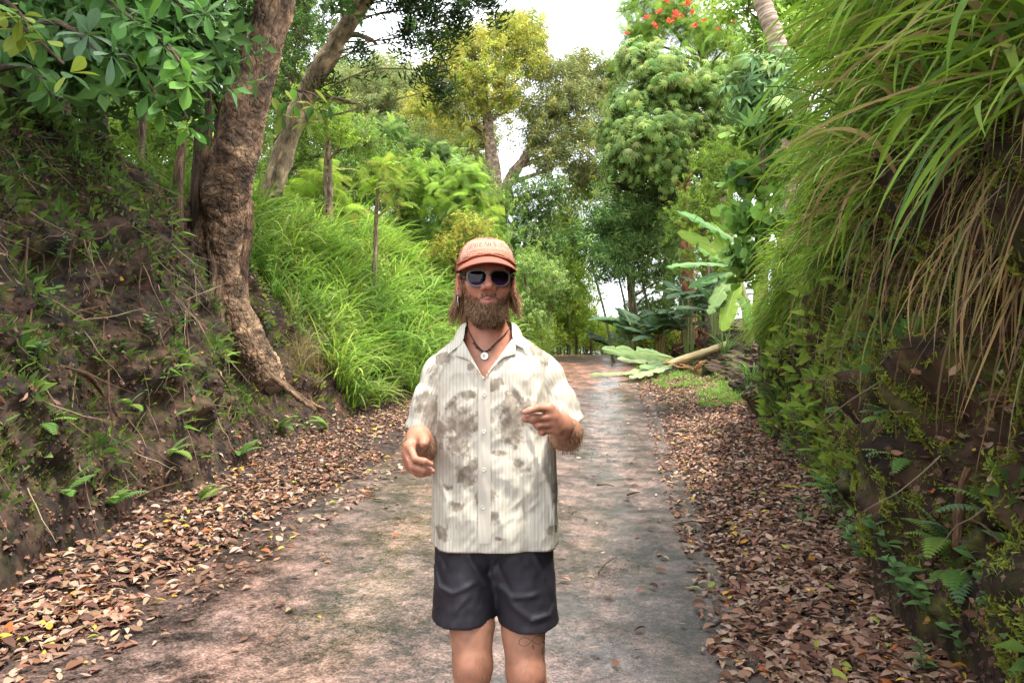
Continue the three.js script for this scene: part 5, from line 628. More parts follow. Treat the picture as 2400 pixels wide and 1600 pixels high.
// ---------------------------------------------------------------- roots, sticks, stones
{
  RR = rng(580); const rootAt = (pts, r, name, txt, cat, m, group) => { const w = pts.map(([x, y, l]) => { const p = hit(x, y), n = nrmAt(p); return p.addScaledVector(n, l ?? 0.015); }), b = w[0].clone(), g = new Geo(); tube(g, w.map((p) => p.clone().sub(b)), r, 8, { steps: pts.length * 7, uvr: 0.4, ripple: (a, s, x, y, z, rr) => rr * 0.3 * N3(x * 14, y * 14, z * 14) }); const o = topMesh(name, g.build(), m, txt, cat, group); o.position.copy(b); };
  const RG = 'bare roots in the left bank'; let i = 0;
  for (const [pts, r, txt] of [[[[80, 845], [150, 860], [210, 890], [240, 930]], [0.035, 0.03, 0.022, 0.012], 'thick bare root arching out of the shaded left bank'], [[[655, 895], [690, 925], [730, 950], [760, 960]], [0.06, 0.055, 0.045, 0.02], 'stout root running down from the foot of the thick trunk'], [[[30, 1240], [80, 1290], [110, 1340], [150, 1350]], [0.012, 0.012, 0.008, 0.004], 'thin forked root low at the left picture edge'], [[[40, 1250], [100, 1300], [150, 1320], [190, 1345]], [0.009, 0.008, 0.006, 0.003], 'second thin root low at the left picture edge'], [[[380, 1150, 0.02], [370, 1120, 0.1], [390, 1100, 0.1], [430, 1130, 0.04]], [0.008, 0.008, 0.007, 0.004], 'looped pale rootlet on the left bank'], [[[310, 1170], [350, 1150, 0.06], [400, 1135, 0.08], [440, 1125, 0.05]], [0.008, 0.008, 0.006, 0.004], 'pale twig sticking out below the looped rootlet'], [[[560, 1000], [570, 1040, 0.03], [555, 1070, 0.03], [565, 1090]], [0.01, 0.01, 0.008, 0.004], 'crooked pale root above the bare soil edge'], [[[590, 1080], [630, 1110, 0.03], [680, 1140], [700, 1150]], [0.007, 0.006, 0.005, 0.003], 'reddish rootlet on the bare soil edge'], [[[440, 700], [430, 760, 0.03], [438, 820, 0.02], [425, 880]], [0.014, 0.012, 0.01, 0.005], 'hanging root strand left of the thick trunk'], [[[395, 640], [400, 720, 0.03], [388, 790, 0.02], [398, 850]], [0.01, 0.01, 0.008, 0.004], 'thin hanging root strand on the bare clay face'], [[[330, 600], [320, 680, 0.03], [330, 760, 0.02], [322, 830]], [0.009, 0.009, 0.007, 0.004], 'thin root strand on the clay below the crest'], [[[60, 560], [50, 650, 0.03], [64, 730, 0.03], [52, 800]], [0.009, 0.008, 0.007, 0.004], 'dark root strand at the far left of the bank'], [[[250, 870], [246, 940, 0.03], [258, 1000, 0.02], [250, 1060]], [0.008, 0.008, 0.006, 0.003], 'root strand hanging down the middle of the left bank'], [[[515, 880], [540, 930, 0.02], [530, 980, 0.02], [548, 1020]], [0.014, 0.012, 0.01, 0.004], 'root strand below the strangling roots of the thick trunk']]) rootAt(pts, r, 'bare_root', txt, 'root', bark.root, RG);
  rootAt([[2300, 1105, 0.06], [2285, 1150, 0.06], [2272, 1215, 0.05], [2262, 1290, 0.04]], [0.014, 0.02, 0.022, 0.018], 'rough_stick', 'rough barked stick leaning on the mossy right bank', 'stick', bark.root);
  rootAt([[2330, 1310, 0.04], [2280, 1350, 0.04], [2235, 1390, 0.02]], [0.006, 0.006, 0.004], 'twig', 'pale twig under the rough stick on the right bank', 'twig', bark.pale);
  rootAt([[2400, 1290, 0.08], [2360, 1250, 0.08], [2310, 1230, 0.05]], [0.005, 0.005, 0.004], 'twig', 'thin pale twig at the right picture edge', 'twig', bark.pale);
  const stick = (x1, y1, x2, y2, r, txt, m) => { const at = (x, y) => { let d = 1.5 * FOC / (y - 800); for (let k = 0; k < 6; k++) d = (1.5 - gy(d)) * FOC / (y - 800); const p = P(x, y, d); p.y = gy(d) + 0.022; return p; }, a = at(x1, y1), b = at(x2, y2), c = a.clone().lerp(b, 0.5).add(V3(rnd(-0.02, 0.02), 0.01, rnd(-0.02, 0.02))), g = new Geo(); tube(g, [V3(0, 0, 0), c.sub(a), b.clone().sub(a)], [r, r * 0.9, r * 0.5], 6, { steps: 8, ripple: (q, s, x, y, z, rr) => rr * 0.3 * N3(x * 30, y, z * 30) }); const o = topMesh('twig', g.build(), m, txt, 'twig', 'twigs on the road'); o.position.copy(a); };
  stick(1402, 1352, 1446, 1312, 0.005, 'thin dark twig on the wheel track right of the shirt', bark.dark); stick(1398, 1142, 1440, 1144, 0.008, 'straight dark twig lying across the wheel track', bark.dark); stick(1470, 1165, 1500, 1158, 0.01, 'short curled dark twig near the right road edge', bark.dark); stick(1590, 1232, 1660, 1228, 0.009, 'pale twig on the leaf litter right of the road', bark.pale); stick(875, 1175, 905, 1178, 0.008, 'pale twig on the left road edge', bark.pale); stick(1340, 1210, 1352, 1206, 0.006, 'tiny dark twig near the shirt hem', bark.dark);
  const stone = new THREE.MeshStandardMaterial({ vertexColors: true, map: soilMap, bumpMap: soilBump, bumpScale: 0.02, roughness: 0.95 });
  for (const [px, py, s, sink, txt] of [[1985, 1205, 0.13, 0.3, 'long mossy stone at the foot of the right bank'], [2060, 1165, 0.1, 0.3, 'small brown stone with a mossy edge on the right bank'], [2110, 1130, 0.11, 0.3, 'rounded brown stone in the mossy face'], [2345, 1175, 0.12, 0.25, 'round mossy stone near the right picture edge'], [2320, 1290, 0.12, 0.3, 'bright moss covered stone right of the rough stick'], [2000, 1130, 0.15, 0.35, 'tall mossy lump above the fern on the right'], [1935, 1210, 0.09, 0.3, 'small dark stone beside the seedling'], [2230, 1430, 0.12, 0.3, 'dark stone low on the right bank'], [1772, 1398, 0.035, 0.2, 'small grey stone on the leaf litter']]) {
    const p = hit(px, py), g = new THREE.IcosahedronGeometry(1, 4), a = g.attributes.position, col = []; const q = mergeVertices(g.deleteAttribute('normal') && g), at = q.attributes.position, sd = rnd(0, 40); for (let k = 0; k < at.count; k++) { const v = V3().fromBufferAttribute(at, k), n = 1 + 0.3 * N3(v.x * 1.1 + sd, v.y * 1.1, v.z * 1.1) + 0.14 * N3(v.x * 3 + sd, v.y * 3, v.z * 3) + 0.05 * N3(v.x * 9, v.y * 9, v.z * 9 + sd); const m = ss(0.0, 0.3, fbm(v.x * 2 + sd, v.y * 2, v.z * 2, 3) + 0.08); v.multiplyScalar(n * s); v.y *= 0.85; at.setXYZ(k, v.x, v.y, v.z); col.push(lerp(0.17, 0.2, m), lerp(0.12, 0.24, m), lerp(0.08, 0.04, m)); } q.setAttribute('color', new THREE.Float32BufferAttribute(col, 3)); q.computeVertexNormals(); const o = topMesh('stone', q, stone, txt, 'stone', 'stones on the right'); o.position.copy(p).addScaledVector(nrmAt(p), -s * sink); o.rotation.y = rnd(0, 6);
  }
}
// ---------------------------------------------------------------- the man walking up the road
const PD = 2.35, PX = -0.066;
const H = (px, py, z = 0) => V3((px - 1200) / FOC * (PD - z) - PX, 1.5 - (py - 800) / FOC * (PD - z), z);
// distance fields
const cone = (a, b, ra, rb) => { const dx = b.x - a.x, dy = b.y - a.y, dz = b.z - a.z, L = dx * dx + dy * dy + dz * dz; return (x, y, z) => { const px = x - a.x, py = y - a.y, pz = z - a.z, h = clamp((px * dx + py * dy + pz * dz) / L), qx = px - h * dx, qy = py - h * dy, qz = pz - h * dz; return Math.sqrt(qx * qx + qy * qy + qz * qz) - (ra + (rb - ra) * h); }; };
const ell = (cx, cy, cz, rx, ry, rz) => (x, y, z) => { const a = (x - cx) / rx, b = (y - cy) / ry, c = (z - cz) / rz, k0 = Math.sqrt(a * a + b * b + c * c), k1 = Math.sqrt(a * a / rx / rx + b * b / ry / ry + c * c / rz / rz); return k1 < 1e-9 ? -Math.min(rx, ry, rz) : k0 * (k0 - 1) / k1; };
const smin = (a, b, k) => { const h = Math.max(k - Math.abs(a - b), 0) / k; return Math.min(a, b) - h * h * k * 0.25; };
const smax = (a, b, k) => -smin(-a, -b, k);
const union = (list) => (x, y, z) => { let d = 9; for (const [f, k] of list) d = smin(d, f(x, y, z), k); return d; };
// surface nets
function nets(f, lo, hi, cell) {
  const nx = Math.ceil((hi.x - lo.x) / cell) + 1, ny = Math.ceil((hi.y - lo.y) / cell) + 1, nz = Math.ceil((hi.z - lo.z) / cell) + 1, V = new Float32Array(nx * ny * nz), id = new Int32Array(nx * ny * nz).fill(-1), pos = [], idx = [];
  const sx = 1, sy = nx, sz = nx * ny, B = 6, reach = B * cell * 0.87 * 1.5;
  for (let K = 0; K < nz; K += B) for (let J = 0; J < ny; J += B) for (let I = 0; I < nx; I += B) {
    const c = f(lo.x + (I + B / 2) * cell, lo.y + (J + B / 2) * cell, lo.z + (K + B / 2) * cell), skip = Math.abs(c) > reach;
    for (let k = K; k < Math.min(nz, K + B); k++) for (let j = J; j < Math.min(ny, J + B); j++) for (let i = I; i < Math.min(nx, I + B); i++) V[i + j * sy + k * sz] = skip ? c : f(lo.x + i * cell, lo.y + j * cell, lo.z + k * cell);
  }
  const E = [[0, 1], [0, 2], [0, 4], [1, 3], [1, 5], [2, 3], [2, 6], [4, 5], [4, 6], [3, 7], [5, 7], [6, 7]];
  for (let k = 0; k < nz - 1; k++) for (let j = 0; j < ny - 1; j++) for (let i = 0; i < nx - 1; i++) {
    const b = i + j * sy + k * sz; let m = 0; const c = []; for (let q = 0; q < 8; q++) { const v = V[b + (q & 1) + (q >> 1 & 1) * sy + (q >> 2) * sz]; c.push(v); if (v < 0) m |= 1 << q; }
    if (m === 0 || m === 255) continue; let x = 0, y = 0, z = 0, n = 0;
    for (const [p, q] of E) if ((c[p] < 0) !== (c[q] < 0)) { const t = c[p] / (c[p] - c[q]); x += lerp(p & 1, q & 1, t); y += lerp(p >> 1 & 1, q >> 1 & 1, t); z += lerp(p >> 2, q >> 2, t); n++; }
    id[b] = pos.length / 3; pos.push(lo.x + (i + x / n) * cell, lo.y + (j + y / n) * cell, lo.z + (k + z / n) * cell);
  }
  for (let k = 1; k < nz - 1; k++) for (let j = 1; j < ny - 1; j++) for (let i = 1; i < nx - 1; i++) {
    const b = i + j * sy + k * sz, s = V[b] < 0;
    for (const [d, u, v] of [[sx, sy, sz], [sy, sz, sx], [sz, sx, sy]]) { if ((V[b + d] < 0) === s) continue; const q = [id[b], id[b - u], id[b - u - v], id[b - v]]; if (q.some((w) => w < 0)) continue; s ? idx.push(q[0], q[1], q[2], q[0], q[2], q[3]) : idx.push(q[0], q[2], q[1], q[0], q[3], q[2]); }
  }
  const g = new THREE.BufferGeometry(); g.setAttribute('position', new THREE.Float32BufferAttribute(pos, 3)); g.setIndex(idx); g.computeVertexNormals(); return g;
}
function paint(g, fn) { const p = g.attributes.position, n = g.attributes.normal, c = []; for (let i = 0; i < p.count; i++) c.push(...fn(p.getX(i), p.getY(i), p.getZ(i), n.getX(i), n.getY(i), n.getZ(i))); g.setAttribute('color', new THREE.Float32BufferAttribute(c, 3)); return g; }
const mixc = (a, b, t) => a.map((x, i) => lerp(x, b[i], t));

const man = thing('person', 'man in cream patterned shirt, black shorts, rust cap and sunglasses walking up the road', 'person', [PX, gy(PD) + 0.006, -PD]);
const SKIN = [0.44, 0.215, 0.137], RED = [0.46, 0.165, 0.105];
const skinMat = new THREE.MeshPhysicalMaterial({ vertexColors: true, roughness: 0.48, specularIntensity: 0.8, sheen: 0.15, sheenColor: new THREE.Color(0.6, 0.3, 0.2) });
const bodyGeos = [];
// joints
const SL = V3(-0.148, 1.395, -0.02), SRt = V3(0.16, 1.395, -0.02), EL = H(985, 1062, -0.03), ER = H(1330, 1028, -0.03), WL = H(981, 1030, 0.19), WR = H(1314, 1003, 0.2);
const KL = H(1108, 1566, 0.06), KR = H(1232, 1582, 0.05), AL = V3(-0.075, 0.09, 0.03), AR = V3(0.14, 0.16, -0.3);
const HC = V3(-0.014, 1.681, 0), headM = new THREE.Matrix4().makeTranslation(HC.x, HC.y, HC.z).multiply(new THREE.Matrix4().makeRotationY(0.1)), headI = headM.clone().invert();
const bodySDF = union([[ell(0.005, 1.27, -0.025, 0.155, 0.25, 0.1), 0.03], [cone(SL, SRt, 0.05, 0.05), 0.06], [cone(V3(-0.008, 1.45, -0.03), V3(-0.012, 1.62, -0.005), 0.063, 0.056), 0.05], [cone(V3(-0.09, 1.43, -0.03), V3(-0.02, 1.5, -0.035), 0.035, 0.045), 0.04], [cone(V3(0.09, 1.43, -0.03), V3(0.0, 1.5, -0.035), 0.035, 0.045), 0.04], [ell(-0.06, 1.37, 0.03, 0.08, 0.06, 0.045), 0.04], [ell(0.065, 1.37, 0.03, 0.08, 0.06, 0.045), 0.04],
  [ell(0.005, 0.93, -0.02, 0.15, 0.13, 0.1), 0.05], [cone(V3(-0.078, 0.9, -0.01), KL, 0.092, 0.056), 0.03], [cone(V3(0.088, 0.9, -0.01), KR, 0.092, 0.056), 0.03],
  [cone(KL, AL, 0.054, 0.036), 0.03], [cone(KR, AR, 0.054, 0.036), 0.03], [ell(KL.x, KL.y + 0.01, KL.z + 0.025, 0.036, 0.045, 0.034), 0.025], [ell(KR.x, KR.y + 0.01, KR.z + 0.025, 0.036, 0.045, 0.034), 0.025], [ell(KL.x * 0.7 + AL.x * 0.3, KL.y * 0.68 + AL.y * 0.32, 0.01, 0.052, 0.1, 0.055), 0.03], [ell(KR.x * 0.66 + AR.x * 0.34 + 0.008, KR.y * 0.66 + AR.y * 0.34, KR.z * 0.66 + AR.z * 0.34 - 0.035, 0.054, 0.1, 0.055), 0.03],
  [cone(KL.clone().add(V3(0.03, 0.12, 0.0)), KL.clone().add(V3(0.02, 0.02, 0.02)), 0.03, 0.016), 0.03], [cone(KR.clone().add(V3(-0.03, 0.12, 0.0)), KR.clone().add(V3(-0.02, 0.02, 0.02)), 0.03, 0.016), 0.03],
  [cone(AL, V3(-0.085, 0.035, 0.15), 0.038, 0.026), 0.03], [cone(AL, V3(-0.07, 0.035, -0.02), 0.035, 0.03), 0.02], [cone(AR, V3(0.15, 0.03, -0.2), 0.036, 0.026), 0.03],
  [cone(SL, EL, 0.046, 0.042), 0.03], [cone(SRt, ER, 0.046, 0.042), 0.03]]);
{
  const g = nets(bodySDF, V3(-0.34, -0.01, -0.42), V3(0.36, 1.64, 0.2), 0.0095);
  bodyGeos.push(paint(g, (x, y, z) => { const n = fbm(x * 22, y * 22, z * 22, 2), k = 1 + 0.28 * n, knee = Math.max(Math.exp(-((Math.hypot(x - KL.x, y - KL.y) / 0.05) ** 2)), Math.exp(-((Math.hypot(x - KR.x, y - KR.y) / 0.05) ** 2))); let c = mixc(SKIN, RED, 0.35 * knee + 0.15 * ss(0.0, 0.5, n)); if (y > 1.36 && z > 0) { const h = ss(-0.1, 0.4, fbm(x * 60, y * 25, z * 30, 2)) * Math.exp(-(((x + 0.005) / 0.05) ** 2)) * (1 - ss(1.47, 1.5, y)); c = mixc(mixc(c, RED, 0.45), [0.26, 0.12, 0.07], 0.5 * h); } return c.map((q) => q * k); }));
}
// hands with forearms
function hand(elbow, wrist, fingers, thumb, palmPts, lo, hi, marks) {
  const fore = cone(elbow, wrist, 0.046, 0.028), list = [];
  const flesh = ell((elbow.x * 0.68 + wrist.x * 0.32), (elbow.y * 0.68 + wrist.y * 0.32), (elbow.z * 0.68 + wrist.z * 0.32), 0.05, 0.05, 0.09);
  const palm = union(palmPts.map(([a, b, ra, rb]) => [cone(a, b, ra, rb), 0.018]));
  const fl = fingers.map((F) => union(F.p.slice(1).map((p, i) => [cone(F.p[i], p, F.r[i], F.r[i + 1]), 0.004])));
  const th = union(thumb.p.slice(1).map((p, i) => [cone(thumb.p[i], p, thumb.r[i], thumb.r[i + 1]), 0.008]));
  const all = (x, y, z) => { let d = smin(smin(fore(x, y, z), flesh(x, y, z), 0.03), palm(x, y, z), 0.03); let f = 9; for (const q of fl) f = smin(f, q(x, y, z), 0.0015); d = smin(d, f, 0.007); return smin(d, th(x, y, z), 0.01); };
  const g = nets(all, lo, hi, 0.0032), knuckles = fingers.flatMap((F) => F.p.slice(0, 2));
  bodyGeos.push(paint(g, (x, y, z) => { const n = fbm(x * 40, y * 40, z * 40, 2); let c = mixc(SKIN, RED, 0.25 + 0.2 * n); let kn = 0; for (const q of knuckles) kn = Math.max(kn, Math.exp(-((Math.hypot(x - q.x, y - q.y, z - q.z) / 0.011) ** 2))); c = mixc(c, RED, 0.5 * kn); for (const q of fingers.map((F) => F.p[F.p.length - 1])) c = mixc(c, [0.6, 0.24, 0.17], 0.6 * Math.exp(-((Math.hypot(x - q.x, y - q.y, z - q.z) / 0.014) ** 2)));
    if (z < wrist.z - 0.015) { const t = ss(-0.05, 0.25, fbm(x * 45, y * 45, z * 30, 3)) * ss(wrist.z - 0.01, wrist.z - 0.05, z); c = mixc(c, [0.17, 0.115, 0.065], 0.72 * t); }
    for (const q of marks) c = mixc(c, [0.16, 0.1, 0.08], 0.7 * Math.exp(-((Math.hypot(x - q.x, y - q.y, z - q.z) / 0.0042) ** 2))); return c; }));
  return { fingers, thumb };
}
{
  const R = [0.0105, 0.0098, 0.0088, 0.0075];
  const f1 = [[[960, 1050, 0.262], [973, 1080, 0.298], [995, 1086, 0.306], [1010, 1093, 0.296]], [[953, 1068, 0.262], [967, 1099, 0.292], [994, 1107, 0.296], [1013, 1109, 0.283]], [[955, 1085, 0.25], [971, 1109, 0.272], [992, 1114, 0.275], [1006, 1114, 0.262]], [[962, 1098, 0.235], [977, 1115, 0.252], [990, 1117, 0.255], [999, 1116, 0.245]]].map((p, i) => ({ p: p.map((q) => H(...q)), r: R.map((r) => r * [1, 1.03, 0.98, 0.85][i]) }));
  const w = WL, th1 = { p: [H(976, 1032, 0.2), H(990, 1034, 0.25), H(994, 1038, 0.278), H(993, 1045, 0.3)], r: [0.018, 0.0155, 0.014, 0.0115] };
  hand(EL, WL, f1, th1, [[w, f1[0].p[0], 0.022, 0.0135], [w, f1[1].p[0], 0.022, 0.0135], [w, f1[2].p[0], 0.02, 0.013], [w, f1[3].p[0], 0.019, 0.012], [w, th1.p[1], 0.02, 0.015], [f1[0].p[0], f1[3].p[0], 0.012, 0.011]], V3(-0.3, 1.06, -0.09), V3(-0.1, 1.29, 0.335), []);
  const f2 = [[[1286, 963, 0.266], [1257, 962, 0.304], [1239, 968, 0.312], [1229, 971, 0.314]], [[1298, 982, 0.264], [1250, 985, 0.296], [1252, 990, 0.266], [1268, 990, 0.25]], [[1302, 998, 0.256], [1259, 1002, 0.288], [1262, 1006, 0.258], [1277, 1004, 0.244]], [[1304, 1012, 0.246], [1269, 1018, 0.274], [1272, 1020, 0.25], [1284, 1016, 0.238]]].map((p, i) => ({ p: p.map((q) => H(...q)), r: R.map((r) => r * [1.05, 1.04, 1, 0.88][i]) }));
  const v = WR, th2 = { p: [H(1308, 1002, 0.21), H(1275, 990, 0.25), H(1250, 986, 0.288), H(1230, 987, 0.302)], r: [0.018, 0.015, 0.0125, 0.0095] };
  hand(ER, WR, f2, th2, [[v, f2[0].p[0], 0.023, 0.014], [v, f2[1].p[0], 0.023, 0.014], [v, f2[2].p[0], 0.021, 0.0135], [v, f2[3].p[0], 0.02, 0.0125], [v, th2.p[1], 0.02, 0.016], [f2[0].p[0], f2[3].p[0], 0.0125, 0.0115]], V3(0.05, 1.1, -0.09), V3(0.33, 1.37, 0.345), [[1266, 985, 0.292], [1268, 989, 0.294], [1263, 986, 0.3], [1272, 1001, 0.288], [1269, 1005, 0.29], [1277, 1000, 0.285], [1280, 1018, 0.276], [1276, 1020, 0.278]].map((q) => H(...q)));
}
// head
const headSDF = (() => {
  const A = union([[ell(0, 0.045, -0.022, 0.077, 0.092, 0.097), 0.02], [ell(0, -0.03, 0.026, 0.064, 0.092, 0.07), 0.04], [ell(0, -0.1, 0.058, 0.032, 0.026, 0.032), 0.04], [cone(V3(-0.042, -0.07, 0.005), V3(-0.016, -0.103, 0.056), 0.02, 0.02), 0.03], [cone(V3(0.042, -0.07, 0.005), V3(0.016, -0.103, 0.056), 0.02, 0.02), 0.03], [ell(-0.043, -0.022, 0.06, 0.025, 0.02, 0.025), 0.03], [ell(0.043, -0.022, 0.06, 0.025, 0.02, 0.025), 0.03], [cone(V3(-0.04, 0.028, 0.078), V3(0.04, 0.028, 0.078), 0.013, 0.013), 0.025],
    [cone(V3(0, -0.07, -0.03), V3(0, -0.2, -0.04), 0.05, 0.058), 0.04]]);
  const nose = union([[cone(V3(0, 0.018, 0.09), V3(0, -0.018, 0.117), 0.0075, 0.0095), 0.008], [ell(0, -0.0235, 0.12, 0.0125, 0.0105, 0.0125), 0.01], [ell(-0.0155, -0.0275, 0.104, 0.0085, 0.009, 0.013), 0.007], [ell(0.0155, -0.0275, 0.104, 0.0085, 0.009, 0.013), 0.007]]);
  const ul = union([[cone(V3(-0.023, -0.063, 0.087), V3(0, -0.0585, 0.097), 0.0032, 0.0052), 0.006], [cone(V3(0.023, -0.063, 0.087), V3(0, -0.0585, 0.097), 0.0032, 0.0052), 0.006]]), ll = union([[cone(V3(-0.021, -0.068, 0.087), V3(0, -0.0705, 0.0955), 0.0035, 0.0062), 0.006], [cone(V3(0.021, -0.068, 0.087), V3(0, -0.0705, 0.0955), 0.0035, 0.0062), 0.006]]);
  const slit = cone(V3(-0.021, -0.0642, 0.099), V3(0.021, -0.0642, 0.099), 0.0026, 0.0026), eyeL = ell(-0.033, 0.004, 0.1, 0.02, 0.013, 0.018), eyeR = ell(0.033, 0.004, 0.1, 0.02, 0.013, 0.018), nL = ell(-0.0075, -0.0355, 0.111, 0.0045, 0.0042, 0.007), nR = ell(0.0075, -0.0355, 0.111, 0.0045, 0.0042, 0.007);
  const ear = (s) => { const o = ell(0, 0, 0, 0.009, 0.034, 0.021), c = ell(s * 0.009, 0.002, 0.003, 0.008, 0.022, 0.012), l = ell(0, -0.03, 0.004, 0.007, 0.01, 0.01); return (x, y, z) => { const q = x - s * 0.084 - s * 0.32 * (-(z + 0.004)) , a = y + 0.008 + 0.2 * (z + 0.004), e = smin(o(q, a, z + 0.004), l(q, a, z + 0.004), 0.01); return smax(e, -c(q, a, z + 0.004), 0.006); }; };
  const eL = ear(-1), eR = ear(1);
  return (x, y, z) => { let d = A(x, y, z); d = smax(d, -eyeL(x, y, z), 0.015); d = smax(d, -eyeR(x, y, z), 0.015); d = smin(d, nose(x, y, z), 0.014); d = smin(d, ul(x, y, z), 0.006); d = smin(d, ll(x, y, z), 0.006); d = smax(d, -slit(x, y, z), 0.003); d = smax(d, -nL(x, y, z), 0.003); d = smax(d, -nR(x, y, z), 0.003); d = smin(d, eL(x, y, z), 0.008); return smin(d, eR(x, y, z), 0.008); };
})();
const beardAt = (x, y, z) => { if (z < -0.005 || y < -0.135) return 0; const ax = Math.abs(x); if (Math.hypot(x / 0.026, (y + 0.0645) / 0.0115) < 1 && z > 0.06) return 0; const top = ax < 0.024 ? -0.041 : -0.055 + (ax - 0.024) * 0.35 + (ax > 0.06 ? (ax - 0.06) * 4.5 : 0); return ss(top + 0.004, top - 0.01, y) * ss(-0.005, 0.012, z) * (z < 0.03 && y < -0.1 ? 0 : 1) * (z < 0.015 && y < -0.055 ? 0 : 1); };
const headGeo = nets(headSDF, V3(-0.115, -0.2, -0.14), V3(0.115, 0.15, 0.14), 0.0028);
paint(headGeo, (x, y, z) => { const n = fbm(x * 40, y * 40, z * 40, 2), k = 1 + 0.22 * n; let c = mixc(SKIN, RED, 0.35 + 0.5 * n); if (z > 0.075 && Math.hypot(x / 0.023, (y + 0.0645) / 0.0125) < 1) c = [0.44, 0.175, 0.14]; const nz = Math.exp(-((Math.hypot(x, y + 0.024, z - 0.12) / 0.02) ** 2)); c = mixc(c, [0.55, 0.19, 0.13], 0.5 * nz); if (Math.abs(x) > 0.08) c = mixc(c, [0.58, 0.2, 0.13], 0.6); const b = beardAt(x, y, z); c = mixc(c, [0.2, 0.1, 0.06], lerp(0.4, 0.75, ss(-0.055, -0.085, y)) * b); return c.map((q) => q * k); });
const headVerts = headGeo.attributes.position.clone(), headNorm = headGeo.attributes.normal.clone();
bodyGeos.push(headGeo.clone().applyMatrix4(headM));
{ const g = mergeGeometries(bodyGeos.map((b) => { const q = b.clone(); q.setAttribute('uv', new THREE.Float32BufferAttribute(new Float32Array(q.attributes.position.count * 2), 2)); return q; })); part('body', g, skinMat, man); }
{ // fine hair on forearms and legs
  RR = rng(690); const g = new Geo(), src = [bodyGeos[0], bodyGeos[1], bodyGeos[2]]; for (const [q, n, test] of [[src[0], 900, (x, y, z) => y < 0.66 && y > 0.1], [src[1], 700, (x, y, z) => z < WL.z - 0.01], [src[2], 800, (x, y, z) => z < WR.z - 0.005]]) { const p = q.attributes.position, nn = q.attributes.normal; let k = 0; for (let tr = 0; k < n && tr < 60000; tr++) { const i = Math.floor(rnd(0, p.count)), x = p.getX(i), y = p.getY(i), z = p.getZ(i); if (!test(x, y, z)) continue; k++; const N = V3(nn.getX(i), nn.getY(i), nn.getZ(i)), a = V3(x, y, z), d = N.multiplyScalar(0.5).add(V3(rnd(-0.3, 0.3), -0.7, rnd(-0.3, 0.4))).normalize(), L = rnd(0.008, 0.016), c = pick([[0.36, 0.24, 0.13], [0.25, 0.15, 0.08], [0.5, 0.37, 0.22]]); tube(g, [a, a.clone().addScaledVector(d, L * 0.6), a.clone().addScaledVector(d, L).add(V3(0, -0.002, 0))], [0.0004, 0.0004, 0.0001], 3, { steps: 3, cap: false, color: () => c }); } }
  part('body_hair', g.build(), new THREE.MeshStandardMaterial({ vertexColors: true, roughness: 0.6 }), man).userData.kind = 'stuff';
}
// finger nails are too small to show; hair, beard: real strands
const hairMat = new THREE.MeshPhysicalMaterial({ vertexColors: true, roughness: 0.6, specularIntensity: 0.35 });
const hm = (v) => v.clone().applyMatrix4(headM);
{
  RR = rng(700); const g = new Geo(), cols = [[0.12, 0.056, 0.026], [0.17, 0.085, 0.04], [0.06, 0.03, 0.016], [0.34, 0.22, 0.13], [0.16, 0.07, 0.034]]; let n = 0;
  for (let tries = 0; n < 5600 && tries < 400000; tries++) { const i = Math.floor(rnd(0, headVerts.count)), x = headVerts.getX(i), y = headVerts.getY(i), z = headVerts.getZ(i), b = beardAt(x, y, z); if (b < 0.4 || rnd() > b * (Math.abs(x) < 0.032 && y > -0.06 ? 1 : lerp(0.3, 1, ss(-0.058, -0.08, y)))) continue; const N = V3(headNorm.getX(i), headNorm.getY(i), headNorm.getZ(i)), chin = ss(-0.055, -0.1, y), L = rnd(0.003, 0.007) + chin * rnd(0.001, 0.009), p = V3(x, y, z), d = N.clone().multiplyScalar(0.55).add(V3(x * 0.4, -0.85, 0.12)).addScaledVector(rv(), 0.34).normalize(), m = p.clone().addScaledVector(d, L * 0.55), e = p.clone().addScaledVector(d, L).add(V3(0, -L * 0.3, 0)).addScaledVector(rv(), L * 0.15), c = rnd() < 0.12 + 0.25 * chin * (Math.abs(x) < 0.04 ? 1 : 0.3) ? cols[3] : pick(cols); tube(g, [hm(p.addScaledVector(N, -0.001)), hm(m), hm(e)], [0.0007, 0.0006, 0.0002], 3, { steps: 3, cap: false, color: () => c }); n++; }
  part('beard', g.build(), hairMat, man, 'short brown and greying full beard');
}
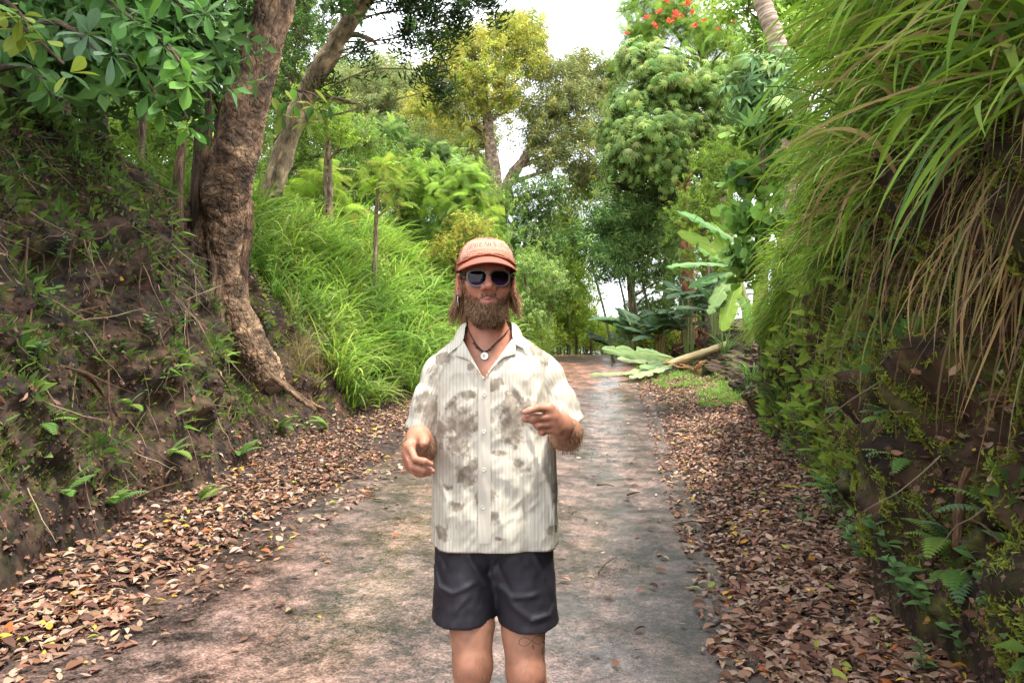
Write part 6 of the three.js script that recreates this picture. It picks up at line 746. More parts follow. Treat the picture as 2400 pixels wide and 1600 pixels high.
{
  RR = rng(710); const g = new Geo(), cols = [[0.3, 0.16, 0.08], [0.4, 0.24, 0.13], [0.17, 0.085, 0.045], [0.48, 0.31, 0.18]];
  const lock = (a, b, c, d, n, w) => { const cc = pick(cols); for (let i = 0; i < n; i++) { const o = rv().multiplyScalar(w), o2 = rv().multiplyScalar(w * 1.3), q = mixc(cc, pick(cols), 0.5); tube(g, [a.clone().add(o), b.clone().addScaledVector(o, 1.2), c.clone().add(o2), d.clone().addScaledVector(o2, 1.5)].map(hm), [0.0011, 0.0012, 0.001, 0.0003], 3, { steps: 7, cap: false, color: () => q }); } };
  for (let i = 0; i < 46; i++) { const s = i % 2 ? 1 : -1, u = rnd(), z = lerp(-0.042, -0.1, u), x0 = s * lerp(0.078, 0.04, u * u), y0 = rnd(0.0, 0.03), flick = s < 0 ? rnd(0.016, 0.04) : rnd(0.014, 0.044), len = s < 0 ? rnd(0.1, 0.135) : rnd(0.06, 0.11), zz = z + 0.012; lock(V3(x0, y0, z), V3(x0 + s * 0.012, y0 - 0.05, zz - 0.01), V3(x0 + s * (0.008 + flick * 0.35), y0 - len * 0.8, zz - 0.005), V3(x0 + s * (0.004 + flick), y0 - len - 0.005, zz + rnd(-0.01, 0.015)), 13, 0.0055); }
  for (let i = 0; i < 26; i++) { const a = lerp(-1.3, 1.3, i / 25), x = Math.sin(a) * 0.072, z = -0.035 - Math.cos(a) * 0.075; lock(V3(x, 0.02, z), V3(x * 1.05, -0.04, z - 0.004), V3(x, -0.09, z + 0.01), V3(x * 1.1, -0.14 + rnd(-0.01, 0.02), z + 0.012), 14, 0.008); }
  part('hair', g.build(), hairMat, man, 'shoulder length light brown hair below the cap');
}
// ---------------------------------------------------------------- shirt
const RING = [[0.868, 0.196, 0.128, 0.0145], [0.95, 0.194, 0.126, 0.0145], [1.05, 0.193, 0.123, 0.014], [1.15, 0.191, 0.122, 0.012], [1.25, 0.187, 0.12, 0.009], [1.34, 0.186, 0.118, 0.007], [1.4, 0.188, 0.112, 0.006], [1.43, 0.186, 0.105, 0.004], [1.46, 0.168, 0.096, 0.001], [1.49, 0.126, 0.087, -0.002], [1.515, 0.096, 0.078, -0.004], [1.535, 0.078, 0.07, -0.006], [1.548, 0.07, 0.065, -0.006]];
const ringAt = (y) => { let i = 0; while (i < RING.length - 2 && RING[i + 1][0] < y) i++; const a = RING[i], b = RING[i + 1], t = clamp((y - a[0]) / (b[0] - a[0])), s = t; return [lerp(a[1], b[1], s), lerp(a[2], b[2], s), lerp(a[3], b[3], s)]; };
const gau = (x, s) => Math.exp(-(x / s) * (x / s));
const segDist = (x, y, p) => { let best = 9, bt = 0; for (let i = 0; i < p.length - 1; i++) { const [ax, ay] = p[i], [bx, by] = p[i + 1], dx = bx - ax, dy = by - ay, h = clamp(((x - ax) * dx + (y - ay) * dy) / (dx * dx + dy * dy)), d = Math.hypot(x - ax - h * dx, y - ay - h * dy); if (d < best) { best = d; bt = (i + h) / (p.length - 1); } } return [best, bt]; };
const hp = (list, z = 0.1) => list.map(([x, y]) => { const v = H(x, y, z); return [v.x, v.y]; });
// folds in the cloth as lines on the front: [line, height, width]
const FOLDS = [[hp([[1240, 1010], [1262, 1080], [1290, 1150], [1300, 1240]]), 0.009, 0.011], [hp([[1020, 1130], [1050, 1180], [1030, 1270]]), 0.006, 0.014], [hp([[1180, 1130], [1170, 1200], [1185, 1270]]), 0.006, 0.014], [hp([[1215, 1120], [1232, 1200], [1240, 1275]]), -0.006, 0.012], [hp([[1060, 920], [1040, 960], [1030, 1010]]), 0.006, 0.012], [hp([[1262, 905], [1250, 960], [1262, 1010]]), 0.007, 0.012], [hp([[1035, 850], [1020, 900], [1022, 950]]), 0.006, 0.01], [hp([[1268, 850], [1272, 900], [1268, 950]]), 0.006, 0.01], [hp([[1090, 1150], [1075, 1215], [1080, 1275]]), 0.005, 0.013], [hp([[1290, 1060], [1304, 1120], [1296, 1200]]), -0.005, 0.012], [hp([[1200, 900], [1228, 940], [1240, 985]]), 0.004, 0.012]];
const foldZ = (x, y) => { let s = 0; for (const [l, h, w] of FOLDS) { const [d, t] = segDist(x, y, l); s += 1.9 * h * gau(d, w * 0.85) * Math.sin(Math.PI * clamp(0.08 + 0.84 * t)); } return s + 0.005 * N3(x * 11 + y * 5, y * 7, 7) + 0.003 * (0.5 - Math.abs(N3(x * 16 - y * 9, y * 10, 3))); };
const drape = (th, y) => { const hem = ss(1.2, 0.87, y); return 0.006 * hem * Math.sin(th * 7 + 1.2 * Math.sin(y * 9)) + 0.004 * N3(Math.cos(th) * 2.4, y * 5, Math.sin(th) * 2.4) + 0.0012 * N3(Math.cos(th) * 12, y * 26, Math.sin(th) * 12); };
function shirtPoint(th, y) { // th: 0 = front, + towards the picture's right
  const [a, b, cx] = ringAt(y), n = 2.35, s = Math.sin(th), c = Math.cos(th), x = cx + a * Math.sign(s) * Math.pow(Math.abs(s), 2 / n), z = b * Math.sign(c) * Math.pow(Math.abs(c), 2 / n) - 0.012, o = drape(th, y) * ss(1.53, 1.46, y);
  return V3(x + s * o, y, z + c * o + (c > 0 ? foldZ(x, y) * ss(0, 0.35, c) : 0));
}
const shirtZ = (x, y) => { const [a, b, cx] = ringAt(y), u = clamp(Math.abs(x - cx) / a, 0, 0.985), z = b * Math.pow(1 - Math.pow(u, 2.35), 1 / 2.35) - 0.012, th = Math.atan2((x - cx) / a, Math.max(0.02, (z + 0.012) / b)); return z + drape(th, y) * Math.cos(th) + foldZ(x, y); };
const onShirt = (px, py, off = 0) => { let z = 0.1; for (let i = 0; i < 4; i++) { const v = H(px, py, z); z = shirtZ(v.x, v.y) + off; } const v = H(px, py, z); v.z = z; return v; };
// cloth print: fine vertical cords, cloudy grey brown dye marks
const STAINS = [[1150, 911, 17, 11], [1096, 930, 22, 10], [1083, 997, 34, 42], [1070, 1045, 26, 30], [1030, 1020, 12, 34], [1200, 951, 20, 30], [1198, 997, 30, 40], [1200, 1035, 16, 20], [1238, 962, 16, 16], [1213, 1091, 20, 9], [1232, 1106, 12, 7], [1088, 1117, 24, 25], [1109, 1094, 13, 15], [1070, 1193, 15, 11], [1137, 1168, 20, 22], [1142, 1214, 22, 15], [1032, 1262, 15, 16], [1306, 1168, 9, 22], [1031, 846, 26, 15], [1262, 826, 24, 14], [1282, 850, 14, 18], [1100, 866, 10, 8], [1165, 898, 14, 9], [1170, 1262, 12, 6], [1290, 1255, 10, 10], [1048, 1150, 14, 8], [1170, 1065, 18, 6], [1150, 990, 10, 8], [1060, 960, 10, 14]].map(([x, y, a, b]) => { const v = H(x, y, 0.1); return [v.x, v.y, a * 0.00128, b * 0.00128]; });
for (let i = 0; i < 26; i++) { RR = rng(800 + i); STAINS.push([(i % 2 ? 1 : -1) * rnd(0.3, 0.62), rnd(0.88, 1.5), rnd(0.02, 0.05), rnd(0.02, 0.05)]); }
const clothTex = tex(1280, 720, (u, v) => { const x = (u - 0.5) * 1.3, y = 0.8 + v * 0.8; let s = -9; for (const [a, b, ra, rb] of STAINS) { const k = 1 - Math.hypot((x - a) / ra, (y - b) / rb); if (k > s) s = k; } const nz = s > -1.4 ? 0.55 * fbm(x * 26, y * 22, 3, 4) + 0.3 * fbm(x * 90, y * 60, 5, 2) : 0; const m = s < -1.4 ? 0 : ss(-0.3, 0.35, s + nz * 1.5) * (0.75 + 0.6 * fbm(x * 40, y * 30, 9, 2)), cord = Math.pow(Math.abs(Math.sin(x / 0.0105 * Math.PI)), 10), base = [0.825, 0.802, 0.745], st = [0.53, 0.48, 0.42]; let c = mixc(base, st, clamp(m)); c = mixc(c, [0.58, 0.53, 0.46], 0.3 * cord); return c; }, true);
const cordBump = tex(512, 64, (u, v) => 0.5 + 0.5 * Math.abs(Math.sin(u * 32 * Math.PI)), false, 1 / 0.336 * 1.3, 8);
clothTex.wrapS = clothTex.wrapT = THREE.RepeatWrapping;
const clothMat = new THREE.MeshStandardMaterial({ map: clothTex, bumpMap: cordBump, bumpScale: 0.0012, roughness: 0.9, side: THREE.DoubleSide });
const cu = (x) => 0.5 + x / 1.3, cv = (y) => (y - 0.8) / 0.8;
// the V opening
const VL = hp([[1093, 758], [1081, 796], [1133.5, 893]], 0.06), VR = hp([[1203, 752], [1207, 790], [1133.5, 893]], 0.06);
const edgeX = (l, y) => { for (let i = 0; i < l.length - 1; i++) if (y <= l[i][1] && y >= l[i + 1][1]) return lerp(l[i][0], l[i + 1][0], (l[i][1] - y) / (l[i][1] - l[i + 1][1])); return null; };
const inV = (x, y) => { const a = edgeX(VL, y), b = edgeX(VR, y); return a !== null && b !== null && x > a && x < b; };
const shirtMesh = (() => {
  const g = new Geo(), nT = 220, nY = 190, rows = [];
  for (let j = 0; j <= nY; j++) { const y = lerp(0.868, 1.548, Math.pow(j / nY, 0.9)), row = []; for (let i = 0; i <= nT; i++) { const th = (i / nT - 0.5) * 2 * Math.PI, p = shirtPoint(th, y); row.push(g.v(p.x, p.y - (j === 0 ? 0 : 0) + (j < 8 ? 0.004 * Math.sin(th * 3 + 1) * (1 - j / 8) : 0), p.z, cu(Math.abs(th) < Math.PI / 2 ? p.x : th * 0.165), cv(y))); } rows.push(row); }
  for (let j = 0; j < nY; j++) for (let i = 0; i < nT; i++) { const q = [rows[j][i], rows[j][i + 1], rows[j + 1][i + 1], rows[j + 1][i]]; const x = (g.p[q[0] * 3] + g.p[q[2] * 3]) / 2, y = (g.p[q[0] * 3 + 1] + g.p[q[2] * 3 + 1]) / 2, z = g.p[q[0] * 3 + 2]; if (z > 0.0 && inV(x, y)) continue; g.q(...q); }
  // turned hem: a narrow inner band gives the edge its thickness
  const inner = rows[0].map((k, i) => g.v(g.p[k * 3] * 0.985, 0.872, g.p[k * 3 + 2] * 0.975, g.uv[k * 2], g.uv[k * 2 + 1])), up = rows[0].map((k, i) => g.v(g.p[k * 3] * 0.97, 0.95, g.p[k * 3 + 2] * 0.95, g.uv[k * 2], g.uv[k * 2 + 1] + 0.05));
  for (let i = 0; i < nT; i++) { g.q(inner[i], inner[i + 1], rows[0][i + 1], rows[0][i]); g.q(up[i], up[i + 1], inner[i + 1], inner[i]); }
  return part('shirt', g.build(), clothMat, man, 'cream short sleeved shirt with fine cords and grey brown dye marks');
})();
// sleeves
function sleeve(pts, r, side) {
  const g = new Geo(), c = new THREE.CatmullRomCurve3(pts), n = 56, st = 60, outer = [], inn = [];
  const ring = (t, k, list, sc) => { const p = c.getPoint(t), T = c.getTangent(t), X = V3(0, 0, 1).addScaledVector(T, -T.z).normalize(), Y = T.clone().cross(X), R = lerp(r[0], r[1], ss(0, 1, t)) * sc, row = []; for (let i = 0; i <= n; i++) { const a = (i % n) / n * 6.2832, w = 0.004 * N3(Math.cos(a) * 1.6, t * 5 + side * 3, Math.sin(a) * 1.6) + 0.0035 * Math.sin(t * 16 + 2.2 * Math.cos(a + side)) * ss(0.1, 0.5, t) * (1 - ss(0.85, 1, t)) + 0.004 * ss(0.55, 0.97, t) * Math.cos(3 * a), q = p.clone().addScaledVector(X, Math.cos(a) * (R * 1.02 + w)).addScaledVector(Y, Math.sin(a) * (R + w)); row.push(g.v(q.x, q.y, q.z, cu(side * 0.36 + Math.sin(a) * R * 1.0 + (Math.cos(a) < 0 ? side * 0.15 : 0)), cv(1.45 - t * 0.24))); } list.push(row); };
  for (let k = 0; k <= st; k++) ring(k / st, k, outer, k > st - 6 && k < st ? 1.02 : 1); for (let k = 0; k <= 10; k++) ring(1 - k * 0.05, k, inn, k ? 0.955 : 0.972);
  const skin2 = (L, flip) => { for (let k = 0; k < L.length - 1; k++) for (let i = 0; i < n; i++) flip ? g.q(L[k][i + 1], L[k][i], L[k + 1][i], L[k + 1][i + 1]) : g.q(L[k][i], L[k][i + 1], L[k + 1][i + 1], L[k + 1][i]); };
  skin2(outer, false); skin2(inn, true); for (let i = 0; i < n; i++) g.q(outer[st][i], outer[st][i + 1], inn[0][i + 1], inn[0][i]);
  return part('sleeve', g.build(), clothMat, shirtMesh);
}
sleeve([V3(-0.09, 1.4, -0.02), V3(-0.14, 1.39, -0.015), V3(-0.176, 1.32, -0.005), H(992, 1016, 0.0)], [0.072, 0.058], -1);
sleeve([V3(0.1, 1.4, -0.02), V3(0.15, 1.39, -0.015), V3(0.196, 1.32, -0.005), H(1327, 1003, 0.0)], [0.072, 0.059], 1);
// collar leaves, lapels, placket: quilted patches that lie on the shirt front
function patch(name, pq, off, thick, mat, parent, label, bend = 0) {
  const g = new Geo(), nu = 12, nv = 18, F = [], B = [];
  for (let j = 0; j <= nv; j++) { const fr = [], br = []; for (let i = 0; i <= nu; i++) { const u = i / nu, v = j / nv, x = (1 - v) * lerp(pq[0][0], pq[1][0], u) + v * lerp(pq[3][0], pq[2][0], u), y = (1 - v) * lerp(pq[0][1], pq[1][1], u) + v * lerp(pq[3][1], pq[2][1], u), p = onShirt(x, y, off + bend * Math.sin(Math.PI * u) * 0.5); fr.push(g.v(p.x, p.y, p.z + thick, cu(p.x), cv(p.y))); br.push(g.v(p.x, p.y, p.z, cu(p.x), cv(p.y))); } F.push(fr); B.push(br); }
  for (let j = 0; j < nv; j++) for (let i = 0; i < nu; i++) { g.q(F[j][i], F[j][i + 1], F[j + 1][i + 1], F[j + 1][i]); g.q(B[j][i + 1], B[j][i], B[j + 1][i], B[j + 1][i + 1]); }
  const rim = (a, b, c, d) => g.q(a, b, c, d); for (let i = 0; i < nu; i++) { rim(B[0][i], B[0][i + 1], F[0][i + 1], F[0][i]); rim(F[nv][i], F[nv][i + 1], B[nv][i + 1], B[nv][i]); } for (let j = 0; j < nv; j++) { rim(F[j][0], F[j + 1][0], B[j + 1][0], B[j][0]); rim(B[j][nu], B[j + 1][nu], F[j + 1][nu], F[j][nu]); }
  return part(name, g.build(), mat, parent, label);
}
const plainCloth = new THREE.MeshStandardMaterial({ color: new THREE.Color().setRGB(0.63, 0.58, 0.49), roughness: 0.9, side: THREE.DoubleSide }), collarCloth = new THREE.MeshStandardMaterial({ map: clothTex, roughness: 0.9, side: THREE.DoubleSide });
patch('lapel', [[1079, 790], [1068, 838], [1108, 851], [1135, 895]].map((p) => p), 0.004, 0.003, collarCloth, shirtMesh, undefined, 0.006);
patch('lapel', [[1209, 786], [1209, 835], [1163, 849], [1132, 895]], 0.004, 0.003, collarCloth, shirtMesh, undefined, 0.006);
// collar leaves stand up round the neck and fold down in front
function collar(side, a) {
  const g = new Geo(), nu = 26, nv = 8, rows = []; // from the nape to the front tip
  for (let i = 0; i <= nu; i++) { const u = i / nu, row = []; for (let j = 0; j <= nv; j++) { const v = j / nv, th = lerp(Math.PI, 0.75, Math.min(1, u * 1.15)) * side, back = ss(0.62, 0.0, u), ring = V3(-0.006 + Math.sin(th) * lerp(0.071, 0.1, v), 0, -0.012 + Math.cos(th) * lerp(0.066, 0.094, v)); ring.y = 1.552 + 0.014 * Math.sin(v * 2.4) - v * 0.036 + 0.01 * back; const tip = V3(lerp(a[0].x, a[1].x, v), lerp(a[0].y, a[1].y, v), lerp(a[0].z, a[1].z, v)), k = ss(0.5, 1, u); const p = ring.lerp(tip, k); if (k > 0.02) { const zz = shirtZ(p.x, Math.min(1.545, p.y)) + 0.009; p.z = lerp(p.z, Math.max(p.z, zz), ss(0.1, 0.5, k)); } row.push(p); } rows.push(row); }
  const put = (o) => rows.map((r) => r.map((p) => g.v(p.x, p.y, p.z + o, cu(p.x * 1.4 + 0.1), cv(p.y)))), F = put(0.0025), B = put(0);
  for (let i = 0; i < nu; i++) for (let j = 0; j < nv; j++) { g.q(F[i][j], F[i][j + 1], F[i + 1][j + 1], F[i + 1][j]); g.q(B[i][j + 1], B[i][j], B[i + 1][j], B[i + 1][j + 1]); }
  for (let i = 0; i < nu; i++) { g.q(B[i][0], F[i][0], F[i + 1][0], B[i + 1][0]); g.q(F[i][nv], B[i][nv], B[i + 1][nv], F[i + 1][nv]); } for (let j = 0; j < nv; j++) g.q(F[nu][j], F[nu][j + 1], B[nu][j + 1], B[nu][j]);
  part('collar', g.build(), collarCloth, shirtMesh);
}
collar(-1, [onShirt(1080, 812, 0.008), onShirt(1045, 838, 0.008)]); collar(1, [onShirt(1208, 812, 0.008), onShirt(1241, 828, 0.008)]);
const placket = patch('placket', [[1121, 880], [1149, 895], [1150, 1279], [1120, 1279]], 0.0015, 0.0022, plainCloth, shirtMesh, 'smooth cream button band');
{ const bm = new THREE.MeshPhysicalMaterial({ color: new THREE.Color().setRGB(0.78, 0.74, 0.66), roughness: 0.3, clearcoat: 0.6 }); for (const [px, py] of [[1136, 929], [1134, 1016], [1134, 1105], [1132, 1193]]) { const q = new THREE.LatheGeometry([[0, 0.001], [0.0032, 0.001], [0.0045, 0.0024], [0.0056, 0.0022], [0.006, 0.001], [0.006, 0], [0, 0]].map(([a, b]) => new THREE.Vector2(a, b)), 18).rotateX(Math.PI / 2), m = part('button', q, bm, shirtMesh); m.position.copy(onShirt(px, py, 0.004)); } }
{ // little black woven tag near the hem
  const c = document.createElement('canvas'); c.width = 32; c.height = 96; const x = c.getContext('2d'); x.fillStyle = '#0c0c0c'; x.fillRect(0, 0, 32, 96); x.save(); x.translate(16, 48); x.rotate(Math.PI / 2); x.fillStyle = '#d8d4cc'; x.font = 'bold 22px sans-serif'; x.textAlign = 'center'; x.textBaseline = 'middle'; for (const [a, b, w, h] of [[-30, -8, 4, 16], [-30, -8, 12, 4], [-22, 0, 4, 8], [-12, -8, 4, 16], [-4, 4, 8, 4], [4, -8, 4, 16], [12, -8, 12, 4], [12, 4, 12, 4], [26, -8, 4, 16]]) x.fillRect(a, b, w, h); x.restore();
  const t = new THREE.CanvasTexture(c); t.colorSpace = THREE.SRGBColorSpace; const m = part('label_tag', new THREE.BoxGeometry(0.0085, 0.021, 0.0015), new THREE.MeshStandardMaterial({ map: t, roughness: 0.8 }), shirtMesh, 'small black woven tag'); m.position.copy(onShirt(1303, 1243, 0.003)); m.rotation.y = 0.95;
}
// ---------------------------------------------------------------- shorts
{
  const FR = [[[[1040, 1290], [1010, 1340], [1025, 1385], [1060, 1395], [1115, 1370]], 0.008, 0.008], [[[1085, 1285], [1110, 1330], [1140, 1372], [1165, 1392]], 0.007, 0.009], [[[1235, 1282], [1265, 1330], [1290, 1385], [1300, 1420]], 0.007, 0.008], [[[1172, 1385], [1200, 1405], [1240, 1402], [1262, 1398]], 0.007, 0.008], [[[1170, 1388], [1205, 1425], [1245, 1455], [1290, 1450], [1306, 1430]], 0.008, 0.009], [[[1165, 1315], [1170, 1345], [1195, 1390]], -0.006, 0.008], [[[1130, 1360], [1150, 1345], [1180, 1318], [1225, 1298]], -0.005, 0.009], [[[1100, 1400], [1070, 1430], [1060, 1450]], 0.004, 0.008], [[[1020, 1300], [1040, 1330], [1044, 1345]], -0.004, 0.007], [[[1150, 1330], [1145, 1360], [1160, 1400]], -0.006, 0.01]].map(([l, h, w]) => [hp(l, 0.1), h, w]);
  const lL = H(1087, 1470, 0.02), lR = H(1240, 1480, 0.02), legL = cone(V3(-0.07, 0.92, -0.015), lL, 0.1, 0.1), legR = cone(V3(0.085, 0.92, -0.015), lR, 0.1, 0.094), seat = ell(0.008, 0.9, -0.02, 0.168, 0.16, 0.098);
  const f = (x, y, z) => { let d = smin(smin(legL(x, y, z), seat(x, y, z), 0.04), legR(x, y, z), lerp(0.008, 0.05, ss(0.68, 0.8, y))); if (z > 0) { let s = 0; for (const [l, h, w] of FR) { const [q, t] = segDist(x, y, l); s += h * gau(q, w) * Math.sin(Math.PI * clamp(0.1 + 0.8 * t)); } d -= s * ss(0, 0.05, z); } d -= 0.003 * N3(x * 9, y * 7, z * 9) + 0.0012 * N3(x * 30, y * 22, z * 30); const cut = x < 0.022 ? 0.643 - 0.12 * Math.abs(x + 0.09) * 0 + 0.1 * Math.max(0, -0.13 - x) + 0.12 * Math.max(0, x + 0.06) : 0.628 + 0.5 * Math.max(0, x - 0.16) * 0.5 + 0.2 * Math.max(0, 0.09 - x); d = smax(d, cut - y, 0.004); const inL = cone(V3(-0.07, 0.92, -0.015), lL, 0.1, 0.09)(x, y, z), inR = cone(V3(0.085, 0.92, -0.015), lR, 0.1, 0.084)(x, y, z); return smax(d, -smax(Math.min(inL, inR), y - cut - 0.05, 0.004), 0.003); };
  const g = nets(f, V3(-0.21, 0.59, -0.17), V3(0.23, 0.98, 0.16), 0.0045); g.setAttribute('uv', new THREE.Float32BufferAttribute(Array.from({ length: g.attributes.position.count * 2 }, (_, i) => (i % 2 ? g.attributes.position.getY(i >> 1) : g.attributes.position.getX(i >> 1))), 2));
  part('shorts', g, new THREE.MeshPhysicalMaterial({ color: new THREE.Color().setRGB(0.017, 0.015, 0.022), roughness: 0.6, sheen: 0.18, sheenRoughness: 0.5, sheenColor: new THREE.Color(0.32, 0.3, 0.4), bumpMap: tex(128, 128, (u, v) => 0.5 + 0.25 * Math.sin(u * 400) * Math.sin(v * 400) + 0.3 * (ft(u, v, 16, 3, 2) - 0.5), false, 14, 14), bumpScale: 0.0006 }), man, 'black lightweight running shorts with creases');
}
// ---------------------------------------------------------------- cap
const rust = [0.33, 0.1, 0.065];
const capMat = new THREE.MeshStandardMaterial({ color: new THREE.Color().setRGB(...rust), roughness: 0.9, bumpMap: tex(256, 256, (u, v) => 0.5 + 0.2 * Math.sin(u * 256 * 3.14) * Math.sin(v * 256 * 3.14) + 0.5 * (ft(u, v, 10, 4, 6) - 0.5), false, 3, 3), bumpScale: 0.0015 });
const capP = (th, ph, off = 0, nz = 1) => { const n = 2.7, c = Math.pow(Math.max(0, Math.cos(ph)), 2 / n), s = Math.pow(Math.sin(ph), 2 / 2.1), front = Math.max(0, Math.cos(th)), a = 0.0925 + off, b = (Math.cos(th) > 0 ? 0.108 : 0.104) + off, base = 0.03 + 0.03 * front * front; const x = Math.sin(th) * a * c * (1 + nz * 0.01 * N3(Math.sin(th) * 3, ph * 3, 2)), z = Math.cos(th) * b * c - 0.012 - 0.006 * Math.sin(ph), y = base + (0.134 + off - base) * s + nz * 0.0025 * N3(Math.sin(th) * 5, ph * 4, Math.cos(th) * 5); return V3(x, y, z); };
{
  const g = new Geo(), nt = 80, np = 26, rows = []; for (let j = 0; j <= np; j++) { const row = []; for (let i = 0; i <= nt; i++) { const p = capP((i % nt) / nt * 6.2832, j / np * 1.5708); row.push(g.v(p.x, p.y, p.z, i / nt * 1.2, j / np * 0.4)); } rows.push(row); } for (let j = 0; j < np; j++) for (let i = 0; i < nt; i++) g.q(rows[j][i], rows[j][i + 1], rows[j + 1][i + 1], rows[j + 1][i]);
  const cap = part('cap', g.build().applyMatrix4(headM), capMat, man, 'faded rust coloured cap with a printed cream front panel');
  // brim
  const b = new Geo(), nu = 50, nv = 12, T = [], U = []; for (let j = 0; j <= nv; j++) { const v = j / nv, t = [], q = []; for (let i = 0; i <= nu; i++) { const th = (i / nu - 0.5) * 2 * 1.3, e = capP(th, 0, -0.001, 0), w = Math.pow(Math.max(0, Math.cos(th / 1.3 * 1.5708)), 0.55), ext = 0.068 * w * v, x = e.x * (1 + 0.16 * w * v), z = e.z + ext, y = e.y + 0.004 - 0.016 * w * v - 0.007 * v * v * w - 0.6 * x * x * v; t.push(b.v(x, y + 0.002, z, x, z)); q.push(b.v(x, y - 0.002, z, x, z)); } T.push(t); U.push(q); }
  for (let j = 0; j < nv; j++) for (let i = 0; i < nu; i++) { b.q(T[j][i], T[j + 1][i], T[j + 1][i + 1], T[j][i + 1]); b.q(U[j][i], U[j][i + 1], U[j + 1][i + 1], U[j + 1][i]); } for (let i = 0; i < nu; i++) b.q(T[nv][i], U[nv][i], U[nv][i + 1], T[nv][i + 1]);
  part('brim', b.build().applyMatrix4(headM), capMat, cap);
  // print on the front panel
  const c = document.createElement('canvas'); c.width = 1024; c.height = 384; const x = c.getContext('2d'); x.fillStyle = '#c2927d'; x.fillRect(0, 0, 1024, 384); RR = rng(900);
  for (let i = 0; i < 260; i++) { x.fillStyle = `rgba(${170 + rnd(0, 40)},${90 + rnd(0, 40)},${64 + rnd(0, 30)},${rnd(0.1, 0.35)})`; x.fillRect(rnd(0, 1024), rnd(0, 384), rnd(4, 60), rnd(2, 7)); }
  x.strokeStyle = '#7d3b30'; x.lineCap = 'round'; x.lineJoin = 'round'; x.lineWidth = 7; const Ln = (...p) => { x.beginPath(); x.moveTo(p[0], p[1]); for (let i = 2; i < p.length; i += 2) x.lineTo(p[i], p[i + 1]); x.stroke(); };
  x.setLineDash([30, 14]); Ln(90, 60, 300, 28, 512, 20, 740, 34, 950, 80); x.setLineDash([]); Ln(150, 90, 150, 290);
  // a row of drawn glyphs: arches, an E, a peak, an N, an eye shape and wavy marks
  x.lineWidth = 9; Ln(190, 230, 190, 120, 250, 130, 240, 220, 190, 230); Ln(215, 130, 215, 225); Ln(285, 230, 285, 120, 335, 120, 335, 230); Ln(300, 230, 300, 140); Ln(420, 118, 375, 118, 375, 228, 420, 228); Ln(375, 174, 412, 174); Ln(450, 228, 475, 118, 505, 228); Ln(520, 228, 520, 120, 560, 228, 560, 120); Ln(610, 170, 635, 112, 662, 170, 636, 230, 610, 170); Ln(636, 150, 636, 190); Ln(700, 150, 730, 130, 760, 150, 790, 126, 815, 150); Ln(700, 200, 760, 195, 815, 205); Ln(850, 130, 850, 230); Ln(885, 140, 885, 240); Ln(915, 150, 905, 240, 945, 250); x.lineWidth = 6;
  for (let i = 0; i < 26; i++) { const a = 170 + i * 30 + rnd(-6, 6), y = 282 + rnd(-10, 20); Ln(a, y, a + rnd(8, 24), y + rnd(-8, 8)); } Ln(150, 320, 500, 312, 900, 330); for (let i = 0; i < 40; i++) { x.fillStyle = i % 2 ? '#8e4a38' : '#b97a60'; x.fillRect(60 + i * 23, 350 + 6 * Math.sin(i), 12, 18); }
  const t = new THREE.CanvasTexture(c); t.colorSpace = THREE.SRGBColorSpace; const pg = new Geo(), R = []; for (let j = 0; j <= 16; j++) { const row = []; for (let i = 0; i <= 36; i++) { const th = (i / 36 - 0.5) * 2 * 1.12, p = capP(th, lerp(0.2, 0.98, j / 16), 0.0014); row.push(pg.v(p.x, p.y, p.z, i / 36, j / 16)); } R.push(row); } for (let j = 0; j < 16; j++) for (let i = 0; i < 36; i++) pg.q(R[j][i], R[j][i + 1], R[j + 1][i + 1], R[j + 1][i]);
  part('printed_panel', pg.build().applyMatrix4(headM), new THREE.MeshStandardMaterial({ map: t, roughness: 0.9, side: THREE.DoubleSide }), cap, 'cream front panel with a row of rust coloured glyphs');
  const rg = new Geo(); tube(rg, Array.from({ length: 15 }, (_, i) => hm(capP((i / 14 - 0.5) * 2.5, 0.1, 0.003).add(V3(0, 0.003, 0)))), 0.0028, 8, { steps: 160, ripple: (a, s) => 0.0011 * Math.sin(s * 900 + a * 2) }); part('braid', rg.build(), new THREE.MeshStandardMaterial({ color: new THREE.Color().setRGB(0.4, 0.13, 0.06), roughness: 0.8 }), cap);
}
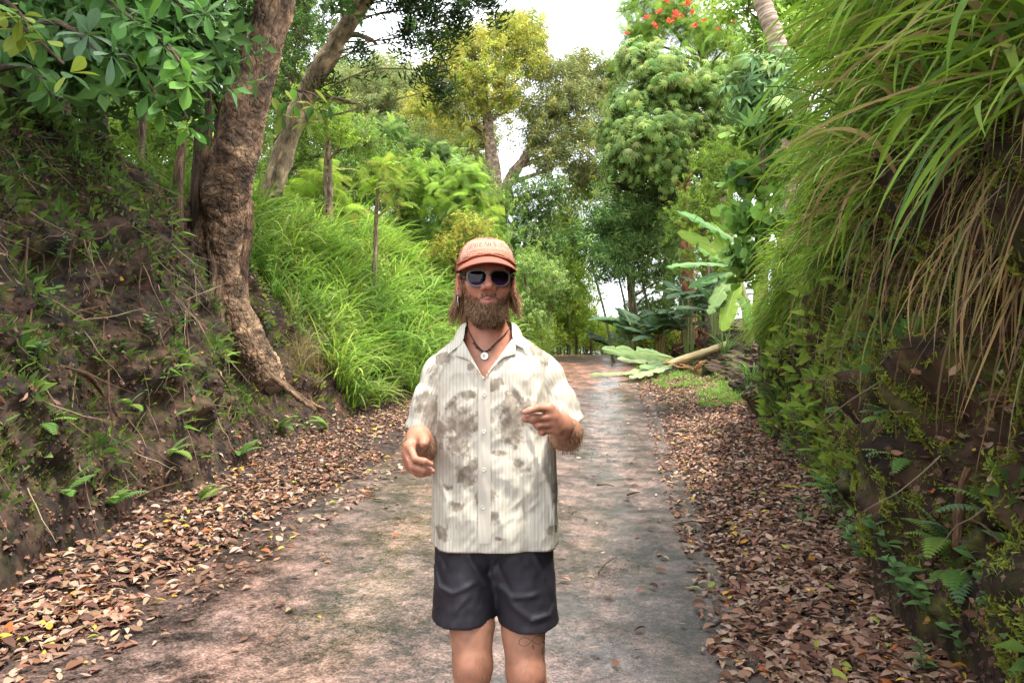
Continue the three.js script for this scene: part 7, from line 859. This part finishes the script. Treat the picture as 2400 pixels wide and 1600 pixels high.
// ---------------------------------------------------------------- sunglasses, earring, necklace, thigh marks
{
  const sg = new THREE.Group(); sg.name = 'sunglasses'; man.add(sg);
  const shape = (g, sx, k = 1) => { const pts = []; for (let i = 0; i < 48; i++) { const a = i / 48 * 6.2832, ca = Math.cos(a), sa = Math.sin(a), nn = sa > 0 ? 2.9 : 2.25, x = 0.0282 * Math.sign(ca) * Math.pow(Math.abs(ca), 2 / nn), y = (sa > 0 ? 0.0205 : 0.0245) * Math.sign(sa) * Math.pow(Math.abs(sa), 2 / nn); const nose = sx * x < 0 ? 1 - 0.18 * ss(0, -0.024, y) : 1 - 0.04 * ss(0, -0.024, y); pts.push(new THREE.Vector2(x * nose * k + (k > 1 ? Math.sign(x) * 0 : 0), y * k)); } return pts; };
  const frameMat = new THREE.MeshPhysicalMaterial({ color: new THREE.Color().setRGB(0.1, 0.075, 0.06), roughness: 0.35 }), blackMat = new THREE.MeshPhysicalMaterial({ color: new THREE.Color().setRGB(0.012, 0.01, 0.01), roughness: 0.3 });
  const lt = tex(8, 64, (u, v) => mixc([0.2, 0.1, 0.22], [0.03, 0.02, 0.035], ss(0.05, 0.6, v)), true), lensMat = new THREE.MeshPhysicalMaterial({ map: lt, roughness: 0.08, specularIntensity: 0.4 });
  for (const s of [-1, 1]) {
    const M = headM.clone().multiply(new THREE.Matrix4().makeTranslation(s * 0.0335, 0.002, 0.1)).multiply(new THREE.Matrix4().makeRotationY(s * 0.14)).multiply(new THREE.Matrix4().makeRotationX(-0.08));
    const F = new THREE.Shape(shape(0, s, 1.11)), h = new THREE.Path(shape(0, s, 0.98).reverse()); F.holes.push(h); const fg = new THREE.ExtrudeGeometry(F, { depth: 0.0035, bevelEnabled: true, bevelThickness: 0.0008, bevelSize: 0.0008, bevelSegments: 2, curveSegments: 24 }); part('rim', fg.applyMatrix4(M), frameMat, sg);
    const lg = new Geo(), ps = shape(0, s, 1.0), c0 = lg.v(0, 0, 0.0045, 0.5, 0.5); for (let r = 1; r <= 5; r++) for (const p of ps) { const q = r / 5; lg.v(p.x * q, p.y * q, 0.0045 - 0.0028 * q * q, 0.5, clamp(0.5 + p.y * q / 0.048)); } for (let i = 0; i < 48; i++) { const j = (i + 1) % 48; lg.t(c0, c0 + 1 + i, c0 + 1 + j); for (let r = 0; r < 4; r++) lg.q(c0 + 1 + r * 48 + i, c0 + 1 + (r + 1) * 48 + i, c0 + 1 + (r + 1) * 48 + j, c0 + 1 + r * 48 + j); } part('lens', lg.build().applyMatrix4(M), lensMat, sg, 'dark violet gradient lens');
    const tg = new Geo(); tube(tg, [V3(s * 0.066, 0.011, 0.097), V3(s * 0.0755, 0.011, 0.085), V3(s * 0.081, 0.01, 0.045), V3(s * 0.083, 0.008, 0.0), V3(s * 0.086, 0.004, -0.02), V3(s * 0.085, -0.02, -0.04)].map(hm), [0.0052, 0.0055, 0.0045, 0.004, 0.0035, 0.003], 8, { steps: 26 }); part('temple', tg.build(), blackMat, sg);
  }
  const bg = new Geo(); tube(bg, [V3(-0.0085, 0.004, 0.1035), V3(0, 0.0075, 0.106), V3(0.0085, 0.004, 0.1035)].map(hm), 0.0022, 8, { steps: 10 }); part('bridge', bg.build(), frameMat, sg);
  const silver = new THREE.MeshStandardMaterial({ color: 0xcfcac2, metalness: 1, roughness: 0.25 });
  const eg = new Geo(), e0 = hm(V3(-0.087, -0.044, 0.004)); tube(eg, [e0, e0.clone().add(V3(-0.001, -0.012, 0.003)), e0.clone().add(V3(0.001, -0.036, 0.004))], [0.0013, 0.0016, 0.0014], 7, { steps: 10 }); const ring = new THREE.TorusGeometry(0.006, 0.0011, 8, 20).rotateY(1.2); ring.translate(e0.x, e0.y + 0.002, e0.z); part('earring', mergeGeometries([eg.build(), ring]), silver, man, 'silver drop earring');
  // cord with dark beads and a silver disc
  const skinZ = (x, y) => { let z = 0.2; for (let i = 0; i < 60; i++) { const d = bodySDF(x, y, z); if (d < 0.0004) break; z -= Math.max(0.0004, d * 0.8); if (z < -0.035) { z = -0.035; break; } } return z; };
  const onSkin = (px, py, off) => { let z = 0.08; for (let i = 0; i < 3; i++) { const v = H(px, py, z); z = skinZ(v.x, v.y) + off; } const v = H(px, py, z); v.z = z; return v; };
  const ng = new THREE.Group(); ng.name = 'necklace'; man.add(ng); const cm = new THREE.MeshStandardMaterial({ color: new THREE.Color().setRGB(0.055, 0.025, 0.017), roughness: 0.6 }), bm = new THREE.MeshPhysicalMaterial({ color: new THREE.Color().setRGB(0.05, 0.025, 0.02), roughness: 0.3, clearcoat: 0.5 });
  const line = [[1096, 772], [1101, 785], [1109, 800], [1119, 815], [1128, 824], [1135, 828], [1144, 825], [1155, 815], [1170, 800], [1185, 785], [1195, 770]].map(([x, y]) => onSkin(x, y, 0.004)), cg = new Geo(), nape = [V3(0.058, 1.555, -0.05), V3(0, 1.552, -0.095), V3(-0.078, 1.55, -0.05)]; tube(cg, [...line, ...nape, line[0].clone()], 0.0017, 6, { steps: 90, cap: false }); part('cord', cg.build(), cm, ng);
  for (const [px, py, r] of [[1110, 808, 0.0036], [1114, 813, 0.003], [1117, 818, 0.0042], [1121, 822, 0.003], [1125, 824, 0.004], [1129, 828, 0.0034], [1141, 827, 0.0036], [1146, 824, 0.004], [1150, 821, 0.003], [1154, 816, 0.0042], [1158, 812, 0.003]]) { const b = part('bead', new THREE.SphereGeometry(r, 12, 9), bm, ng); b.position.copy(onSkin(px, py, 0.005)); b.scale.y = 0.8; }
  const dg = new THREE.LatheGeometry([[0, 0.0012], [0.004, 0.0018], [0.0085, 0.0013], [0.0108, 0.0022], [0.0122, 0.0018], [0.0124, 0], [0, -0.0002]].map(([a, b]) => new THREE.Vector2(a, b)), 32).rotateX(Math.PI / 2), disc = part('pendant', dg, new THREE.MeshStandardMaterial({ color: 0xbfb9ac, metalness: 0.85, roughness: 0.4 }), ng, 'round silver coin pendant'); disc.position.copy(onSkin(1135.5, 839, 0.004)); disc.rotation.x = -0.25;
  const pg = new Geo(); for (const pts of [[[-3, 5], [-2, -5], [0, 3], [3, 5]], [[-4, -2], [1, 1], [4, -3]]]) tube(pg, pts.map(([a, b]) => V3(a * 0.0012, b * 0.0012, 0.002)), 0.0007, 5, { steps: 8 }); const em = part('emblem', pg.build(), new THREE.MeshStandardMaterial({ color: 0x8a8478, metalness: 0.7, roughness: 0.5 }), disc);
  // inked infinity sign on the thigh with small marks above and below
  const ink = new THREE.MeshStandardMaterial({ color: new THREE.Color().setRGB(0.13, 0.07, 0.06), roughness: 0.7 }), X = (x, y) => onSkin(920 + x / 4.356, 1240 + y / 4.356, -0.0002), tg = new Geo(), loop = []; for (let i = 0; i <= 40; i++) { const a = i / 40 * 6.2832, r = 1 / (1 + Math.sin(a) ** 2); loop.push(X(1420 + 130 * Math.cos(a) * r, 1160 - 120 * Math.sin(a) * Math.cos(a) * r - 12 * Math.cos(a))); }
  const inkLine = (p) => tube(tg, p, 0.0008, 5, { steps: p.length * 3, cap: false }); inkLine(loop); const circ = (cx, cy, r) => inkLine(Array.from({ length: 13 }, (_, i) => X(cx + r * Math.cos(i / 6 * Math.PI), cy + r * Math.sin(i / 6 * Math.PI)))); circ(1412, 1076, 11); inkLine([X(1412, 1087), X(1412, 1098), X(1411, 1108)]); circ(1437, 1210, 8); circ(1437, 1230, 11); inkLine([X(1428, 1200), X(1428, 1220), X(1428, 1242)]);
  part('tattoo', tg.build(), ink, man, 'thin inked infinity sign on the thigh');
}
renderer.render(scene, camera);
